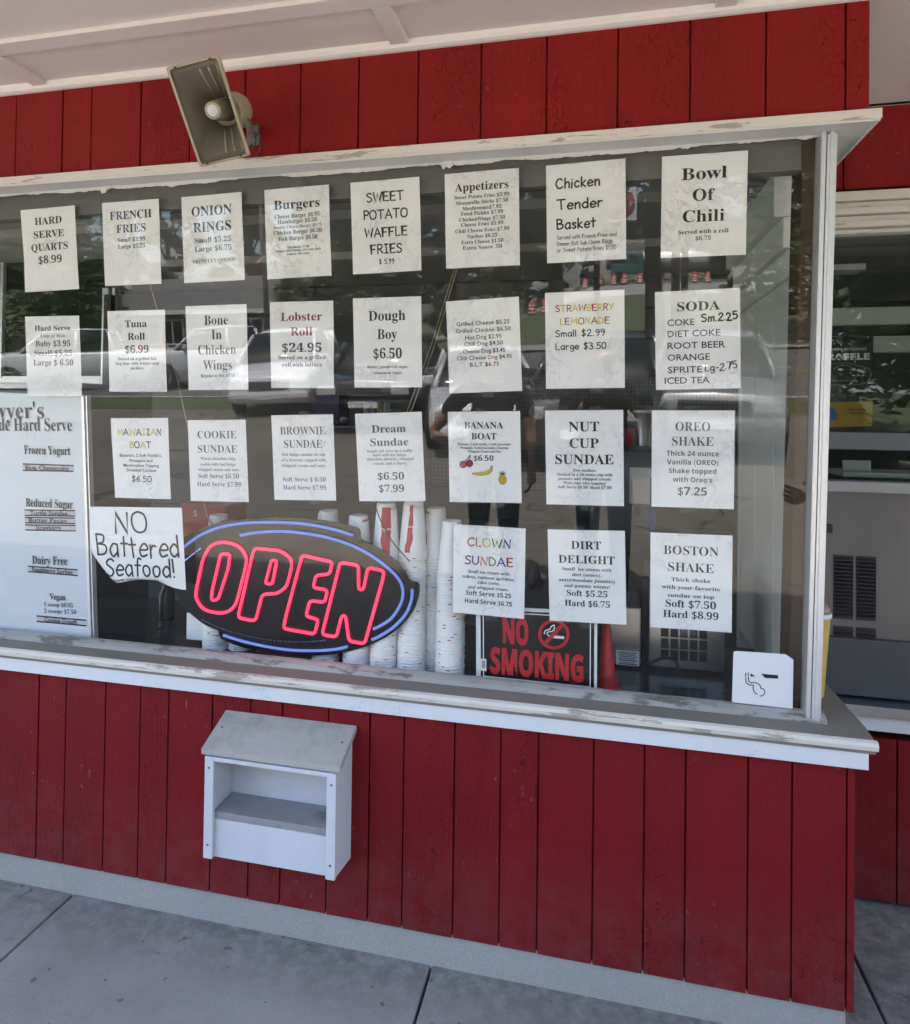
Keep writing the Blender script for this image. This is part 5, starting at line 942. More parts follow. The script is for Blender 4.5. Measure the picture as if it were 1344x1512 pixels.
def sheet(quad_px, lines, label, seed, tape=True, extra=None, ink=None):
    c, u, v, n, W, H = pane_frame(quad_px, .011)
    M = Matrix((u, v, n)).transposed()
    base = c-v*(H/2)
    t = thing('menu_sheet', label, 'menu sheet', base, M, SHEETS)
    wf = warp_fn(seed)
    bm = new_bm(); grid(bm, W, H, 0, 14, 18, wf)
    obj_keep('paper', bm, PAPER, t, True)
    mp = lambda a, b, z: Vector((a, b, wf(a, b)+.0006+z))
    for part, big in (('heading', True), ('small_text', False)):
        sel = [ln for ln in lines if (ln[1] >= .06) == big]
        if not sel: continue
        bm = new_bm(); mats = []
        for ln in sel:
            vfrac, cap, wd, txt, sty = ln[:5]; o = ln[5] if len(ln) > 5 else {}
            cols = o.get('c', [ink or INK]); cols = cols if isinstance(cols, list) else [cols]
            for m in cols:
                if m not in mats: mats.append(m)
            mis = [mats.index(m) for m in cols]
            al = o.get('al', 'c'); x = W*(o.get('x', .5 if al == 'c' else .13)-.5)
            put_text(bm, txt, sty, x, H*(1-vfrac), H*cap, W*wd, al, mis[0], 0, mp, 2, o.get('pen', .165 if cap > .05 else .11), o.get('jit', .06 if sty == 'c' else 0), mis if len(mis) > 1 else None, rot=o.get('rot', 0))
        flat_obj(part, bm, mats, t)
    if extra: extra(t, W, H, wf)
    r = random.Random(seed*3+1)
    bm = new_bm(); ex = .0012+r.random()*.0015; eb = .002+r.random()*.004
    grid(bm, W, H, 0, 10, 12, lambda a, b: wf(a, b)+.0035, 0, ex, eb)
    obj_keep('sleeve', bm, SLEEVE, t, True)
    if tape:
        for (tx, ty, tw) in ((r.uniform(-.15, .15)*W, H-.002+ex, .032), (r.uniform(-.1, .2)*W, -.004-eb, .038)):
            bm = new_bm(); box(bm, (tx-tw/2, ty-.006, .0044), (tx+tw/2, ty+.011, .0047)); obj('tape_strip', bm, TAPE, t, True)
    return t
R_, Y_, K_ = C_CRM, C_YEL, INK
sheet([(30, 311), (109, 302.5), (118, 427), (38, 431)], [(.194, .086, .5, 'HARD', 'sb'), (.355, .086, .565, 'SERVE', 'sb'), (.51, .086, .69, 'QUARTS', 'sb'), (.665, .09, .445, '$8.99', 'sb')], 'white sheet reading HARD SERVE QUARTS in bold capitals, above the ice cream board', 1)
sheet([(150.5, 300), (233, 293), (240, 419), (155, 422)], [(.21, .095, .74, 'FRENCH', 'sb'), (.37, .095, .52, 'FRIES', 'sb'), (.48, .05, .48, 'Small $3.99', 'sb'), (.56, .05, .48, 'Large $5.25', 'sb')], 'white sheet reading FRENCH FRIES with two small price lines', 2)
sheet([(267, 291), (356, 283.5), (362, 413), (273, 418)], [(.235, .11, .67, 'ONION', 'sb'), (.42, .11, .63, 'RINGS', 'sb'), (.545, .06, .61, 'Small $5.25', 'sb'), (.645, .06, .61, 'Large $6.75', 'sb'), (.78, .042, .73, '*FRESH CUT ONIONS*', 'sr')], 'white sheet reading ONION RINGS below the horn speaker', 3)
sheet([(389, 281), (485, 272), (490, 407), (396, 412)], [(.23, .1, .71, 'Burgers', 'sb'), (.33, .045, .70, 'Cheese Burger $6.95', 'sb'), (.39, .045, .61, 'Hamburger $6.50', 'sb'), (.445, .033, .75, 'Double Cheese Burger $9.75', 'sr'), (.51, .045, .75, 'Chicken Burger $6.50', 'sb'), (.58, .045, .61, 'Fish Burger $6.50', 'sb'), (.67, .025, .35, 'Add Bacon $1.00', 'sb'), (.705, .025, .70, 'Lettuce and Tomato .50 cents each', 'sb'), (.745, .025, .35, 'Cheese .50 cents', 'sb')], 'white sheet headed Burgers listing five burgers', 4)
sheet([(518, 270), (620, 260.5), (622, 399.5), (521, 405)], [(.225, .095, .53, 'SWEET', 'c'), (.415, .095, .63, 'POTATO', 'c'), (.61, .095, .61, 'WAFFLE', 'c'), (.79, .095, .45, 'FRIES', 'c'), (.905, .052, .22, '$ 5.99', 'c')], 'white sheet reading SWEET POTATO WAFFLE FRIES in round hand style capitals', 5)
sheet([(657, 257), (767, 248), (767, 391), (658.5, 397)], [(.195, .085, .725, 'Appetizers', 'sb')]+[(a, .038, b, s, 'sb') for a, b, s in ((.275, .74, 'Sweet Potato Fries $5.99'), (.335, .71, 'Mozzarella Sticks $7.50'), (.395, .53, 'Mushrooms$7.95'), (.45, .57, 'Fried Pickles $7.99'), (.51, .62, 'ChickenWings $7.50'), (.565, .57, 'Cheese Fries $5.99'), (.63, .73, 'Chili Cheese Fries $7.99'), (.69, .41, 'Nachos $6.25'), (.75, .57, 'Extra Cheese $1.50'), (.81, .535, 'Extra Sauce .50'))], 'white sheet headed Appetizers with ten priced lines', 6)
sheet([(807, 244), (924.5, 234), (924, 382), (807.5, 389)], [(.245, .098, .555, 'Chicken', 'c', dict(al='l', x=.125)), (.46, .098, .565, 'Tender', 'c', dict(al='l', x=.14)), (.66, .098, .49, 'Basket', 'c', dict(al='l', x=.13)), (.765, .042, .75, 'Served with French Fries and', 'c', dict(al='l')), (.83, .042, .70, 'Dinner Roll.Sub Onion Rings', 'c', dict(al='l')), (.895, .042, .745, 'or Sweet Potato Fries $1.50', 'c', dict(al='l'))], 'white sheet reading Chicken Tender Basket, left aligned', 7)
sheet([(978.5, 231), (1105.5, 222), (1101, 376), (975, 381)], [(.245, .115, .53, 'Bowl', 'sb'), (.455, .115, .26, 'Of', 'sb'), (.66, .115, .49, 'Chili', 'sb'), (.775, .04, .59, 'Served with a roll', 'sb'), (.84, .04, .18, '$6.75', 'sb')], 'white sheet reading Bowl Of Chili in large bold letters', 8)
sheet([(36, 467.5), (118, 466), (120, 585), (42, 584)], [(.18, .065, .67, 'Hard Serve', 'sb'), (.265, .04, .46, 'Cone or Dish', 'sr'), (.375, .07, .65, 'Baby $3.95', 'sb'), (.495, .07, .70, 'Small $5.25', 'sb'), (.615, .07, .73, 'Large $ 6.50', 'sb')], 'white sheet headed Hard Serve with Baby, Small and Large prices', 9)
sheet([(158, 459.5), (244, 457), (246, 578.5), (162, 578)], [(.205, .085, .38, 'Tuna', 'sb'), (.36, .085, .305, 'Roll', 'sb'), (.52, .09, .42, '$6.99', 'sb'), (.61, .036, .68, 'Served on a grilled hot', 'sb'), (.667, .036, .76, 'dog bun, with lettuce and', 'sb'), (.725, .036, .23, 'pickles.', 'sb')], 'white sheet reading Tuna Roll with its price', 10)
sheet([(273.5, 452), (363, 449), (368, 575), (279, 576)], [(.23, .11, .385, 'Bone', 'sr'), (.40, .11, .165, 'In', 'sr'), (.58, .11, .63, 'Chicken', 'sr'), (.76, .11, .48, 'Wings', 'sr'), (.85, .036, .57, 'Regular or Hot $7.50', 'sr')], 'white sheet reading Bone In Chicken Wings in thin letters', 11)
sheet([(398, 446), (492.5, 444), (493, 573), (401, 573)], [(.22, .095, .65, 'Lobster', 'sb', dict(c=INKR)), (.39, .095, .34, 'Roll', 'sb', dict(c=INKR)), (.58, .1, .625, '$24.95', 'sb'), (.665, .045, .75, 'Served on a grilled', 'sb'), (.75, .045, .635, 'roll,with lettuce', 'sb')], 'white sheet reading Lobster Roll in dark red', 12)
sheet([(520, 441), (622.5, 437), (623, 572), (525, 572)], [(.255, .11, .54, 'Dough', 'sb'), (.46, .11, .29, 'Boy', 'sb'), (.675, .11, .42, '$6.50', 'sb'), (.785, .032, .61, 'Butter, powdered sugar.', 'sr'), (.85, .032, .42, 'cinnamon sugar', 'sr')], 'white sheet reading Dough Boy with its price', 13)
sheet([(659, 445), (767, 438), (770.5, 577), (663.5, 581)], [(a, .045, b, s, 'a') for a, b, s in ((.275, .73, 'Grilled Cheese $5.25'), (.35, .755, 'Grilled Chicken $6.50'), (.425, .50, 'Hot Dog $2.95'), (.495, .53, 'Chili Dog $4.50'), (.575, .585, 'Cheese Dog $3.45'), (.645, .755, 'Chili Cheese Dog $4.95'), (.72, .40, 'B.L.T $6.75'))], 'white sheet listing grilled cheese, hot dogs and B.L.T in plain type', 14)
sheet([(805, 432), (922, 428), (923, 572), (806.5, 574.5)], [(.2, .065, .73, 'STRAWBERRY', 'c', dict(c=[R_, Y_])), (.335, .065, .62, 'LEMONADE', 'c', dict(c=[Y_, R_])), (.46, .065, .625, 'Small $2.99', 'c', dict(al='l')), (.595, .065, .64, 'Large $3.50', 'c', dict(al='l'))], 'white sheet reading STRAWBERRY LEMONADE in red and yellow letters', 15)
sheet([(969, 432), (1095, 424), (1092, 574), (967, 575)], [(.205, .09, .505, 'SODA', 'sb', dict(x=.515)), (.35, .066, .325, 'COKE', 'a', dict(al='l', x=.145)), (.465, .066, .625, 'DIET COKE', 'a', dict(al='l', x=.145)), (.585, .066, .68, 'ROOT BEER', 'a', dict(al='l', x=.145)), (.705, .066, .50, 'ORANGE', 'a', dict(al='l', x=.145)), (.83, .066, .41, 'SPRITE', 'a', dict(al='l', x=.145)), (.94, .066, .535, 'ICED TEA', 'a', dict(al='l', x=.105)), (.33, .075, .42, 'Sm.2.25', 'c', dict(al='l', x=.555, pen=.2, jit=.25, rot=.06)), (.82, .07, .38, 'Lg-2.75', 'c', dict(al='l', x=.585, pen=.17, jit=.25, rot=.06))], 'white sheet headed SODA with two handwritten prices', 16)
sheet([(163.5, 617.5), (247.5, 617), (253, 737), (170, 735)], [(.21, .075, .75, 'HAWAIIAN', 'c', dict(c=[Y_, K_])), (.37, .075, .37, 'BOAT', 'c', dict(c=[Y_, K_])), (.48, .038, .74, "Banana's, 2 Soft Vanilla's,", 'a'), (.545, .038, .41, 'Pineapple and', 'a'), (.605, .038, .63, 'Marshmallow Topping', 'a'), (.665, .038, .54, 'Shredded Coconut', 'a'), (.79, .07, .35, '$6.50', 'c')], 'white sheet reading HAWAIIAN BOAT in yellow and black letters', 17)
sheet([(276, 620), (363, 620), (367, 741), (283, 740)], [(.225, .09, .67, 'COOKIE', 'sr'), (.40, .09, .68, 'SUNDAE', 'sr'), (.49, .036, .60, 'Warm chocolate chip', 'sr'), (.56, .036, .62, 'cookie with hot fudge,', 'sr'), (.625, .036, .70, 'whipped cream and nuts', 'sr'), (.715, .055, .70, 'Soft Serve $6.50', 'sr'), (.815, .055, .75, 'Hard Serve $7.99', 'sr')], 'white sheet reading COOKIE SUNDAE in thin grey capitals', 18, ink=INKG)
sheet([(399, 613), (492, 612), (496.5, 739), (407, 738)], [(.23, .09, .73, 'BROWNIE', 'sr'), (.385, .09, .62, 'SUNDAE', 'sr'), (.48, .036, .70, 'Hot fudge sundae on top', 'sr'), (.545, .036, .72, 'of a brownie topped with', 'sr'), (.61, .036, .72, 'whipped cream and nuts.', 'sr'), (.78, .05, .69, 'Soft Serve $ 6.50', 'sr'), (.875, .05, .69, 'Hard Serve $7.99', 'sr')], 'white sheet reading BROWNIE SUNDAE in thin grey capitals', 19, ink=INKG)
sheet([(524, 611), (621, 608), (630, 740), (531, 740)], [(.22, .085, .51, 'Dream', 'sb'), (.37, .085, .575, 'Sundae', 'sb'), (.445, .032, .68, 'Small soft serve in a waffle', 'sr'), (.49, .032, .51, 'bowl with hot fudge,', 'sr'), (.535, .032, .71, 'chocolate jimmies, whipped', 'sr'), (.585, .032, .50, 'cream, and a cherry', 'sr'), (.755, .08, .40, '$6.50', 'sb'), (.895, .08, .38, '$7.99', 'sb')], 'white sheet reading Dream Sundae with two prices at its foot', 20, ink=INKG)
def blob(bm, pts, mi, z, wf):
    vs = [bm.verts.new((x, y, wf(x, y)+z)) for x, y in pts]; bm.faces.new(vs).material_index = mi
def circ(cx, cy, rx, ry=None, n=20): return [(cx+rx*math.cos(6.2832*i/n), cy+(ry or rx)*math.sin(6.2832*i/n)) for i in range(n)]
def fruit(t, W, H, wf):
    bm = new_bm(); X = lambda u: W*(u-.5); Yf = lambda v: H*(1-v); q = .01*W
    for dx, dy in ((-.045, .012), (.045, 0)):
        blob(bm, circ(X(.245+dx), Yf(.57+dy), 5.2*q), 1, .0008, wf); blob(bm, circ(X(.245+dx), Yf(.57+dy), 4.5*q), 0, .001, wf)
    for a in ((.205, .56), (.285, .55)):
        Vv, Ff = ribbon([(X(a[0]), Yf(a[1])), (X(a[0]*.4+.3*.6), Yf(.52)), (X(.305), Yf(.475))], .5*q); vs = [bm.verts.new((x, y, wf(x, y)+.0011)) for x, y in Vv]
        for f in Ff: bm.faces.new([vs[i] for i in f]).material_index = 1
    obj_keep('cherry_drawing', bm, [inkc('cherry_red', (.28, .01, .03)), INK], t, True)
    bm = new_bm(); up = [(.325, .675), (.36, .668), (.42, .665), (.5, .655), (.56, .635), (.59, .60), (.6, .585)]; dn = [(.615, .605), (.605, .65), (.56, .69), (.47, .705), (.38, .70), (.33, .69)]
    for gk, mi, z in ((1.0, 1, .0008), (.93, 0, .001)):
        cx, cy = .48, .665
        A = [((a-cx)*gk+cx, (b-cy)*gk+cy) for a, b in up+dn]
        for i in range(len(up)-1): pass
        vs = [bm.verts.new((X(a), Yf(b), wf(X(a), Yf(b))+z)) for a, b in A]; f = bm.faces.new(vs); f.material_index = mi
    obj_keep('banana_drawing', bm, [inkc('banana_yellow', (.62, .47, .03)), INK], t, True)
    bm = new_bm(); blob(bm, circ(X(.745), Yf(.745), 5.6*q, 7.2*q), 1, .0008, wf); blob(bm, circ(X(.745), Yf(.745), 5*q, 6.6*q), 0, .001, wf)
    for k_ in range(-3, 4):
        blob(bm, [(X(.745)+k_*q*.8-q*.7, Yf(.69)), (X(.745)+k_*q*.8+q*.7, Yf(.69)), (X(.745)+k_*q*1.8, Yf(.69)+(7-abs(k_))*q)], 2, .0012+.00002*k_, wf)
    obj_keep('pineapple_drawing', bm, [inkc('pineapple_yellow', (.6, .36, .03)), inkc('pineapple_edge', (.3, .16, .02)), inkc('leaf_green', (.03, .09, .05))], t, True)
sheet([(660, 608), (767.5, 607), (771, 743), (665.5, 741)], [(.185, .07, .54, 'BANANA', 'sb'), (.305, .07, .35, 'BOAT', 'sb'), (.37, .028, .735, 'Bananas, 2 soft vanilla ,1 soft chocolate', 'a'), (.41, .028, .665, 'Pineapple, Cold chocolate, Cherries', 'a'), (.45, .028, .455, 'Whipped Cream and Nut', 'a'), (.54, .06, .275, '$6.50', 'ab', dict(x=.49))], 'white sheet reading BANANA BOAT with small drawings of fruit', 21, extra=fruit)
sheet([(804.5, 606), (919.5, 605.5), (922.5, 747), (807.5, 745)], [(.22, .1, .39, 'NUT', 'sb'), (.395, .1, .375, 'CUP', 'sb'), (.565, .1, .75, 'SUNDAE', 'sb'), (.645, .03, .30, 'Two sundaes', 'sb'), (.69, .03, .715, 'Stacked in a 16 ounce cup with', 'sb'), (.735, .03, .68, 'peanuts and whipped cream!', 'sb'), (.78, .03, .57, '"Pick your own topping"', 'sb'), (.825, .03, .69, 'Soft Serve $6.50  Hard $7.99', 'sb')], 'white sheet reading NUT CUP SUNDAE in large bold capitals', 22)
sheet([(963, 606), (1085, 606), (1084, 752), (962, 748)], [(.21, .09, .42, 'OREO', 'sr'), (.36, .09, .5, 'SHAKE', 'sr'), (.465, .05, .635, 'Thick 24 ounce', 'ab'), (.555, .05, .62, 'Vanilla (OREO)', 'ab'), (.645, .05, .575, 'Shake topped', 'ab'), (.735, .05, .475, "with Oreo's", 'ab'), (.87, .085, .355, '$7.25', 'ab')], 'white sheet reading OREO SHAKE in grey letters', 23, ink=INKG)
sheet([(669, 774), (775.5, 780), (775, 914), (670, 904)], [(.23, .09, .6, 'CLOWN', 'c', dict(c=[C_CRM, C_ORG, C_YEL, C_GRN, C_BLUE])), (.435, .09, .67, 'SUNDAE', 'c', dict(c=[C_NAVY, C_PUR, C_ORG, C_GRN, C_BLUE, C_CRM])), (.535, .037, .58, 'Small ice cream with', 'a'), (.595, .037, .73, 'm&ms, rainbow sprinkles,', 'a'), (.65, .037, .31, 'cake cone,', 'a'), (.71, .037, .565, 'and whipped cream.', 'a'), (.785, .05, .63, 'Soft Serve $5.25', 'ab'), (.875, .05, .66, 'Hard Serve $6.75', 'ab')], 'white sheet reading CLOWN SUNDAE in rainbow coloured letters', 24)
sheet([(809, 781), (923, 784.5), (925, 922), (811.5, 917)], [(.205, .085, .39, 'DIRT', 'sb'), (.36, .085, .73, 'DELIGHT', 'sb'), (.44, .036, .64, 'Small  ice cream with', 'sb'), (.5, .036, .38, 'dirt (oreos),', 'sb'), (.56, .036, .73, 'ants(chocolate jimmies)', 'sb'), (.62, .036, .59, 'and gummy worms!', 'sb'), (.715, .065, .53, 'Soft $5.25', 'sb'), (.825, .065, .59, 'Hard $6.75', 'sb')], 'white sheet reading DIRT DELIGHT just above the no smoking sign', 25)
sheet([(961, 786), (1083, 791), (1079.5, 934), (960, 926)], [(.22, .09, .67, 'BOSTON', 'sr'), (.395, .09, .56, 'SHAKE', 'sr'), (.5, .04, .48, 'Thick shake', 'sb'), (.58, .04, .72, 'with your favorite', 'sb'), (.665, .04, .57, 'sundae on top', 'sb'), (.77, .075, .62, 'Soft $7.50', 'sb'), (.88, .075, .68, 'Hard $8.99', 'sb')], 'white sheet reading BOSTON SHAKE above the grilled steel machine', 26)

# handwritten card with its lower left corner curled
c, u, v, n, W, H = pane_frame([(134, 747), (270, 751), (273, 870), (136, 866)], .012)
t = thing('handwritten_card', 'white card with handwritten words NO Battered Seafood, its lower left corner curled', 'card', c-v*(H/2), Matrix((u, v, n)).transposed())
def curl(x, y):
    a = (x+W/2)/W; b = y/H
    s = max(0, (.30-a-b*.62)); s2 = max(0, .13-b)*smooth(.0, .5, a)*smooth(1.0, .6, a)
    return -s*s*1.1-s2*s2*1.4+.0008*math.sin(x*30)
def cmap(x, y, z):
    a = (x+W/2)/W; b = y/H
    s = max(0, (.30-a-b*.62)); s2 = max(0, .13-b)*smooth(0, .5, a)*smooth(1.0, .6, a)
    return Vector((x+s*s*.55, y+s*s*.40+s2*.16, curl(x, y)+z))
bm = new_bm(); V = [[bm.verts.new(cmap(-W/2+W*i/24, H*j/20, 0)) for i in range(25)] for j in range(21)]
for j in range(20):
    for i in range(24): bm.faces.new((V[j][i], V[j][i+1], V[j+1][i+1], V[j+1][i])).smooth = True
obj_keep('paper', bm, simple('white_card', (.84, .84, .83), .6, var=.03, scale=12), t, True)
bm = new_bm(); mp = lambda a, b, z: cmap(a, b, z+.0007)
X = lambda px: (px-134)/137*W-W/2; Yb = lambda py: (868-py)/119.5*H
put_text(bm, 'NO', 'c', X(171), Yb(787), H*.255, W*.36, 'l', 0, 0, mp, pen=.10, jit=.1)
put_text(bm, 'Battered', 'c', X(143), Yb(821), H*.26, W*.88, 'l', 0, 0, mp, pen=.095, jit=.12)
put_text(bm, 'Seafood!', 'c', X(154), Yb(851), H*.22, W*.75, 'l', 0, 0, mp, pen=.11, jit=.12)
put_text(bm, 'Have lobster rolls', 'c', X(160), Yb(864), H*.055, W*.52, 'l', 0, .0002, mp, pen=.15, jit=.1)
flat_obj('handwriting', bm, [INK], t)

# white ice cream board at the left (runs out of the picture)
t = thing('flavour_board', 'tall white ice cream flavour board leaning inside the window, left edge of the photo', 'board', gl(60, 940, .03))
P = [gl(-95, 574, .02), gl(119.5, 585.5, .02), gl(131, 943, .02), gl(-85, 925, .02)]
bm = new_bm(); q = [bm.verts.new(p) for p in P]; f = bm.faces.new(q); r_ = bmesh.ops.extrude_face_region(bm, geom=[f]); 
for vv in r_['geom']:
    if isinstance(vv, bmesh.types.BMVert): vv.co += GN*.012
obj('board_panel', bm, simple('glossy_white_board', (.60, .655, .70), .12, var=.02, scale=4), t)
bm = new_bm()
for a, b, wd in (((119.5, 584), (131, 945), .010), ((126.5, 584.5), (137.5, 946), .004)):
    A, Bq = gl(*a, .017), gl(*b, .017); ux = Vector((1, 0, 0))
    p8 = [A-ux*0, A+ux*wd, Bq+ux*wd, Bq]
    vs = [bm.verts.new(p) for p in p8]+[bm.verts.new(p+GN*.02) for p in p8]
    for fi in ((0, 1, 2, 3), (4, 7, 6, 5), (0, 4, 5, 1), (1, 5, 6, 2), (2, 6, 7, 3), (3, 7, 4, 0)): bm.faces.new([vs[i] for i in fi])
obj('board_frame', bm, ALU, t)
bm = new_bm(); strips = new_bm()
def line_px(text, sty, a, b, cap_px, mi=0, bmx=None, d=.0185):
    A, Bq = gl(*a, d), gl(*b, d); u = (Bq-A); L = u.length; u.normalize(); vv = (-GN).cross(u)
    sc = (gl(a[0], a[1], d)-gl(a[0], a[1]-cap_px, d)).length
    put_text(bmx if bmx is not None else bm, text, sty, 0, 0, sc, L, 'l', mi, 0, lambda x, y, z: A+u*x+vv*y-GN*z, 4)
def strip_px(a, b, c_, d_):
    for inset, mi, dd in ((0, 1, .0193), (2.0, 0, .019)):
        P = [gl(a[0], a[1]+inset, dd), gl(b[0], b[1]+inset, dd), gl(c_[0], c_[1]-inset, dd), gl(d_[0], d_[1]-inset, dd)]
        quad(strips, P, mi)
line_px("wyer's", 'sr', (-9, 618), (65, 617.5), 23); line_px('de Hard Serve', 'sr', (-1, 636), (107, 636.5), 18)
line_px('Frozen Yogurt', 'sb', (36, 670), (104, 672), 12.5)
strip_px((33.5, 684), (109, 686.5), (108.5, 697), (33.5, 695.5)); line_px('Blue. Cheesecake', 'a', (38, 693.6), (102, 694.8), 7)
line_px('Reduced Sugar', 'sb', (38.5, 747.5), (108, 751), 12)
strip_px((36, 752), (111, 753), (111, 763), (36.3, 762)); line_px('Turtle Sundae', 'a', (45, 760.4), (100, 761), 6.5)
strip_px((36.7, 763), (110.5, 764), (111, 774), (37, 773)); line_px('Butter Pecan', 'a', (43, 771.3), (99, 772), 7)
strip_px((37.3, 774), (111.5, 775), (112, 785), (37.5, 783.5)); line_px('Strawberry', 'a', (53, 781.5), (91, 782), 6)
line_px('Dairy Free', 'sb', (48, 832.5), (100, 834.5), 12)
strip_px((41, 835), (115, 840.5), (115, 851), (41.5, 845)); line_px('Raspberry Sorbet', 'a', (47.5, 843.4), (108, 848), 6.5)
line_px('Vegan', 'sb', (74, 885), (97, 886.5), 9); line_px('1 scoop $6.95', 'sr', (65, 895), (108, 897), 6); line_px('2 scoops $7.50', 'sr', (65.5, 904.5), (113, 907), 6)
strip_px((54, 908.5), (127, 915), (127.5, 925), (54, 918.5)); line_px('Cookie Dough', 'a', (66, 917.4), (114, 921.5), 6.5)
for bmx in (bm,):
    for vtx in bmx.verts: vtx.co -= GN*.0012
obj_keep('flavour_strip', strips, [simple('grey_strip_card', (.50, .48, .52), .5), INK], t)
obj_keep('lettering', bm, [INK], t)

# ------------------------------------------------------------------ horn speaker on the red boards
dr = pl(352, 160, -.255); mo = pl(308, 163, -.44)
ax = (mo-dr).normalized()
def onpl(px, py, p0, n): v = ray(px, py); return CAM+v*((p0-CAM).dot(n)/v.dot(n))
hn = (ax+(CAM-mo).normalized()*.15).normalized()
C4 = [onpl(x, y, mo, hn) for x, y in ((248, 100), (325, 78), (367, 231), (292, 247))]
hu = ((C4[1]-C4[0])+(C4[2]-C4[3])).normalized(); hv = hn.cross(hu).normalized()
hc = sum(C4, Vector())/4; hw_ = ((C4[1]-C4[0]).length+(C4[2]-C4[3]).length)/4; hh_ = ((C4[0]-C4[3]).length+(C4[1]-C4[2]).length)/4
t = thing('horn_speaker', 'beige rectangular horn loudspeaker tilted on the red boards above the window', 'loudspeaker', pl(372, 200, YU), None)
def hp(a, b, d): return hc+hu*a+hv*b-hn*d                # a, b across the mouth, d behind it
def rrect(w_, h_, r, d, cx=0, cy=0, n=6):
    out = []
    for (sx, sy, a0) in ((1, 1, 0), (-1, 1, 90), (-1, -1, 180), (1, -1, 270)):
        for k_ in range(n):
            a = R(a0+90*k_/(n-1)); out.append(hp(cx+sx*(w_-r)+r*math.cos(a), cy+sy*(h_-r)+r*math.sin(a), d))
    return out
def hornring(f, grow, d):                                # f: 0 at the mouth, 1 at the throat
    e = (1-f)**1.9
    w_, h_ = .036+(hw_*.93-.036)*e+grow, .036+(hh_*.965-.036)*e+grow
    r = min(w_, h_)*(.12+.86*f); return rrect(w_, h_, r, d, .0, 0)
bm = new_bm()
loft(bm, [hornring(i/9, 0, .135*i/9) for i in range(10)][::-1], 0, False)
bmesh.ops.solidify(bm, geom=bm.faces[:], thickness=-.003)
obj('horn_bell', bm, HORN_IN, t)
bm = new_bm()
o1, o2 = rrect(hw_, hh_, .006, 0), rrect(hw_*.90, hh_*.95, .008, -.0005); o3, o4 = rrect(hw_, hh_, .006, .008), rrect(hw_*.90, hh_*.95, .008, .008)
loft(bm, [o2, o1, o3, o4], 0, False)
obj('mouth_flange', bm, HORN, t)
bm = new_bm()
for sx, sy in ((-1, 1), (1, 1), (-1, -1), (1, -1)): lathe(bm, [(.0028, -.0012), (.0028, .004)], 10, Matrix.Translation(hp(sx*hw_*.66, sy*hh_*.955, 0)) @ hn.to_track_quat('Z', 'Y').to_matrix().to_4x4())
obj('screw', bm, BLACK, t)
tipc = onpl(314, 163, hp(0, 0, .02), hn); off = tipc-hp(0, 0, .02)
QH = hn.to_track_quat('Z', 'Y').to_matrix().to_4x4()
bm = new_bm(); lathe(bm, [(.030, -.12), (.0265, -.05), (.0225, -.004), (.0205, 0), (.0175, .0005)], 28, Matrix.Translation(hp(0, 0, .02)+off) @ QH, cap=True); obj('throat_plug', bm, HORN, t)
bm = new_bm(); lathe(bm, [(.0001, .0024), (.0140, .0022), (.0144, .0006)], 28, Matrix.Translation(hp(0, 0, .02)+off) @ QH, cap=False); obj('round_label', bm, simple('label_white', (.8, .8, .8), .3), t)
bm = new_bm()
for i, wd in enumerate((.012, .016, .02, .016, .012)):
    o_ = hp(0, 0, .02)+off+hv*(.0075-i*.0036)+hn*.0028
    quad(bm, [o_-hu*wd/2, o_+hu*wd/2, o_+hu*wd/2+hv*.0009, o_-hu*wd/2+hv*.0009])
obj_keep('label_lines', bm, simple('faded_grey_ink', (.35, .35, .35), .6), t)
# moulded ribs inside the bell
for sy in (1, -1):
    for i in range(3):
        bm = new_bm(); pts = []
        for k_ in range(9):
            f = .10+.52*k_/8; e = (1-f)**1.9; h_ = .036+(hh_*.965-.036)*e; d = .135*f
            pts.append(hp((.055*sy*0+(-.012+.024*i)*(1-.3*f)*(1)+.022*(1-f)*1), sy*(h_-.0015), d))
        tube(bm, pts, .0032, 6); obj('moulded_rib', bm, HORN, t)
bm = new_bm(); QD = Matrix.Translation(hp(0, 0, .135)) @ QH
lathe(bm, [(.043, .006), (.046, -.004), (.05, -.03), (.05, -.075), (.046, -.088), (.03, -.095), (.0, -.096)], 28, QD); obj('driver_housing', bm, HORN, t)
bm = new_bm(); q = pl(374, 200, YU-.004); e_ = hp(.035, -.04, .18)
box(bm, (q.x-.02, YU-.008, q.z-.03), (q.x+.02, YU-.0005, q.z+.03), .002)
tube(bm, [q+Vector((0, -.008, 0)), (q+e_)/2+Vector((.012, 0, -.01)), e_], .009, 8)
lathe(bm, [(.018, -.007), (.02, 0), (.018, .007)], 16, Matrix.Translation(e_) @ Matrix.Rotation(1.2, 4, 'Y')); obj('wall_bracket', bm, simple('grey_bracket', (.2, .19, .17), .5, .3), t)
bm = new_bm(); tube(bm, _smooth3([hp(.01, -.03, .2), q+Vector((.03, -.03, .02)), q+Vector((.035, -.02, -.04)), q+Vector((.01, -.01, -.075)), q+Vector((-.02, -.006, -.09))]) if '_smooth3' in globals() else [hp(.01, -.03, .2), q+Vector((.03, -.03, .02)), q+Vector((.036, -.022, -.02)), q+Vector((.032, -.016, -.05)), q+Vector((.012, -.01, -.075)), q+Vector((-.02, -.006, -.09))], .0022, 6)
tube(bm, [hp(.02, -.02, .2), q+Vector((.022, -.04, .0)), q+Vector((.026, -.03, -.03)), q+Vector((.012, -.02, -.05)), q+Vector((.0, -.012, -.03))], .002, 6)
obj('cable', bm, simple('speaker_cable', (.08, .07, .06), .6), t)

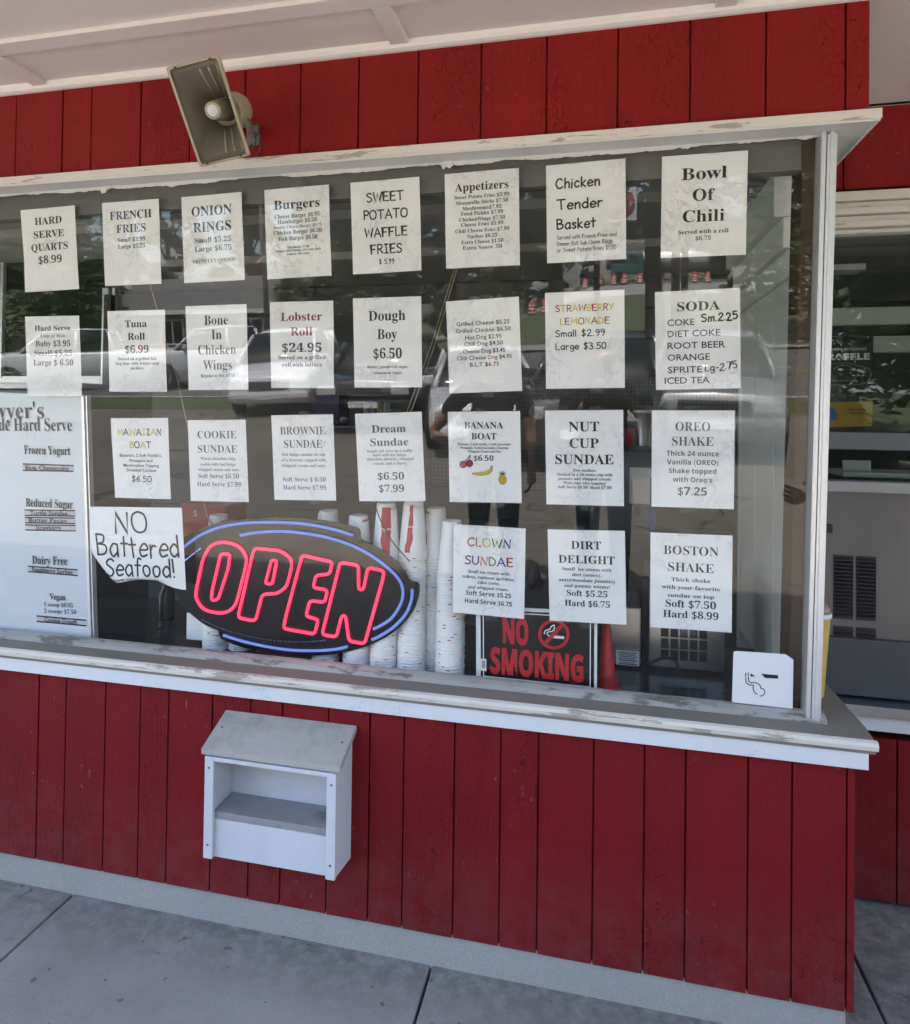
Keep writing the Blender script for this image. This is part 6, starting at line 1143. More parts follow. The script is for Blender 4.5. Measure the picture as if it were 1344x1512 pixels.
# ------------------------------------------------------------------ white wooden leaflet box below the sill
x0, x1 = pl(333, 1050, YLOW).x+.016, pl(527, 1072, YLOW).x-.013
yb_, yf = YLOW-.001, -.192
t = thing('leaflet_box', 'white wooden leaflet box with sloping lid hung on the red boards', 'box', ((x0+x1)/2, yb_, .28))
zb = pl(430, 1060, YLOW).z+.002
zf = pl(400, 1121, yf-.014).z
bm = new_bm(); prism(bm, [(yb_, zb), (yb_, zb-.018), (yf-.014, zf-.014), (yf-.014, zf+.004)], 'x', x0-.014, x1+.014); bmesh.ops.bevel(bm, geom=bm.edges[:], offset=.002, segments=2, affect='EDGES'); obj('lid', bm, BOXLID, t)
bm = new_bm()
for xa in (x0, x1-.018): 
    bm2 = new_bm(); prism(bm2, [(yb_, .28), (yb_, zb-.019), (yf+.0, zf-.0165), (yf+.0, .30)], 'x', xa, xa+.018); obj('side_panel', bm2, BOXPAINT, t)
bm.free()
bm = new_bm(); box(bm, (x0+.0185, yb_-.012, .28), (x1-.0185, yb_-.001, zb-.02), .001); obj('back_panel', bm, BOXPAINT, t)
zs_ = pl(400, 1212, yf).z
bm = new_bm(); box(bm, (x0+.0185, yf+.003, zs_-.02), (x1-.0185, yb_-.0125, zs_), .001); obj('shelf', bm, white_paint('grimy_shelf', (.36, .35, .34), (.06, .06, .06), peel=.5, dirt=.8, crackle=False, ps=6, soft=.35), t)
bm = new_bm(); box(bm, (x0+.0185, yf+.001, .30), (x1-.0185, yf+.014, zs_-.0205), .001); obj('front_panel', bm, BOXPAINT, t)
for xa, xb in ((x0-.002, x0+.026), (x1-.026, x1+.002)):
    bm = new_bm(); box(bm, (xa, yf-.013, .30), (xb, yf-.0005, zf-.018), .0015); obj('front_stile', bm, BOXPAINT, t)
bm = new_bm(); box(bm, (x0+.0265, yf-.0125, zf-.03), (x1-.0265, yf-.0008, zf-.018), .001); obj('front_rail', bm, BOXPAINT, t)

for xs_, zs2 in ((x0+.012, .34), (x0+.012, zf-.05), (x1-.012, .34), (x1-.012, zf-.05)):
    bm = new_bm(); lathe(bm, [(.0035, 0), (.003, .0012)], 10, Matrix.Translation((xs_, yf-.0131, zs2)) @ Matrix.Rotation(math.pi/2, 4, 'X')); obj('screw', bm, simple('rusty_screw', (.16, .09, .05), .6, .3), t)
for xs_ in (x0+.009, x1-.009):
    bm = new_bm(); q_ = Vector((xs_, (yb_+yf)/2, (zb+zf)/2+.0045)); lathe(bm, [(.0034, -.004), (.003, .0026)], 10, Matrix.Translation(q_)); obj('screw', bm, simple('rusty_screw', (.16, .09, .05), .6, .3), t)
# ------------------------------------------------------------------ OPEN sign
def crop2(x, y): return (260+x/3.36, 740+y/3.36)
DS = .045
def sg(x, y, d=0.0): p = crop2(x, y); return gl(p[0], p[1], DS-d)
def curve_px(pts, closed, n=6):
    out = []; N_ = len(pts)
    for i in range(N_ if closed else N_-1):
        a, b, c_, d = (pts[(i-1) % N_], pts[i], pts[(i+1) % N_], pts[(i+2) % N_]) if closed else (pts[max(i-1, 0)], pts[i], pts[i+1], pts[min(i+2, N_-1)])
        for k_ in range(n):
            q = k_/n; out.append(tuple(.5*(2*b[j]+(c_[j]-a[j])*q+(2*a[j]-5*b[j]+4*c_[j]-d[j])*q*q+(3*b[j]-a[j]-3*c_[j]+d[j])*q**3) for j in (0, 1)))
    if not closed: out.append(pts[-1])
    return out
def rounded(pts, r=14, n=5):                             # closed polygon with rounded corners
    out = []; N_ = len(pts)
    for i in range(N_):
        p, a, b = Vector(pts[i]), Vector(pts[i-1]), Vector(pts[(i+1) % N_])
        da, db = (a-p), (b-p); ra = min(r, da.length*.48); rb = min(r, db.length*.48)
        s_, e_ = p+da.normalized()*ra, p+db.normalized()*rb
        for k_ in range(n+1):
            q = k_/n; out.append(tuple((1-q)**2*s_+2*q*(1-q)*p+q*q*e_))
    return out
t = thing('open_sign', 'black oval sign with lit red letters OPEN and blue arcs, hung inside the window', 'neon sign', sg(600, 760))
outline = [(-28, 330), (-22, 250), (20, 195), (90, 150), (200, 110), (320, 92), (460, 82), (600, 84), (740, 98), (850, 118), (895, 132), (912, 150), (916, 188), (960, 212), (1030, 252), (1090, 298), (1135, 350), (1152, 385), (1172, 399), (1200, 406), (1208, 428), (1202, 480), (1180, 540), (1140, 595), (1080, 650), (1000, 697), (900, 735), (790, 757), (660, 768), (540, 764), (430, 748), (320, 722), (235, 690), (212, 664), (205, 640), (150, 618), (80, 566), (20, 500), (-15, 420)]
op = curve_px(outline, True, 4); bm = new_bm()
A = [bm.verts.new(sg(x, y)) for x, y in op]; Bv = [bm.verts.new(sg(x, y)+GN*.007) for x, y in op]
n_ = len(op); bm.faces.new(A[::-1]); bm.faces.new(Bv)
for i in range(n_): bm.faces.new((A[i], A[(i+1) % n_], Bv[(i+1) % n_], Bv[i]))
obj('backing_board', bm, simple('black_acrylic', (.006, .006, .007), .12), t)
letters = {'O': [rounded([(185, 206), (262, 203), (322, 228), (352, 280), (345, 330), (296, 520), (250, 556), (180, 553), (128, 532), (98, 480), (100, 440), (137, 270)], 40), rounded([(222, 262), (268, 262), (260, 330), (208, 490), (175, 492), (178, 450)], 16)],
           'P': [rounded([(395, 233), (520, 246), (572, 285), (574, 330), (548, 425), (505, 458), (428, 462), (394, 596), (306, 578), (318, 530), (383, 250)], 22), rounded([(474, 292), (500, 297), (478, 412), (443, 408)], 12)],
           'E': [rounded([(626, 268), (776, 302), (762, 362), (694, 368), (680, 428), (752, 442), (738, 502), (664, 494), (644, 570), (706, 588), (688, 660), (533, 632), (545, 570)], 18)],
           'N': [rounded([(815, 303), (905, 318), (906, 438), (930, 440), (952, 330), (1032, 345), (1028, 380), (936, 708), (858, 694), (842, 570), (822, 568), (796, 675), (724, 662), (740, 600)], 20)]}
for ch, loops_ in letters.items():
    for lp in loops_:
        bm = new_bm(); tube(bm, [sg(x, y, .007) for x, y in lp],   .0049, 10, closed=True); obj('red_tube', bm, NEON_R, t)
arcs = [[(-5, 268), (45, 222), (120, 170), (200, 135), (300, 114), (420, 105), (560, 107), (680, 119), (790, 142), (880, 170)],
        [(318, 170), (400, 156), (520, 150), (620, 158), (740, 178), (860, 215), (960, 265), (1050, 330), (1105, 388), (1126, 445), (1115, 510), (1070, 580), (1020, 615), (980, 635)],
        [(1172, 437), (1168, 490), (1140, 560), (1080, 625), (1010, 670), (972, 688)], [(235, 665), (320, 692), (430, 718), (560, 738), (700, 742), (790, 735), (850, 722)]]
for a in arcs:
    bm = new_bm(); tube(bm, [sg(x, y, .006) for x, y in curve_px(a, False)], .0048, 8); obj('blue_tube', bm, NEON_B, t)
for path, nn, m in (([(45, 293), (80, 266), (120, 235)], 9, LED_B), ([(130, 588), (210, 626), (310, 658), (430, 684), (560, 696), (660, 697), (740, 690)], 46, LED_D)):
    cp = curve_px(path, False, 20); bm = new_bm()
    for i in range(nn):
        p = cp[int(i*(len(cp)-1)/(nn-1))]; lathe(bm, [(.0019, 0), (.0017, .0012), (0, .0018)], 8, Matrix.Translation(sg(p[0], p[1], .0002)) @ (-GN).to_track_quat('Z', 'Y').to_matrix().to_4x4())
    obj('led_row', bm, m, t)
def torus_link(bm, c_, ax_, r=.0058, rr=.0011):
    q = Vector(ax_).to_track_quat('X', 'Z').to_matrix()
    pts = [c_+q @ Vector((r*1.35*math.cos(2*math.pi*k_/12), r*.8*math.sin(2*math.pi*k_/12), 0)) for k_ in range(12)]
    tube(bm, pts, rr, 5, closed=True)
CHAIN = simple('dark_chain', (.10, .09, .08), .4, .7)
for pts in ([(553, 742), (562, 768), (580, 800), (604, 828)], [(308, 765), (316, 775), (330, 769), (343, 768)]):
    bm = new_bm(); cp = curve_px(pts, False, 12); L = [gl(x, y, .06) for x, y in cp]; acc = 0
    for i in range(len(L)-1):
        acc += (L[i+1]-L[i]).length
        if acc > .011: acc = 0; d_ = (L[i+1]-L[i]).normalized(); torus_link(bm, L[i], d_)
    obj('chain', bm, CHAIN, t)
CORD = simple('yellow_cord', (.48, .42, .24), .8)
for pts in ([(213, 396), (222, 422), (262, 560), (306, 764)], [(680, 380), (640, 515), (608, 605), (553, 742)], [(676, 380), (635, 515), (602, 605), (549, 742)]):
    bm = new_bm(); tube(bm, [gl(x, y, .10-.04*i/3) for i, (x, y) in enumerate(pts)], .0013, 5); obj('hanging_cord', bm, CORD, t)

# ------------------------------------------------------------------ NO SMOKING sign
def crop3(x, y, d=.03): return gl(640+x/4.0727, 760+y/4.0727, d)
t = thing('no_smoking_sign', 'black NO SMOKING sign with red letters and white edge behind the lowest sheets', 'sign', crop3(620, 1060))
bm = new_bm(); f0 = [crop3(*p) for p in ((256, 545), (986, 585), (984, 1068), (258, 992))]
vs = [bm.verts.new(p) for p in f0]+[bm.verts.new(p+GN*.003) for p in f0]
for fi in ((0, 3, 2, 1), (4, 5, 6, 7), (0, 1, 5, 4), (1, 2, 6, 5), (2, 3, 7, 6), (3, 0, 4, 7)): bm.faces.new([vs[i] for i in fi])
obj('board', bm, simple('white_sign_board', (.72, .74, .74), .4), t)
def lay(bm, pts, d, mi=0): quad(bm, [crop3(x, y, d) for x, y in pts], mi)
bm = new_bm(); lay(bm, rounded([(284, 568), (968, 604), (966, 1056), (286, 986)], 14), .0293); obj_keep('black_panel', bm, simple('gloss_black_print', (.008, .008, .009), .25), t)
def frame_line(bm, pts, wd, d, mi=0):
    V = [Vector(p) for p in pts]; c_ = sum(V, Vector((0, 0)))/4
    inn = [p+Vector((wd if p.x < c_.x else -wd, wd if p.y < c_.y else -wd)) for p in V]
    for i in range(4): lay(bm, [V[i], V[(i+1) % 4], inn[(i+1) % 4], inn[i]], d, mi)
bm = new_bm(); frame_line(bm, [(297, 580), (948, 614), (946, 1040), (299, 974)], 6, .0288); obj_keep('white_border', bm, WHITE, t)
bm = new_bm()
def line3(text, a, b, cap_px, bmx, sty='ak'):
    A, Bq = crop3(*a, .0286), crop3(*b, .0286); u = Bq-A; L = u.length; u.normalize(); vv = (-GN).cross(u)
    sc = (crop3(a[0], a[1], .0286)-crop3(a[0], a[1]-cap_px, .0286)).length
    put_text(bmx, text, sty, 0, 0, sc, L, 'l', 0, 0, lambda x, y, z: A+u*x+vv*y-GN*z, 4)
line3('NO', (418, 770), (572, 782), 158, bm); line3('SMOKING', (343, 948), (903, 1004), 160, bm)
obj_keep('lettering', bm, [simple('sign_red_print', (.48, .012, .02), .4, var=.05)], t)
bm = new_bm(); cx_, cy_ = 725, 720
ro, ri = 95, 76
for i in range(36):
    a, b = 6.2832*i/36, 6.2832*(i+1)/36
    lay(bm, [(cx_+ro*math.cos(a), cy_+ro*math.sin(a)*.95), (cx_+ro*math.cos(b), cy_+ro*math.sin(b)*.95), (cx_+ri*math.cos(b), cy_+ri*math.sin(b)*.95), (cx_+ri*math.cos(a), cy_+ri*math.sin(a)*.95)], .0284)
lay(bm, [(667, 762), (769, 652), (787, 668), (684, 780)], .0279)
obj_keep('prohibition_ring', bm, [simple('sign_red_print', (.34, .012, .018), .4)], t)
bm = new_bm(); lay(bm, [(683, 722), (788, 732), (786, 748), (700, 740)], .0282)
for pth in ([(668, 716), (674, 698), (700, 688), (710, 672), (726, 664)], [(684, 718), (690, 706), (716, 700), (728, 684), (726, 664)]):
    V_, F_ = ribbon(curve_px(pth, False, 5), 3.2); vv = [bm.verts.new(crop3(x, y, .0281)) for x, y in V_]
    for f in F_: bm.faces.new([vv[i] for i in f])
obj_keep('cigarette_symbol', bm, WHITE, t)
bm = new_bm(); lay(bm, [(286, 866), (319, 868), (319, 941), (286, 938)], .0276); obj_keep('price_sticker', bm, WHITE, t)
bm = new_bm()
for i in range(9): lay(bm, [(292, 876+i*5), (313, 878+i*5), (313, 880+i*5+(i % 3)), (292, 878+i*5+(i % 3))], .0272)
obj_keep('sticker_bars', bm, INK, t)

# small white no smoking plate outside the glass
def crop4(x, y, d=-.004): return gl(940+x/3.632, 760+y/3.632, d)
t = thing('cigarette_plate', 'small white plate with a black cigarette symbol in the lower right window corner', 'sign', crop4(675, 1030))
bm = new_bm(); pts = [(520, 737), (534, 731), (800, 748), (842, 778), (838, 1038), (830, 1040), (516, 1006), (512, 1000)]
A = [bm.verts.new(crop4(*p, -.0065)) for p in pts]; Bv = [bm.verts.new(crop4(*p, -.0015)) for p in pts]; bm.faces.new(A); bm.faces.new(Bv[::-1])
for i in range(len(pts)): bm.faces.new((A[i], Bv[i], Bv[(i+1) % len(pts)], A[(i+1) % len(pts)]))
obj('plate', bm, simple('white_plate', (.74, .76, .78), .35, var=.04, scale=9), t)
bm = new_bm()
quad(bm, [crop4(*p, -.0071) for p in ((668, 853), (760, 861), (760, 880), (690, 876))]); quad(bm, [crop4(*p, -.0071) for p in ((612, 850), (638, 868), (612, 868))])
for k_, pth in enumerate(([(586, 849), (586, 866)], [(599, 849), (599, 866)], [(587, 874), (588, 896), (600, 910), (628, 916)], [(601, 872), (602, 890), (612, 900), (645, 903), (662, 915), (666, 930)], [(628, 916), (626, 935), (636, 955), (646, 962)], [(666, 930), (684, 938), (688, 955), (678, 970), (662, 972)])):
    V_, F_ = ribbon(curve_px(pth, False, 5) if len(pth) > 2 else pth, 2.6); vv = [bm.verts.new(crop4(x, y, -.0071-.00003*k_)) for x, y in V_]
    for f in F_: bm.faces.new([vv[i] for i in f])
obj_keep('cigarette_symbol', bm, INK, t)

# ------------------------------------------------------------------ paper cups stacked upside down on the counter
CZ = .7865
CUPW = simple('cup_white_paper', (.80, .80, .78), .5, var=.03)
CH, CR0, CR1, PITCH = .165, .0425, .029, .0092
def cup_bm(seg=24):
    bm = new_bm()
    lathe(bm, [(.0405, .0), (.0452, .001), (.0466, .0028), (.0454, .005), (CR0, .0058), (CR0-.0003, .0085), (CR1+.001, CH-.004), (CR1, CH), (CR1-.0025, CH), (CR1-.003, CH-.012), (0, CH-.012)], seg, cap=False)
    return bm
proto_bm = cup_bm()
for f in proto_bm.faces:
    z_ = sum(v.co.z for v in f.verts)/len(f.verts)
    a = math.degrees(math.atan2(f.calc_center_median().y, f.calc_center_median().x))
    if .0058 < z_ < .0085 and (abs(a-52) < 8 or abs(a+112) < 8): f.material_index = 1
me_cup = bpy.data.meshes.new('paper_cup'); bmesh.ops.recalc_face_normals(proto_bm, faces=proto_bm.faces); proto_bm.to_mesh(me_cup); proto_bm.free()
me_cup.materials.append(CUPW); me_cup.materials.append(PRINTRED)
def cone_pt(h, a, lift): r = CR0+(CR1-CR0)*h/CH+lift; return Vector((r*math.sin(a), -r*math.cos(a), h))
def bottle_bm():
    bm = new_bm(); prof = [(.012, .40), (.03, .43), (.05, .46), (.065, .44), (.08, .38), (.095, .36), (.11, .42), (.122, .40), (.135, .30), (.145, .24), (.16, .22)]
    prof = [(CH-h, a) for h, a in prof]
    prev = None
    for h, a in prof:
        row = [bm.verts.new(cone_pt(h, a*(2*k_/8-1)*1.15, .0011)) for k_ in range(9)]
        if prev:
            for k_ in range(8): bm.faces.new((prev[k_], row[k_], row[k_+1], prev[k_+1])).smooth = True
        prev = row
    return bm
me_bot = bpy.data.meshes.new('printed_bottle'); b_ = bottle_bm(); b_.to_mesh(me_bot); b_.free(); me_bot.materials.append(PRINTRED)
b_ = new_bm(); put_text(b_, 'Coca-Cola', 'sc', 0, 0, .011, .046, 'c', 0, 0, lambda x, y, z: cone_pt(.088-y, -x/.035, .0016)); me_let = bpy.data.meshes.new('lettering'); b_.to_mesh(me_let); b_.free(); me_let.materials.append(WHITE)
stacks = [((664, 1000), 33, 'rightmost stack by the clown sundae sheet', 55), ((607, 991), 38, 'tallest stack', -15), ((567, 988), 37, 'stack by the right end of the oval sign', 20), ((527, 983), 33, 'stack behind the sign, right half', 70), ((481, 976), 34, 'stack behind the middle of the oval sign', -60), ((640, 984), 36, 'rear stack between the two tall stacks', -60), ((319, 956), 30, 'left stack under the oval sign', -75), ((357, 956), 14, 'short stack beside the left stack', 50)]
first = True
for si, ((px, py), n_, lab, turn) in enumerate(stacks):
    p = plz(px, py, CZ); n_ += (3, 4, 4, 3, 3, 3, 3, 0)[si]
    r = random.Random(si)
    for i in range(n_):
        top = i == n_-1
        o = bpy.data.objects.new('paper_cup', me_cup); COL.objects.link(o)
        o.location = (p.x+r.uniform(-.0011, .0011)+.00012*i*(r.random()-.3), p.y+r.uniform(-.0011, .0011), CZ+PITCH*i+r.uniform(0, .0006)); o.rotation_euler = (r.uniform(-.008, .008), r.uniform(-.008, .008), r.uniform(0, 6.28) if not top else R(turn))
        tag(o, ('topmost white cup with printed red bottle, ' if top else 'white paper cup nested in the ')+lab, 'paper cup', 'stacked paper cups on the counter')
        if top:
            for nm, me in (('printed_bottle', me_bot), ('lettering', me_let)):
                c_ = bpy.data.objects.new(nm, me); COL.objects.link(c_); c_.parent = o

# ------------------------------------------------------------------ things on and behind the counter
def pbox(bm, pxs, Y, depth, bev=.003, mi=0):             # box whose front face covers the pixel rectangle at depth Y
    a, b = pl(pxs[0], pxs[1], Y), pl(pxs[2], pxs[3], Y)
    box(bm, (min(a.x, b.x), Y, min(a.z, b.z)), (max(a.x, b.x), Y+depth, max(a.z, b.z)), bev, mi)
Y1 = .30
a_, b_ = pl(898, 985, Y1), pl(947, 898, Y1)
t = thing('steel_mixer_base', 'stainless steel machine with a small caution label behind the no smoking sign', 'kitchen machine', ((a_.x+b_.x)/2, Y1+.1, CZ))
bm = new_bm(); box(bm, (a_.x, Y1, CZ+.01), (b_.x, Y1+.22, b_.z), .006); obj('housing', bm, STEEL, t)
bm = new_bm(); box(bm, (a_.x+.004, Y1+.01, CZ), (b_.x-.004, Y1+.2, CZ+.0095)); obj('base_foot', bm, RUBBER, t)
bm = new_bm(); pbox(bm, (910, 960, 944, 984), Y1-.0012, .001, 0); obj('caution_label', bm, simple('label_white', (.8, .8, .8), .3), t)
bm = new_bm()
for i in range(7):
    yy = 964+i*2.7; pbox(bm, (913+(i % 3), yy, 941-(i % 2)*3, yy+.8), Y1-.0016, .0003, 0)
obj('label_lines', bm, INKG, t)
a_, b_ = pl(958, 991, Y1), pl(1071, 860, Y1)
t = thing('grilled_steel_machine', 'low stainless steel machine with square black grille openings under the boston shake sheet', 'kitchen machine', ((a_.x+b_.x)/2, Y1+.1, CZ))
bm = new_bm(); box(bm, (a_.x, Y1, CZ+.012), (b_.x, Y1+.3, b_.z), .006); obj('housing', bm, STEEL, t)
bm = new_bm()
for i in range(5):
    for j in range(3): pbox(bm, (976+i*14.2, 925+j*17+i*.9, 987.5+i*14.2, 940.5+j*17+i*.9), Y1-.0008, .002, 0)
obj('grille_opening', bm, BLACK, t)
bm = new_bm(); box(bm, (a_.x+.006, Y1+.02, CZ), (b_.x-.006, Y1+.28, CZ+.0115)); obj('base_foot', bm, RUBBER, t)
bm = new_bm(); tube(bm, [pl(x, y, Y1-.06) for x, y in curve_px([(950, 982), (965, 977), (978, 972), (992, 973), (1000, 980), (1002, 992)], False)], .005, 8); tag(obj('power_cord', bm, RUBBER), 'thick black cord looped in front of the grilled steel machine', 'cord')
Y2 = .075
t = thing('red_cone', 'tapered red plastic cone beside the no smoking sign', 'cone', pl(897, 1013, Y2))
c_ = pl(897, 1012, Y2); top_ = pl(893, 925, Y2); h_ = top_.z-CZ
bm = new_bm(); rings = []
for f, wd in ((.0, .034), (.1, .030), (.16, .027), (.55, .02), (.9, .013), (1, .010)):
    rings.append([Vector((c_.x-.004*f+wd*math.cos(6.2832*k_/24)*(1), Y2+.03+wd*math.sin(6.2832*k_/24), CZ+.001+h_*f)) for k_ in range(24)])
loft(bm, rings); obj('body', bm, REDPL, t)
bm = new_bm(); box(bm, (c_.x-.037, Y2-.007, CZ), (c_.x+.037, Y2+.067, CZ+.012), .004); obj('foot', bm, REDPL, t)
# tall dark machine behind
Y3 = .95
a_, b_ = pl(905, 905, Y3), pl(968, 665, Y3)
t = thing('soft_serve_machine', 'tall dark steel machine behind the nut cup sheet', 'kitchen machine', (a_.x, Y3+.2, .02))
bm = new_bm(); box(bm, (a_.x-.1, Y3, .02), (b_.x, Y3+.5, b_.z), .01); obj('cabinet', bm, STEEL_DARK, t)
bm = new_bm(); pbox(bm, (930, 690, 964, 745), Y3-.004, .0035, .001); obj('control_panel', bm, STEEL, t)
bm = new_bm(); lathe(bm, [(.03, 0), (.034, .03), (.02, .06), (.012, .1)], 16, Matrix.Translation(pl(790, 868, Y3-.07))); obj('dispensing_spout', bm, BLACK, t)
bm = new_bm(); pbox(bm, (960, 705, 968, 800), Y3-.005, .004, .001); obj('blue_strip', bm, simple('blue_plastic', (.03, .08, .3), .4), t)
# shelf with steel cup and a red carton, cone cut-out on the pegboard
Y4 = 1.9
bm = new_bm(); pbox(bm, (900, 662, 985, 667), Y4, .25, .002); tag(obj('wall_shelf', bm, CEIL_IN), 'thin pale shelf in front of the pegboard, holding a steel canister', 'shelf')
q = pl(952, 662, Y4+.1); 
t = thing('steel_canister', 'ribbed steel canister standing on the thin shelf', 'canister', q); WM[t.name] = Matrix.Translation(q)
bm = new_bm(); lathe(bm, [(.05, 0), (.052, .02), (.05, .03), (.058, .2), (.062, .21), (.06, .216), (.052, .216)], 20); obj('can_body', bm, STEEL, t, True)
bm = new_bm(); lathe(bm, [(.0635, .2), (.066, .208), (.0635, .216)], 20, cap=False); obj('can_rim', bm, ALU, t, True)
bm = new_bm(); pbox(bm, (924, 632, 936, 661), Y4+.05, .06, .003); tag(obj('red_carton', bm, REDPL), 'small red carton beside the steel canister', 'carton')
Yp = 2.262
t = thing('cone_cutout', 'wall cut-out of a dipped ice cream cone with cherry on the pegboard', 'wall decoration', pl(803, 655, Yp))
def px_poly(bm, pts, Y, th, mi=0):
    A = [bm.verts.new(pl(x, y, Y)) for x, y in pts]; Bq = [bm.verts.new(pl(x, y, Y)+Vector((0, th, 0))) for x, y in pts]; n = len(pts)
    bm.faces.new(A).material_index = mi; bm.faces.new(Bq[::-1]).material_index = mi
    for i in range(n): bm.faces.new((A[i], Bq[i], Bq[(i+1) % n], A[(i+1) % n])).material_index = mi
bm = new_bm(); px_poly(bm, [(783, 612), (826, 612), (822, 640), (815, 658), (792, 658), (786, 640)], Yp, .008); obj('cone', bm, simple('dull_waffle', (.24, .19, .15), .8), t)
bm = new_bm(); px_poly(bm, curve_px([(781, 612), (784, 600), (794, 591), (804, 588), (814, 592), (822, 600), (828, 612), (822, 618), (814, 610), (806, 616), (798, 610), (790, 617)], True, 4), Yp-.004, .01); obj('icing', bm, simple('dull_cream', (.42, .38, .36), .8), t)
bm = new_bm(); px_poly(bm, curve_px([(797, 586), (802, 581), (808, 586), (803, 591)], True, 4), Yp-.008, .01); obj('cherry', bm, simple('dull_cherry', (.3, .06, .06), .7), t)
# left part: cooler, bottle, tray, cords
Y5 = .62
t = thing('chest_cooler', 'dark steel cooler with a pale lid behind the flavour board', 'cooler', pl(60, 900, Y5))
a_, b_ = pl(-60, 900, Y5), pl(122, 575, Y5)
bm = new_bm(); box(bm, (a_.x, Y5, .02), (b_.x, Y5+.5, b_.z), .01); obj('cabinet', bm, STEEL_DARK, t)
bm = new_bm(); box(bm, (a_.x, Y5-.015, b_.z+.002), (b_.x+.01, Y5+.5, b_.z+.03), .006); obj('lid', bm, WHITE, t)
Y6 = 1.25
t = thing('red_tray', 'round red serving tray standing behind the hawaiian boat sheet', 'tray', pl(212, 680, Y6)); q = pl(212, 655, Y6)
bm = new_bm(); lathe(bm, [(0, 0), (.075, 0), (.082, .012), (.085, .012), (.078, -.003), (0, -.003)], 32, Matrix.Translation(q) @ Matrix.Rotation(R(80), 4, 'X'), cap=False); obj('tray_body', bm, REDPL, t)
Y7 = .22
q = plz(222, 925, CZ); 
t = thing('sauce_bottle', 'dark bottle with a green cap behind the curled handwritten card', 'bottle', (q.x, q.y+.1, CZ)); 
bm = new_bm(); lathe(bm, [(.028, 0), (.03, .01), (.03, .10), (.014, .135), (.013, .15)], 20); obj('bottle_body', bm, simple('dark_bottle_glass', (.02, .018, .01), .15), t, True)
bm = new_bm(); lathe(bm, [(.015, .1505), (.016, .153), (.015, .175), (.013, .177)], 20); obj('bottle_cap', bm, simple('green_cap', (.02, .3, .04), .4), t, True)
bm = new_bm(); tube(bm, [plz(x, y, CZ+.003) for x, y in curve_px([(232, 928), (250, 925), (275, 932), (295, 945), (318, 958), (345, 950)], False)], .0026, 6); tag(obj('sign_cord', bm, RUBBER), 'thin black cord lying on the dark counter under the oval sign', 'cord')
t = thing('small_card', 'small white card propped behind the left end of the oval sign', 'card', plz(290, 945, CZ)); bm = new_bm(); pbox(bm, (276, 905, 300, 946), .10, .002, 0); obj('card_sheet', bm, WHITE, t)
# raffle poster in the serving window
YP = YREC+.022
def q5(x, y, d=0): return pl(x, y, YP+d)
t = thing('raffle_poster', 'black and yellow RAFFLE poster with a car outline in the serving window', 'poster', q5(1257, 631))
bm = new_bm(); px_poly(bm, [(1196, 500), (1290, 494), (1289, 592), (1195, 594)], YP, .001); obj('black_sheet', bm, simple('poster_black', (.012, .012, .012), .4), t)
bm = new_bm(); px_poly(bm, [(1195, 594.5), (1289, 592.5), (1288, 629), (1194, 632)], YP, .001); obj('yellow_sheet', bm, simple('poster_yellow', (.45, .26, .02), .4), t)
bm = new_bm()
def line5(text, a, b, cap_px, sty, mi=0):
    A, Bq = q5(*a, -.0008), q5(*b, -.0008); u = Bq-A; L = u.length; u.normalize(); vv = Vector((0, -1, 0)).cross(u)
    sc = (q5(a[0], a[1])-q5(a[0], a[1]-cap_px)).length
    put_text(bm, text, sty, 0, 0, sc, L, 'l', mi, 0, lambda x, y, z: A+u*x+vv*y, 3)
line5('SHRINE POTENTATE', (1226, 517.5), (1280, 517), 3.6, 'a'); line5('RAFFLE', (1222, 531.5), (1284.5, 530.5), 9.5, 'ak')
line5('Grand Prize', (1252, 606), (1279, 605.5), 3, 'a', 1); line5('Drawing', (1255, 611.5), (1275, 611), 3, 'a', 1)
obj_keep('lettering', bm, [simple('poster_white_ink', (.85, .85, .85), .5), INK], t)
bm = new_bm()
for k_, pth in enumerate(([(1205, 552), (1215, 546), (1228, 538), (1250, 536), (1268, 540), (1284, 545), (1286, 556), (1280, 564), (1262, 568), (1205, 568)], [(1232, 545), (1240, 540), (1256, 541), (1262, 547)], [(1205, 562), (1256, 562)], [(1262, 560), (1268, 554), (1274, 558), (1273, 566)])):
    V_, F_ = ribbon(curve_px(pth, False, 5), .55); vv = [bm.verts.new(q5(x, y, -.001-.00002*k_)) for x, y in V_]
    for f in F_: bm.faces.new([vv[i] for i in f])
obj_keep('car_outline', bm, [simple('poster_gold_ink', (.28, .24, .18), .4)], t)
bm = new_bm(); star = []
for i in range(24): rr_ = 8.5 if i % 2 else 12.5; star.append((1226+rr_*math.cos(6.2832*i/24), 612+rr_*math.sin(6.2832*i/24)))
px_poly(bm, star, YP-.0012, .0004); obj('blue_starburst', bm, simple('poster_blue', (.03, .16, .36), .5), t)
# takeaway cup on the end ledge
zl = .8075; q = pl(1204, 940, .16); 
t = thing('takeaway_cup', 'yellow takeaway cup with domed lid on the sill behind the corner post', 'cup', (q.x, .16, zl))
hh2 = pl(1211, 903, .16).z-zl
bm = new_bm(); lathe(bm, [(.022, 0), (.023, .003), (.0385, hh2-.012), (.039, hh2-.01)], 24); obj('cup_body', bm, simple('yellow_paper_cup', (.62, .42, .10), .5), t, True)
bm = new_bm(); lathe(bm, [(.0415, hh2-.014), (.042, hh2-.001), (.040, hh2)], 24); obj('lid_ring', bm, WHITE, t, True)
bm = new_bm(); lathe(bm, [(.039, hh2+.0005), (.037, hh2+.012), (.028, hh2+.024), (.012, hh2+.030), (0, hh2+.031)], 24); obj('lid_dome', bm, simple('tan_lid', (.35, .24, .18), .4), t, True)

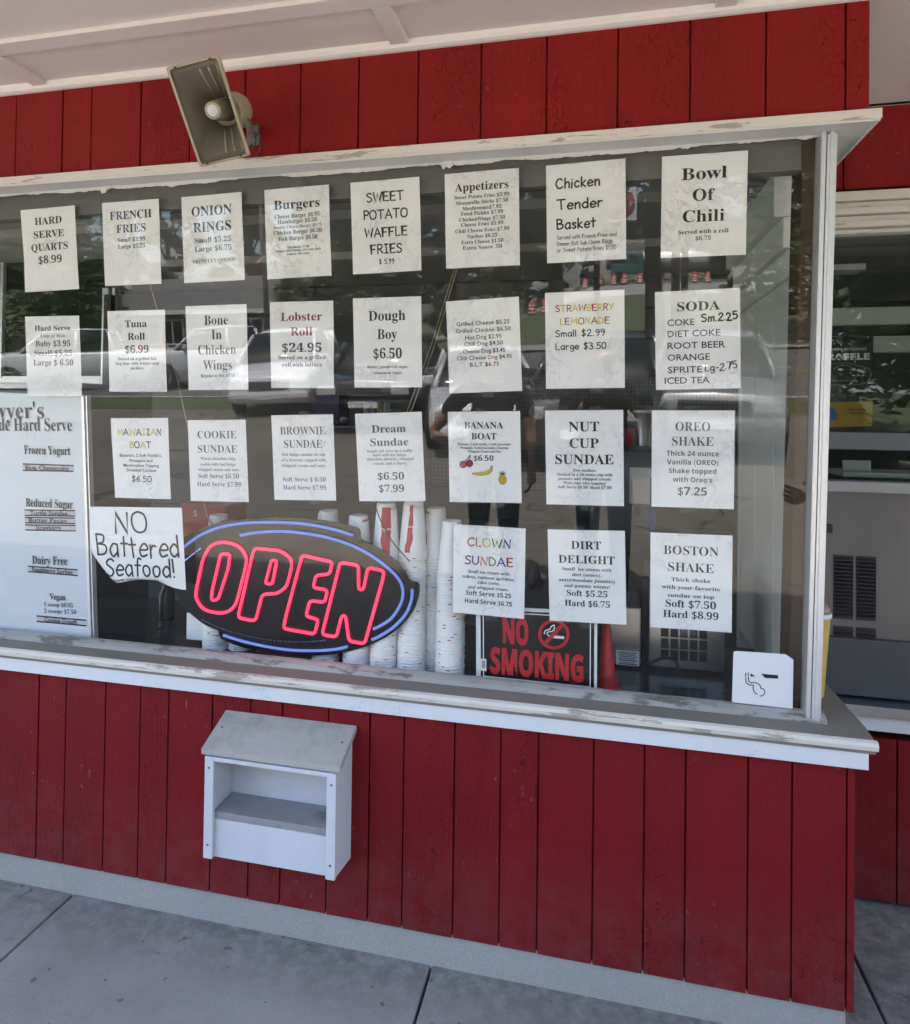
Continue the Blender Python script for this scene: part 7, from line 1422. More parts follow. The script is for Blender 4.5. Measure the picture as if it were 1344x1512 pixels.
# clutter further back in the room
t = thing('soda_carton', 'red carton with a white letter behind the upper left of the oval sign', 'carton', pl(300, 776, .85))
bm = new_bm(); pbox(bm, (268, 742, 332, 800), .85, .2, .004); obj('carton_body', bm, REDPL, t)
bm = new_bm(); A = pl(286, 762, .8485); put_text(bm, 'S', 'ab', 0, 0, .028, None, 'l', 0, 0, lambda x, y, z: A+Vector((x, 0, y))); obj_keep('lettering', bm, [WHITE], t)
bm = new_bm(); pbox(bm, (460, 582, 500, 628), 1.7, .18, .004); tag(obj('purple_carton', bm, simple('purple_card', (.08, .06, .14), .7)), 'dull purple carton on the back shelf between lobster and brownie sheets', 'carton')
bm = new_bm(); pbox(bm, (430, 628, 585, 633), 1.65, .3, .002); tag(obj('back_shelf', bm, CEIL_IN), 'long back shelf seen between the lobster and dough boy sheets', 'shelf')
for i_ in range(4):
    q = pl(541+i_*10, 628, 1.75); bm = new_bm(); lathe(bm, [(.017, 0), (.019, .002), (.019, .125), (.015, .13), (0, .13)], 14, Matrix.Translation(q))
    tag(obj('striped_tube', bm, simple('tube_colour_%s' % 'abcd'[i_], ((.4, .38, .3), (.2, .24, .26), (.42, .36, .2), (.3, .3, .3))[i_], .5)), ('cream tube standing left on the back shelf', 'grey blue tube second on the back shelf', 'tan tube third on the back shelf', 'plain grey tube standing right on the back shelf')[i_], 'tube', 'tubes on the back shelf')

t = thing('reflection_stand_in', 'added white tray standing in for a bright reflection in the low serving pane', 'tray', pl(1258, 704, .70))  # added tray and slip imitate a white clipboard mirrored in the low pane
bm = new_bm(); a_, b_ = pl(1236, 702, .66), pl(1282, 702, .66); box(bm, (a_.x, .60, a_.z), (b_.x+.25, .80, a_.z+.018), .005); obj('stand_in_base', bm, WHITE, t)
bm = new_bm(); box(bm, (a_.x+.02, .66, a_.z+.0185), (b_.x+.01, .67, a_.z+.055), .002); obj('stand_in_slip', bm, PAPER, t)

# ------------------------------------------------------------------ the street behind the camera (seen mirrored in the pane)
def gz(x, y): return ground_h(x, y)
CARW = simple('white_car_paint', (.74, .75, .76), .25, coat=.6, var=.02); CARG = simple('grey_car_paint', (.10, .105, .11), .25, .4, coat=.6, var=.05); CARB = simple('dark_car_paint', (.018, .02, .024), .2, coat=.6)
CARGL = simple('car_glass', (.01, .012, .014), .04); CHROME = simple('chrome', (.7, .7, .7), .15, 1); TYRE = simple('tyre', (.012, .012, .012), .85); LAMP = simple('lamp_lens', (.6, .6, .6), .1); TAIL = simple('tail_lens', (.25, .01, .01), .15)
def vehicle(name, label, cat, kind, loc, rz, paint, group='vehicles in the street'):
    """front of the vehicle points along local -Y"""
    t = thing(name, label, cat, loc, rotz(rz), group)
    # stations along the length: (y, half width, sill z, belt z); greenhouse: (y, half width belt, half width roof, belt z, roof z)
    K = {'van': dict(L=4.9, st=[(-2.45, .72, .32, .62), (-2.38, .86, .26, .80), (-2.0, .95, .22, .98), (-1.5, .97, .2, 1.06), (0, .98, .2, 1.1), (1.9, .98, .2, 1.12), (2.35, .94, .24, 1.1), (2.45, .86, .34, 1.0)], gh=[(-1.62, .86, .80, 1.04, 1.06), (-.72, .90, .70, 1.08, 1.68), (.6, .9, .72, 1.1, 1.76), (2.0, .89, .70, 1.12, 1.72), (2.36, .86, .74, 1.1, 1.16)], wh=(-1.5, 1.45, .33)),
         'suv': dict(L=4.6, st=[(-2.3, .74, .36, .74), (-2.2, .88, .3, .92), (-1.2, .93, .26, 1.04), (0, .94, .26, 1.06), (1.8, .94, .26, 1.08), (2.2, .9, .32, 1.06), (2.3, .82, .42, .95)], gh=[(-1.15, .84, .80, 1.03, 1.05), (-.45, .86, .66, 1.05, 1.6), (.7, .86, .68, 1.06, 1.68), (1.7, .85, .66, 1.07, 1.62), (2.2, .82, .74, 1.05, 1.1)], wh=(-1.4, 1.35, .36)),
         'sedan': dict(L=4.6, st=[(-2.3, .7, .34, .6), (-2.2, .85, .26, .74), (-1.1, .9, .22, .88), (0, .91, .22, .9), (1.5, .91, .22, .92), (2.15, .87, .28, .92), (2.3, .78, .38, .82)], gh=[(-1.1, .8, .76, .87, .88), (-.25, .82, .6, .89, 1.38), (.6, .82, .62, .9, 1.44), (1.2, .8, .58, .91, 1.36), (1.8, .76, .7, .91, .93)], wh=(-1.4, 1.35, .32)),
         'pickup': dict(L=5.7, st=[(-2.85, .82, .42, .95), (-2.75, .94, .36, 1.12), (-1.5, .98, .34, 1.2), (0, .99, .34, 1.2), (1.2, .99, .34, 1.2), (2.7, .98, .36, 1.2), (2.82, .94, .46, 1.18)], gh=[(-1.45, .86, .82, 1.19, 1.2), (-.85, .88, .7, 1.2, 1.78), (.1, .88, .72, 1.2, 1.86), (.95, .86, .72, 1.2, 1.82), (1.1, .86, .84, 1.2, 1.22)], wh=(-1.8, 1.75, .41))}[kind]
    bm = new_bm(); rings = []
    for y, w_, z0, z1 in K['st']:
        h = z1-z0; rings.append([Vector(p) for p in ((-w_*.9, y, z0), (-w_, y, z0+h*.25), (-w_, y, z0+h*.7), (-w_*.95, y, z0+h*.93), (-w_*.8, y, z1), (0, y, z1+.035), (w_*.8, y, z1), (w_*.95, y, z0+h*.93), (w_, y, z0+h*.7), (w_, y, z0+h*.25), (w_*.9, y, z0))])
    loft(bm, rings); b_o = obj('body', bm, paint, t, True); 
    m_ = b_o.modifiers.new('rounding', 'BEVEL'); m_.width = .05; m_.segments = 3; m_.limit_method = 'ANGLE'; m_.angle_limit = .6
    bm = new_bm(); rings = []
    for y, wb, wr, zb, zr in K['gh']: rings.append([Vector(p) for p in ((-wb, y, zb-.04), (-(wb*.35+wr*.65), y, zb*.35+zr*.65), (-wr, y, zr-.03), (-wr*.85, y, zr), (0, y, zr+.02), (wr*.85, y, zr), (wr, y, zr-.03), ((wb*.35+wr*.65), y, zb*.35+zr*.65), (wb, y, zb-.04))])
    loft(bm, rings); obj('window_glass', bm, CARGL, t, True)
    # painted roof and pillars stand just proud of the glass
    bm = new_bm(); g = K['gh']; rr = []
    for y, wb, wr, zb, zr in g[1:4]: rr.append([Vector(p) for p in ((-wr-.012, y, zr-.09), (-wr*.86, y, zr+.012), (0, y, zr+.034), (wr*.86, y, zr+.012), (wr+.012, y, zr-.09), (0, y, zr-.05))])
    loft(bm, rr); obj('roof', bm, paint, t, True)
    for s_ in (-1, 1):
        bm = new_bm()
        for (a, b) in ((g[0], g[1]), (g[-1], g[-2])): tube(bm, [Vector((s_*(a[1]*.98), a[0], a[4]-.0)), Vector((s_*(b[2]+.005), b[0], b[4]-.04))], .045, 6)
        mid = [(q[0], q) for q in g[1:4]]
        q = g[2]; tube(bm, [Vector((s_*(q[1]+.0), q[0], q[3])), Vector((s_*(q[2]+.01), q[0], q[4]-.06))], .05, 6)
        if kind in ('van', 'suv'): q = g[3]; tube(bm, [Vector((s_*(q[1]+.0), q[0]-.1, q[3])), Vector((s_*(q[2]+.01), q[0]-.1, q[4]-.06))], .05, 6)
        obj('pillar', bm, paint, t, True)
        bm = new_bm(); box(bm, (s_*(g[0][1]+.10)-.10, g[0][0]+.25, g[0][3]+.02), (s_*(g[0][1]+.10)+.10, g[0][0]+.36, g[0][3]+.17), .03); obj('mirror', bm, paint, t, True)
    wy0, wy1, wr_ = K['wh']; wmax = max(q[1] for q in K['st'])
    for wy in (wy0, wy1):
        for s_ in (-1, 1):
            bm = new_bm(); M = Matrix.Translation((s_*(wmax-.10), wy, wr_)) @ Matrix.Rotation(math.pi/2*s_, 4, 'Y')
            lathe(bm, [(wr_*.62, .115), (wr_*.95, .11), (wr_, .08), (wr_, -.1), (wr_*.6, -.11)], 24, M); w_o = obj('wheel', bm, TYRE, t, True)
            bm = new_bm(); lathe(bm, [(0, .1), (wr_*.2, .105), (wr_*.58, .118), (wr_*.62, .12), (wr_*.6, .09)], 24, M, cap=False); r_o = obj('rim', bm, CHROME, t, True); r_o.parent = w_o
            bm = new_bm(); lathe(bm, [(wr_*1.16, .012), (wr_*1.2, .03), (wr_*1.02, .032)], 24, M, cap=False); obj('wheel_arch', bm, BLACK, t, True)
    y0 = K['st'][0][0]; zf = K['st'][1][3]; w0 = K['st'][1][1]
    for s_ in (-1, 1):
        bm = new_bm(); box(bm, (s_*w0*.72-.16, y0-.005, zf-.24), (s_*w0*.72+.16, y0+.12, zf-.07), .03); obj('headlight', bm, LAMP, t, True)
        y9 = K['st'][-1][0]; bm = new_bm(); box(bm, (s_*w0*.85-.08, y9-.1, zf-.16), (s_*w0*.85+.08, y9+.03, zf+.1), .03); obj('tail_light', bm, TAIL, t, True)
    bm = new_bm(); box(bm, (-w0*.5, y0-.012, zf-.26), (w0*.5, y0+.06, zf-.08), .02); obj('grille', bm, BLACK, t, True)
    for i in range(3):
        bm = new_bm(); box(bm, (-w0*.49, y0-.02, zf-.235+i*.055), (w0*.49, y0-.0125, zf-.21+i*.055), .003); obj('grille_bar', bm, CHROME, t, True)
    bm = new_bm(); box(bm, (-w0*.98, y0-.07, zf-.46), (w0*.98, y0+.1, zf-.3), .05); obj('bumper', bm, paint if kind != 'pickup' else CHROME, t, True)
    bm = new_bm(); box(bm, (-.26, y0-.078, zf-.44), (.26, y0-.071, zf-.33), .004); obj('number_plate', bm, WHITE, t, True)
    return t
def at_ground(px, py, Y=None):
    if Y is None: return gpt(px, py)
    P, v = refl(px, py); k_ = (Y-P.y)/v.y; q = P+v*k_; return Vector((q.x, Y, gz(q.x, Y)))
p = at_ground(432, 552); p = at_ground(432, 552, -13.2); vehicle('minivan', 'white minivan facing the stand, mirrored across the lobster roll sheet', 'van', 'van', p, R(180-14), CARW)
p = at_ground(120, 530, -16.5); vehicle('pickup_truck', 'white pickup truck in the street, mirrored across the hard serve sheet', 'pickup truck', 'pickup', p, R(180+62), CARW)
p = at_ground(330, 520, -17.6); vehicle('pickup_truck', 'white pickup truck in the street, mirrored across the bone in chicken wings sheet', 'pickup truck', 'pickup', p, R(180+58), CARW)
p = at_ground(575, 565, -11.2); vehicle('parked_car', 'dark car parked in the lot, mirrored behind the dough boy sheet', 'car', 'suv', p, R(180-6), CARB)
p = at_ground(712, 570, -9.6); vehicle('parked_car', 'white car parked in the lot, mirrored across the grilled cheese sheet', 'car', 'sedan', p, R(180-12), CARW)
p = at_ground(890, 565, -8.6); vehicle('parked_car', 'dark sport utility car parked in the lot, mirrored beside the strawberry lemonade sheet', 'car', 'suv', p, R(180+6), CARG)
p = at_ground(1050, 560, -9.5); vehicle('parked_car', 'silver grey car parked in the lot, mirrored across the soda sheet', 'car', 'suv', p, R(180+8), simple('silver_car_paint', (.33, .34, .35), .3, .3, coat=.5))
p = at_ground(858, 422, -74); vehicle('street_car', 'grey car beyond the orange drums, mirrored under the chicken tender basket sheet', 'car', 'suv', p, R(180+70), CARG)
# teal lorry with a long silver tank
TEAL = simple('teal_lorry_paint', (.02, .13, .12), .3, coat=.5)
p = at_ground(945, 420, -75); t = thing('tank_lorry', 'teal lorry with a silver tank, mirrored beside the chicken tender basket sheet', 'lorry', p, rotz(R(90)), 'vehicles in the street')
# local: front along +Y here -> lorry faces -x in the world
bm = new_bm(); box(bm, (-1.1, 1.6, .75), (1.1, 3.1, 1.75), .12); obj('bonnet', bm, TEAL, t, True)
bm = new_bm(); box(bm, (-1.2, -.2, .7), (1.2, 1.59, 2.85), .15); obj('cab', bm, TEAL, t, True)
bm = new_bm(); box(bm, (-1.05, 1.5, 1.85), (1.05, 1.66, 2.6), .05); obj('windscreen', bm, CARGL, t, True)
for s_ in (-1, 1):
    bm = new_bm(); box(bm, (s_*1.2-.03, .4, 1.8), (s_*1.2+.03, 1.3, 2.55), .02); obj('side_window', bm, CARGL, t, True)
    bm = new_bm(); box(bm, (s_*.85-.15, 3.05, 1.0), (s_*.85+.15, 3.16, 1.25), .03); obj('headlight', bm, LAMP, t, True)
    bm = new_bm(); tube(bm, [(s_*1.05, -.4, .9), (s_*1.05, -.4, 3.3)], .09, 10); obj('exhaust_stack', bm, CHROME, t, True)
bm = new_bm(); lathe(bm, [(.2, -9.4), (.9, -9.35), (1.15, -9.1), (1.15, -.9), (.9, -.65), (.2, -.6)], 28, Matrix.Translation((0, 0, 2.1)) @ Matrix.Rotation(-math.pi/2, 4, 'X')); obj('tank', bm, simple('silver_tank', (.5, .5, .5), .35, .6), t, True)
bm = new_bm(); box(bm, (-.5, -9.2, .75), (.5, 2.6, .95), .03); obj('chassis', bm, BLACK, t, True)
for wy in (2.3, -.8, -1.9, -7.3, -8.4):
    for s_ in (-1, 1):
        bm = new_bm(); lathe(bm, [(.3, .16), (.48, .15), (.52, .1), (.52, -.15), (.3, -.16)], 20, Matrix.Translation((s_*1.0, wy, .52)) @ Matrix.Rotation(math.pi/2, 4, 'Y')); obj('wheel', bm, TYRE, t, True)
for o_ in list(t.children):
    pass
# orange traffic drums
DRO = simple('orange_drum', (.55, .055, .025), .5); DRW = simple('drum_white_band', (.75, .75, .72), .4)
t0 = None
drums = [(806, 428, -68), (844, 427, -68), (864, 426, -68), (886, 425, -69), (906, 424, -68), (921, 423, -69), (944, 422, -68), (974, 420, -68), (1028, 418, -67), (1047, 418, -67), (613, 462, -36), (786, 440, -48), (806, 448, -44), (133, 532, -27), (205, 530, -25), (240, 530, -25), (86, 560, -17)]
dlab = {10: 'orange traffic drum with white bands, alone beyond the dough boy sheet reflection', 13: 'orange traffic drum with white bands by the left pickup truck', 16: 'nearest orange traffic drum, mirrored across the hard serve sheet'}
for i, (px, py, Y) in enumerate(drums):
    p = at_ground(px, py, Y); lab = dlab.get(i, 'orange and white traffic drum in the row along the street in front of the lorry' if i < 13 else 'orange and white traffic drum standing by the near road edge on the left')
    if t0 is None:
        t0 = thing('traffic_drum', lab, 'traffic drum', p, None, 'orange traffic drums along the road')
        bm = new_bm(); lathe(bm, [(.29, .06), (.285, .3), (.265, .31), (.26, .55), (.245, .56), (.24, .8), (.225, .81), (.21, 1.0), (.12, 1.03), (.12, 1.08), (0, 1.09)], 20); obj('drum_body', bm, DRO, t0, True)
        for za, ra, rb in ((.16, .292, .288), (.40, .267, .264), (.66, .248, .246)):
            bm = new_bm(); lathe(bm, [(ra-.01, za-.001), (ra, za), (rb, za+.1), (rb-.01, za+.101)], 20, cap=False); obj('white_band', bm, DRW, t0, True)
        bm = new_bm(); lathe(bm, [(.38, 0), (.38, .05), (.3, .07), (.28, .07)], 20); obj('rubber_base', bm, RUBBER, t0, True)
    else: copy_thing(t0, Matrix.Translation(p), lab)
# trees: trunk, limbs and leaf clumps
def leaf_mat(name, c):
    k = NT(name); co = k.coord(); k.base(k.mix(k.noise(co, 2.5, 4), tuple(x*.6 for x in c), tuple(x*1.5 for x in c))); k.b.inputs['Roughness'].default_value = .6
    k.b.inputs['Transmission Weight'].default_value = 0; return k.m
LEAF = [leaf_mat('leaf_green', (.045, .075, .02)), leaf_mat('dark_leaf_green', (.028, .055, .018)), leaf_mat('olive_leaf_green', (.065, .085, .025))]
BARK = simple('bark', (.09, .07, .055), .9, var=.3, scale=12, bump=.5)
def tree(label, p, h, cr, nclump, nleaf, seed, cat='tree', name='broadleaf_tree', base=.3, group='trees across the street', leaf=.16):
    r = random.Random(seed); t = thing(name, label, cat, p, rotz(r.uniform(0, 6)), group)
    bm = new_bm(); tube(bm, [(0, 0, -.3), (.05, 0, h*.2), (.0, .08, h*.42), (.06, .05, h*.72)], .1, 10, rs=[h*.034, h*.028, h*.022, h*.008])
    cl = []
    for i in range(nclump):
        a, u, q = r.uniform(0, 6.283), r.uniform(0, 1), r.uniform(.25, 1)**.6
        zc = h*(base+(1-base)*u); rad = cr*q*math.sqrt(max(.05, 1-(2*u-.85)**2*.75)); cl.append(Vector((rad*math.cos(a), rad*math.sin(a), zc)))
    for c_ in cl[:min(14, nclump)]:
        s_ = Vector((0, .05, min(c_.z*.75, h*.62))); tube(bm, [s_, (s_+c_)/2+Vector((0, 0, h*.03)), c_], .02, 6, rs=[h*.011, h*.007, h*.002])
    obj('trunk', bm, BARK, t, True)
    bm = new_bm()
    for ci, c_ in enumerate(cl):
        rc = cr*r.uniform(.18, .38); mi = r.choice((0, 0, 1, 2))
        for k_ in range(nleaf):
            d = Vector((r.gauss(0, 1), r.gauss(0, 1), r.gauss(0, .75))); d = d.normalized()*rc*r.uniform(.35, 1.0)**.5
            q = c_+d; s_ = leaf*r.uniform(.6, 1.3); a = Vector((r.gauss(0, 1), r.gauss(0, 1), r.gauss(0, .5))).normalized(); b = a.orthogonal().normalized()
            f = bm.faces.new([bm.verts.new(q+a*s_), bm.verts.new(q+b*s_*.5), bm.verts.new(q-a*s_), bm.verts.new(q-b*s_*.5)]); f.material_index = mi
    obj_keep('crown', bm, LEAF, t, True); return t
def tree_at(px, Y, dz=0): q = at_ground(px, 500, Y); return Vector((q.x, Y, gz(q.x, Y)+dz))
tree('tall broad tree overhanging the lot, mirrored between the waffle fries and appetizers sheets', tree_at(690, -12.4), 6.6, 3.0, 46, 110, 1, base=.42)
tree('slim tree trunk with high leaves, mirrored under the chicken tender basket sheet', tree_at(818, -15), 7.5, 2.3, 26, 100, 2, base=.55)
tree('tree with sky gaps, mirrored by the round red sign', tree_at(965, -16), 8.2, 2.6, 30, 110, 3, base=.45)
for i, (px, Y, h, cr) in enumerate(((10, -34, 11, 4.2), (60, -30, 8, 3.6), (105, -36, 12, 4.2), (-60, -33, 10, 4.5))):
    tree('dense dark tree in the wood across the street on the left', tree_at(px, Y), h, cr, 34, 130, 10+i, base=.08, leaf=.3)
for i, (px, Y, h, cr, lab) in enumerate(((205, -52, 13, 3.6, 'tall tree behind the brick house roof, its left end'), (255, -55, 14.5, 3.2, 'tallest tree behind the brick house roof'), (375, -50, 11.5, 3.0, 'tree behind the brick house roof, its right end'), (470, -36, 8, 3.4, 'bushy tree right of the brick house'), (540, -34, 7.5, 3.4, 'bushy tree between the brick house and the dark car'), (610, -38, 10, 4, 'big dark tree mirrored left of the appetizers sheet'))):
    tree(lab, tree_at(px, Y), h, cr, 32, 110, 30+i, base=.15, leaf=.3)
for i, (px, Y, h, cr) in enumerate(((780, -62, 9, 5), (900, -66, 8, 5), (1000, -64, 9, 5), (1110, -62, 9, 5), (1210, -60, 9, 5))):
    tree('dark tree in the distant row behind the lorry', tree_at(px, Y-26), h*1.3, cr*1.3, 26, 90, 50+i, base=.1, leaf=.4)
# brick house with grey roof across the street
Yh = -33
pL, pR = at_ground(165, 495, Yh), at_ground(425, 490, Yh-3)
hx0, hx1 = pL.x, pR.x; cxh = (hx0+hx1)/2; wh2 = (hx1-hx0)/2; gzh = gz(cxh, Yh)-.2
t = thing('brick_house', 'low red brick house with grey roof and white framed windows across the street', 'house', (cxh, Yh-4, gzh))
k = NT('brick_wall'); bt = k.n('ShaderNodeTexBrick'); bt.inputs['Color1'].default_value = (.16, .045, .03, 1); bt.inputs['Color2'].default_value = (.11, .035, .025, 1); bt.inputs['Mortar'].default_value = (.25, .23, .2, 1); bt.inputs['Scale'].default_value = 4; k.l(k.coord((1, 1, 1)), bt.inputs[0]); k.base(bt.outputs[0]); k.b.inputs['Roughness'].default_value = .9; BRICK = k.m
bm = new_bm(); box(bm, (-wh2, -4, 0), (wh2, 4, 2.75), 0); obj('wall', bm, BRICK, t, True)
bm = new_bm(); prism(bm, [(-4.6, 2.75), (4.6, 2.75), (0, 5.0)], 'x', -wh2-.5, wh2+.5); obj('roof', bm, simple('grey_shingles', (.17, .165, .155), .9, var=.2, scale=8), t, True)
bm = new_bm(); box(bm, (-wh2-.52, 4.55, 2.62), (wh2+.52, 4.68, 2.86), .01); obj('gutter', bm, WHITE, t, True)
bm = new_bm(); box(bm, (wh2*.35, -1.2, 3.6), (wh2*.35+.9, -.3, 5.6), .02); obj('chimney', bm, BRICK, t, True)
for fx_ in (-.82, -.5, -.18, .2, .55, .85):
    bm = new_bm(); box(bm, (fx_*wh2-.75, 4.0, .95), (fx_*wh2+.75, 4.05, 2.35), .005); f_o = obj('window_frame', bm, WHITE, t, True)
    for s_ in (-1, 1):
        bm = new_bm(); box(bm, (fx_*wh2+s_*.36-.3, 4.051, 1.03), (fx_*wh2+s_*.36+.3, 4.057, 2.27)); q = obj('window_glass', bm, CARGL, t, True); q.parent = f_o
# pole sign: white panel with the red disc
q = rpt(915, 303, -14.0); qb = Vector((q.x, -14.0, gz(q.x, -14)))
t = thing('pole_sign', 'white square pole sign with a round red disc and white script', 'sign', qb)
sz = (rpt(941, 303, -14.0)-rpt(889, 303, -14.0)).length/2
bm = new_bm(); box(bm, (-sz, -.08, q.z-qb.z-sz), (sz, .08, q.z-qb.z+sz), .02); obj('panel', bm, WHITE, t, True)
bm = new_bm(); lathe(bm, [(sz*.9, 0), (sz*.88, .012), (0, .014)], 40, Matrix.Translation((0, .081, q.z-qb.z)) @ Matrix.Rotation(-math.pi/2, 4, 'X')); obj('red_disc', bm, simple('red_enamel', (.5, .02, .02), .3), t, True)
bm = new_bm(); put_text(bm, 'Coca-Cola', 'sc', 0, 0, sz*.42, sz*1.5, 'c', 0, 0, lambda x, y, z: Vector((-x, .101, q.z-qb.z-sz*.14+y+x*.06)), 4); obj_keep('lettering', bm, [WHITE], t, True)
bm = new_bm(); tube(bm, [(-sz-.1, 0, 0), (-sz-.1, 0, q.z-qb.z+sz+.6)], .07, 10); obj('pole', bm, BLACK, t, True)
# arrow sign seen from behind
q = rpt(845, 410, -25); qb = Vector((q.x, -25, gz(q.x, -25)))
t = thing('road_arrow_sign', 'grey backed arrow shaped road sign on a thin post by the lorry', 'road sign', qb); hz = q.z-qb.z
bm = new_bm(); prism(bm, [(-.28, hz-.35), (.05, hz-.35), (.36, hz), (.05, hz+.35), (-.28, hz+.35)][::1], 'y', -.01, .01); bm.transform(Matrix.Scale(-1, 4, (1, 0, 0))); obj('panel', bm, simple('grey_sign_back', (.45, .45, .44), .5, .2), t, True)
bm = new_bm(); tube(bm, [(0, -.03, 0), (0, -.03, hz+.3)], .025, 8); obj('post', bm, STEEL, t, True)
# utility poles with wires
POLE = simple('grey_pole_wood', (.16, .13, .11), .9, var=.3, scale=9)
pts_w = []
for px, Y, lab in ((996, -20.5, 'weathered wooden utility pole, mirrored under the bowl of chili sheet'), (1010, -26, 'darker utility pole close beside the weathered one'), (395, -29, 'utility pole right of the brick house'), (-40, -27, 'utility pole by the dark wood on the left')):
    p = tree_at(px, Y); t = thing('utility_pole', lab, 'pole', p, None, 'utility poles along the street')
    bm = new_bm(); tube(bm, [(0, 0, -.2), (0, 0, 8.6)], .13, 10, rs=[.15, .1]); obj('shaft', bm, POLE, t, True)
    bm = new_bm(); box(bm, (-1.1, -.06, 7.7), (1.1, .06, 7.85), .01); obj('crossarm', bm, POLE, t, True); pts_w.append(p+Vector((0, 0, 7.9)))
pts_w.sort(key=lambda v: v.x)
for dz, lab in ((0, 'top overhead wire strung between the utility poles'), (-1.1, 'middle overhead wire strung between the utility poles'), (-1.9, 'lowest overhead wire strung between the utility poles')):
    bm = new_bm(); P = []
    ends = [pts_w[0]+Vector((-25, 0, 0))]+pts_w+[pts_w[-1]+Vector((25, -4, 0))]
    for a, b in zip(ends, ends[1:]):
        for i in range(8): f = i/8; P.append(a.lerp(b, f)+Vector((0, 0, dz-.9*4*f*(1-f)*min(1, (b-a).length/30))))
    tube(bm, P, .022, 5); tag(obj('overhead_wire', bm, BLACK), lab, 'wire', 'overhead wires')
# low white building far right and roadside billboard strip
p = tree_at(985, -82); t = thing('low_shop', 'low pale shop building far behind the lorry', 'building', p)
bm = new_bm(); box(bm, (-9, -4, -.5), (9, 4, 3.4)); obj('wall', bm, simple('pale_siding', (.5, .48, .42), .8), t, True)
bm = new_bm(); box(bm, (-9.3, -4.3, 3.4), (9.3, 4.3, 3.9), .05); obj('roof', bm, simple('tan_roof', (.3, .25, .19), .8), t, True)
for fx_ in (-6, -2, 2, 6): bm = new_bm(); box(bm, (fx_-1.1, 4.0, .8), (fx_+1.1, 4.04, 2.5)); obj('window', bm, CARGL, t, True)

for i, (x_, y_, h, cr) in enumerate(((9, -14, 8, 3.6), (13, -19, 10, 4.2), (18, -16, 9, 4), (8, -26, 10, 4.2), (23, -22, 10, 4.5), (30, -17, 10, 4.5))):  # trees added to keep bright sky out of the serving window's reflection
    tree('leafy tree added right of the parking lot to block sky in the serving window', Vector((x_, y_, gz(x_, y_))), h, cr, 34, 110, 80+i, base=.08, leaf=.26)

# ------------------------------------------------------------------ people (seen as reflections)
def skin_obj(name, joints, edges, mat, parent, sub=2, root=0):
    me = bpy.data.meshes.new(name); me.from_pydata([Vector(j[:3]) for j in joints], edges, []); me.materials.append(mat)
    o = bpy.data.objects.new(name, me); COL.objects.link(o)
    o.modifiers.new('skin', 'SKIN')
    if not me.skin_vertices: 
        bpy.context.view_layer.objects.active = o
    for i, j in enumerate(joints):
        sv = me.skin_vertices[0].data[i]; r = j[3] if hasattr(j[3], '__len__') else (j[3], j[3]); sv.radius = r; sv.use_root = (i == root)
    m = o.modifiers.new('smooth', 'SUBSURF'); m.levels = sub; m.render_levels = sub
    dg = bpy.context.evaluated_depsgraph_get(); me2 = bpy.data.meshes.new_from_object(o.evaluated_get(dg))
    for p in me2.polygons: p.use_smooth = True
    bpy.data.objects.remove(o); bpy.data.meshes.remove(me); me2.name = name
    me2.materials.clear(); me2.materials.append(mat)
    n = bpy.data.objects.new(name, me2); COL.objects.link(n)
    if parent is not None: n.parent = parent
    return n
SKIN = simple('skin', (.48, .27, .19), .5, var=.06, scale=20); HAIRD = simple('dark_hair', (.02, .014, .01), .6); EYEW = simple('eye_dark', (.02, .02, .02), .2)
def limb_hand(J, E, wrist, dirv, side, up, curl=.5, s=1.0):
    """palm and five fingers added to the skeleton lists"""
    d = dirv.normalized(); sd = side.normalized(); u = up.normalized(); w = wrist[1]
    def add(p, r, par): J.append((p.x, p.y, p.z, r)); E.append((par, len(J)-1)); return len(J)-1
    palm = add(wrist[0]+d*.05*s, (.036*s, .016*s), w)
    knuck = add(wrist[0]+d*.088*s, (.038*s, .013*s), palm)
    for k_, (off, ln) in enumerate(((-.030, .066), (-.010, .076), (.011, .070), (.030, .054))):
        p0 = wrist[0]+d*.094*s+sd*off*s; a = add(p0, .0092*s, knuck); prev = a; q = p0; dd = d
        for seg in range(3):
            dd = (dd*math.cos(curl*.7)-u*math.sin(curl*.7)).normalized(); q = q+dd*ln*s*(.45, .32, .25)[seg]; prev = add(q, (.0085, .008, .007)[seg]*s, prev)
    t0 = add(wrist[0]+d*.03*s-sd*.032*s, .0125*s, palm); t1 = add(wrist[0]+d*.06*s-sd*.055*s-u*.012, .0105*s, t0); add(wrist[0]+d*.088*s-sd*.06*s-u*.022, .0085*s, t1)
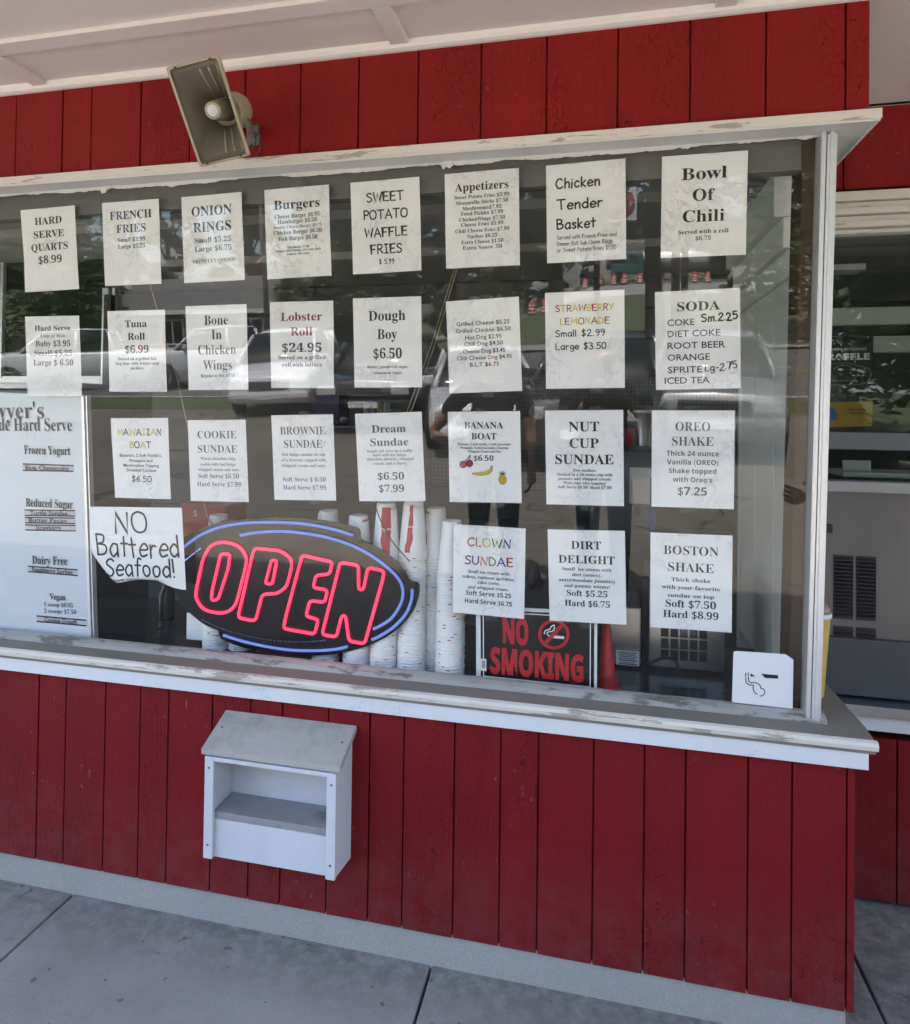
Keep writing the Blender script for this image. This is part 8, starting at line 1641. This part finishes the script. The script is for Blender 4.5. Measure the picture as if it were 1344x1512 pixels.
def person(label, loc, rz, h, elbows, wrists, hand_dirs, shirt, trousers, hair=HAIRD, long_hair=False, short_sleeve=True):
    """faces local +Y; elbows and wrists in local metres for (left, right)"""
    t = thing('person', label, 'person', loc, rotz(rz), 'people in front of the stand'); s = h/1.75
    J = []; E = []
    def a(x, y, z, r, par=None): J.append((x*s, y*s, z*s, (r[0]*s, r[1]*s) if hasattr(r, '__len__') else r*s)); (E.append((par, len(J)-1)) if par is not None else None); return len(J)-1
    pel = a(0, 0, .96, (.15, .105)); wst = a(0, .0, 1.12, (.135, .095), pel); ch = a(0, .01, 1.3, (.16, .11), wst); up_ = a(0, 0, 1.42, (.12, .085), ch); nk = a(0, .005, 1.5, .055, up_)
    hd = a(0, .02, 1.59, (.068, .078), nk); ht = a(0, .012, 1.69, (.062, .075), hd)
    nose = a(0, .1, 1.605, .013, hd)
    for k_, sx in enumerate((-1, 1)):
        hip = a(sx*.09, 0, .9, .088, pel); kn = a(sx*.1, .015, .5, .056, hip); an = a(sx*.105, -.01, .09, .038, kn); a(sx*.115, .13, .035, (.042, .03), an)
        sh = a(sx*.185, 0, 1.42, .058, up_); el = Vector(elbows[k_]); wr = Vector(wrists[k_])
        e_ = a(el.x, el.y, el.z, .042, sh); w_ = a(wr.x, wr.y, wr.z, (.028, .024), e_)
        d = Vector(hand_dirs[k_][0]); sd = Vector(hand_dirs[k_][1])*sx; u = d.cross(sd)*sx
        limb_hand(J, E, (wr*s, w_), d, sd, -u if False else u, .6, s)
    skin_obj('body', J, E, SKIN, t)
    # shirt and trousers follow the body a little outside it
    J2, E2 = [], []
    def b(x, y, z, r, par=None): J2.append((x*s, y*s, z*s, (r[0]*s, r[1]*s) if hasattr(r, '__len__') else r*s)); (E2.append((par, len(J2)-1)) if par is not None else None); return len(J2)-1
    p0 = b(0, 0, 1.0, (.165, .122)); p1 = b(0, 0, 1.14, (.155, .115), p0); p2 = b(0, .01, 1.3, (.18, .13), p1); p3 = b(0, 0, 1.43, (.13, .095), p2); b(0, .003, 1.475, .065, p3); b(0, 0, .93, (.168, .125), p0)
    for k_, sx in enumerate((-1, 1)):
        sh = b(sx*.19, 0, 1.42, .076, p3); el = Vector(elbows[k_]); S0 = Vector((sx*.19, 0, 1.42)); m_ = S0.lerp(el, .62 if short_sleeve else 1.0); e_ = b(m_.x, m_.y, m_.z, .062, sh)
        if not short_sleeve: wr = Vector(wrists[k_]); q = el.lerp(wr, .85); b(q.x, q.y, q.z, .042, e_)
    skin_obj('shirt', J2, E2, shirt, t)
    J3, E3 = [], []
    def c(x, y, z, r, par=None): J3.append((x*s, y*s, z*s, (r[0]*s, r[1]*s) if hasattr(r, '__len__') else r*s)); (E3.append((par, len(J3)-1)) if par is not None else None); return len(J3)-1
    q0 = c(0, 0, .95, (.162, .118)); c(0, 0, 1.03, (.155, .112), q0)
    for sx in (-1, 1): hp_ = c(sx*.092, 0, .86, .1, q0); kn = c(sx*.102, .012, .5, .072, hp_); c(sx*.106, -.008, .1, .058, kn)
    skin_obj('trousers', J3, E3, trousers, t)
    bm = new_bm()
    for k_, sx in enumerate((-1, 1)):
        bm = new_bm(); box(bm, (sx*.115*s-.05, -.085*s, 0), (sx*.115*s+.05, .19*s, .085), .03); obj('shoe', bm, BLACK, t, True)
        bm = new_bm(); bmesh.ops.create_uvsphere(bm, u_segments=10, v_segments=8, radius=.011*s, matrix=Matrix.Translation((sx*.03*s, .082*s, 1.625*s))); obj('eye', bm, EYEW, t, True)
        bm = new_bm(); bmesh.ops.create_uvsphere(bm, u_segments=10, v_segments=8, radius=.026*s, matrix=Matrix.Translation((sx*.072*s, .0, 1.6*s)) @ Matrix.Diagonal((.45, .8, 1.2, 1))); obj('ear', bm, SKIN, t, True)
    bm = new_bm(); box(bm, (-.022*s, .082*s, 1.548*s), (.022*s, .092*s, 1.556*s), .003); obj('mouth', bm, simple('lip', (.35, .12, .1), .5), t, True)
    bm = new_bm(); bmesh.ops.create_uvsphere(bm, u_segments=20, v_segments=14, radius=.1*s, matrix=Matrix.Translation((0, -.012*s, 1.665*s)) @ Matrix.Diagonal((.84, 1.02, .92, 1)))
    for v in bm.verts:
        if v.co.y > .03*s and v.co.z < 1.69*s: v.co.y = .03*s-.01
        if not long_hair and v.co.z < 1.6*s: v.co.z = 1.6*s
        if long_hair and v.co.z < 1.62*s and v.co.y < .02: v.co.z -= .16*s*(1.62*s-v.co.z)/.05
    for f in bm.faces: f.smooth = True
    obj('hair', bm, hair, t, True); return t
SH_D = simple('dark_shirt', (.022, .022, .026), .85); SH_N = simple('navy_shirt', (.03, .035, .055), .85); TR_D = simple('dark_trousers', (.02, .022, .028), .9)
# the photographer stands right behind the camera and holds the phone up at it
px_, py_ = .06, -2.47
ph = person('person in dark clothes holding a phone up at eye height in front of the window', (px_, py_, 0), 0, 1.76, [(-.27, .16, 1.24), (.27, .16, 1.24)], [(-.10, .36, 1.50), (.02, .37, 1.50)], [((0, .15, 1), (1, 0, 0)), ((0, .15, 1), (1, 0, 0))], SH_N, TR_D, short_sleeve=True)
t = thing('phone', 'black phone held up by the person in front of the window', 'phone', (0, -2.03, 1.6))
bm = new_bm(); box(bm, (-.055, -.008, -.038), (.10, 0, .038), .003); obj('phone_body', bm, BLACK, t, True)
bm = new_bm(); box(bm, (-.05, -.0092, -.034), (.095, -.0081, .034), .0003); obj('screen', bm, simple('phone_screen', (.02, .02, .025), .05), t, True)
for dx, dz in ((-.012, .012), (.012, .012), (0, -.012)):
    bm = new_bm(); lathe(bm, [(.007, 0), (.007, .002), (.005, .0022)], 14, Matrix.Translation((-.0+dx, .0002, dz)) @ Matrix.Rotation(-math.pi/2, 4, 'X')); obj('lens', bm, CARGL, t, True)
person('person in black with one hand on the hip, standing left of the phone holder', (-.66, -2.55, 0), R(-6), 1.74, [(-.42, -.04, 1.15), (.25, .02, 1.14)], [(-.2, .1, 1.03), (.25, .12, .92)], [((.5, .3, -.7), (.6, 0, .4)), ((0, .2, -1), (0, 1, .2))], SH_D, TR_D, long_hair=False)
hq = rpt(1185, 724, -1.12)
person('person at the right end of the window with a forearm held out', (hq.x+.62, -1.35, 0), R(10), 1.72, [(-.30, .12, 1.15), (.26, -.02, 1.14)], [(-.50, .27, hq.z-.03), (.25, .12, .94)], [((-.85, .35, .1), (.2, .2, 1)), ((0, .2, -1), (0, 1, .2))], SH_D, TR_D)
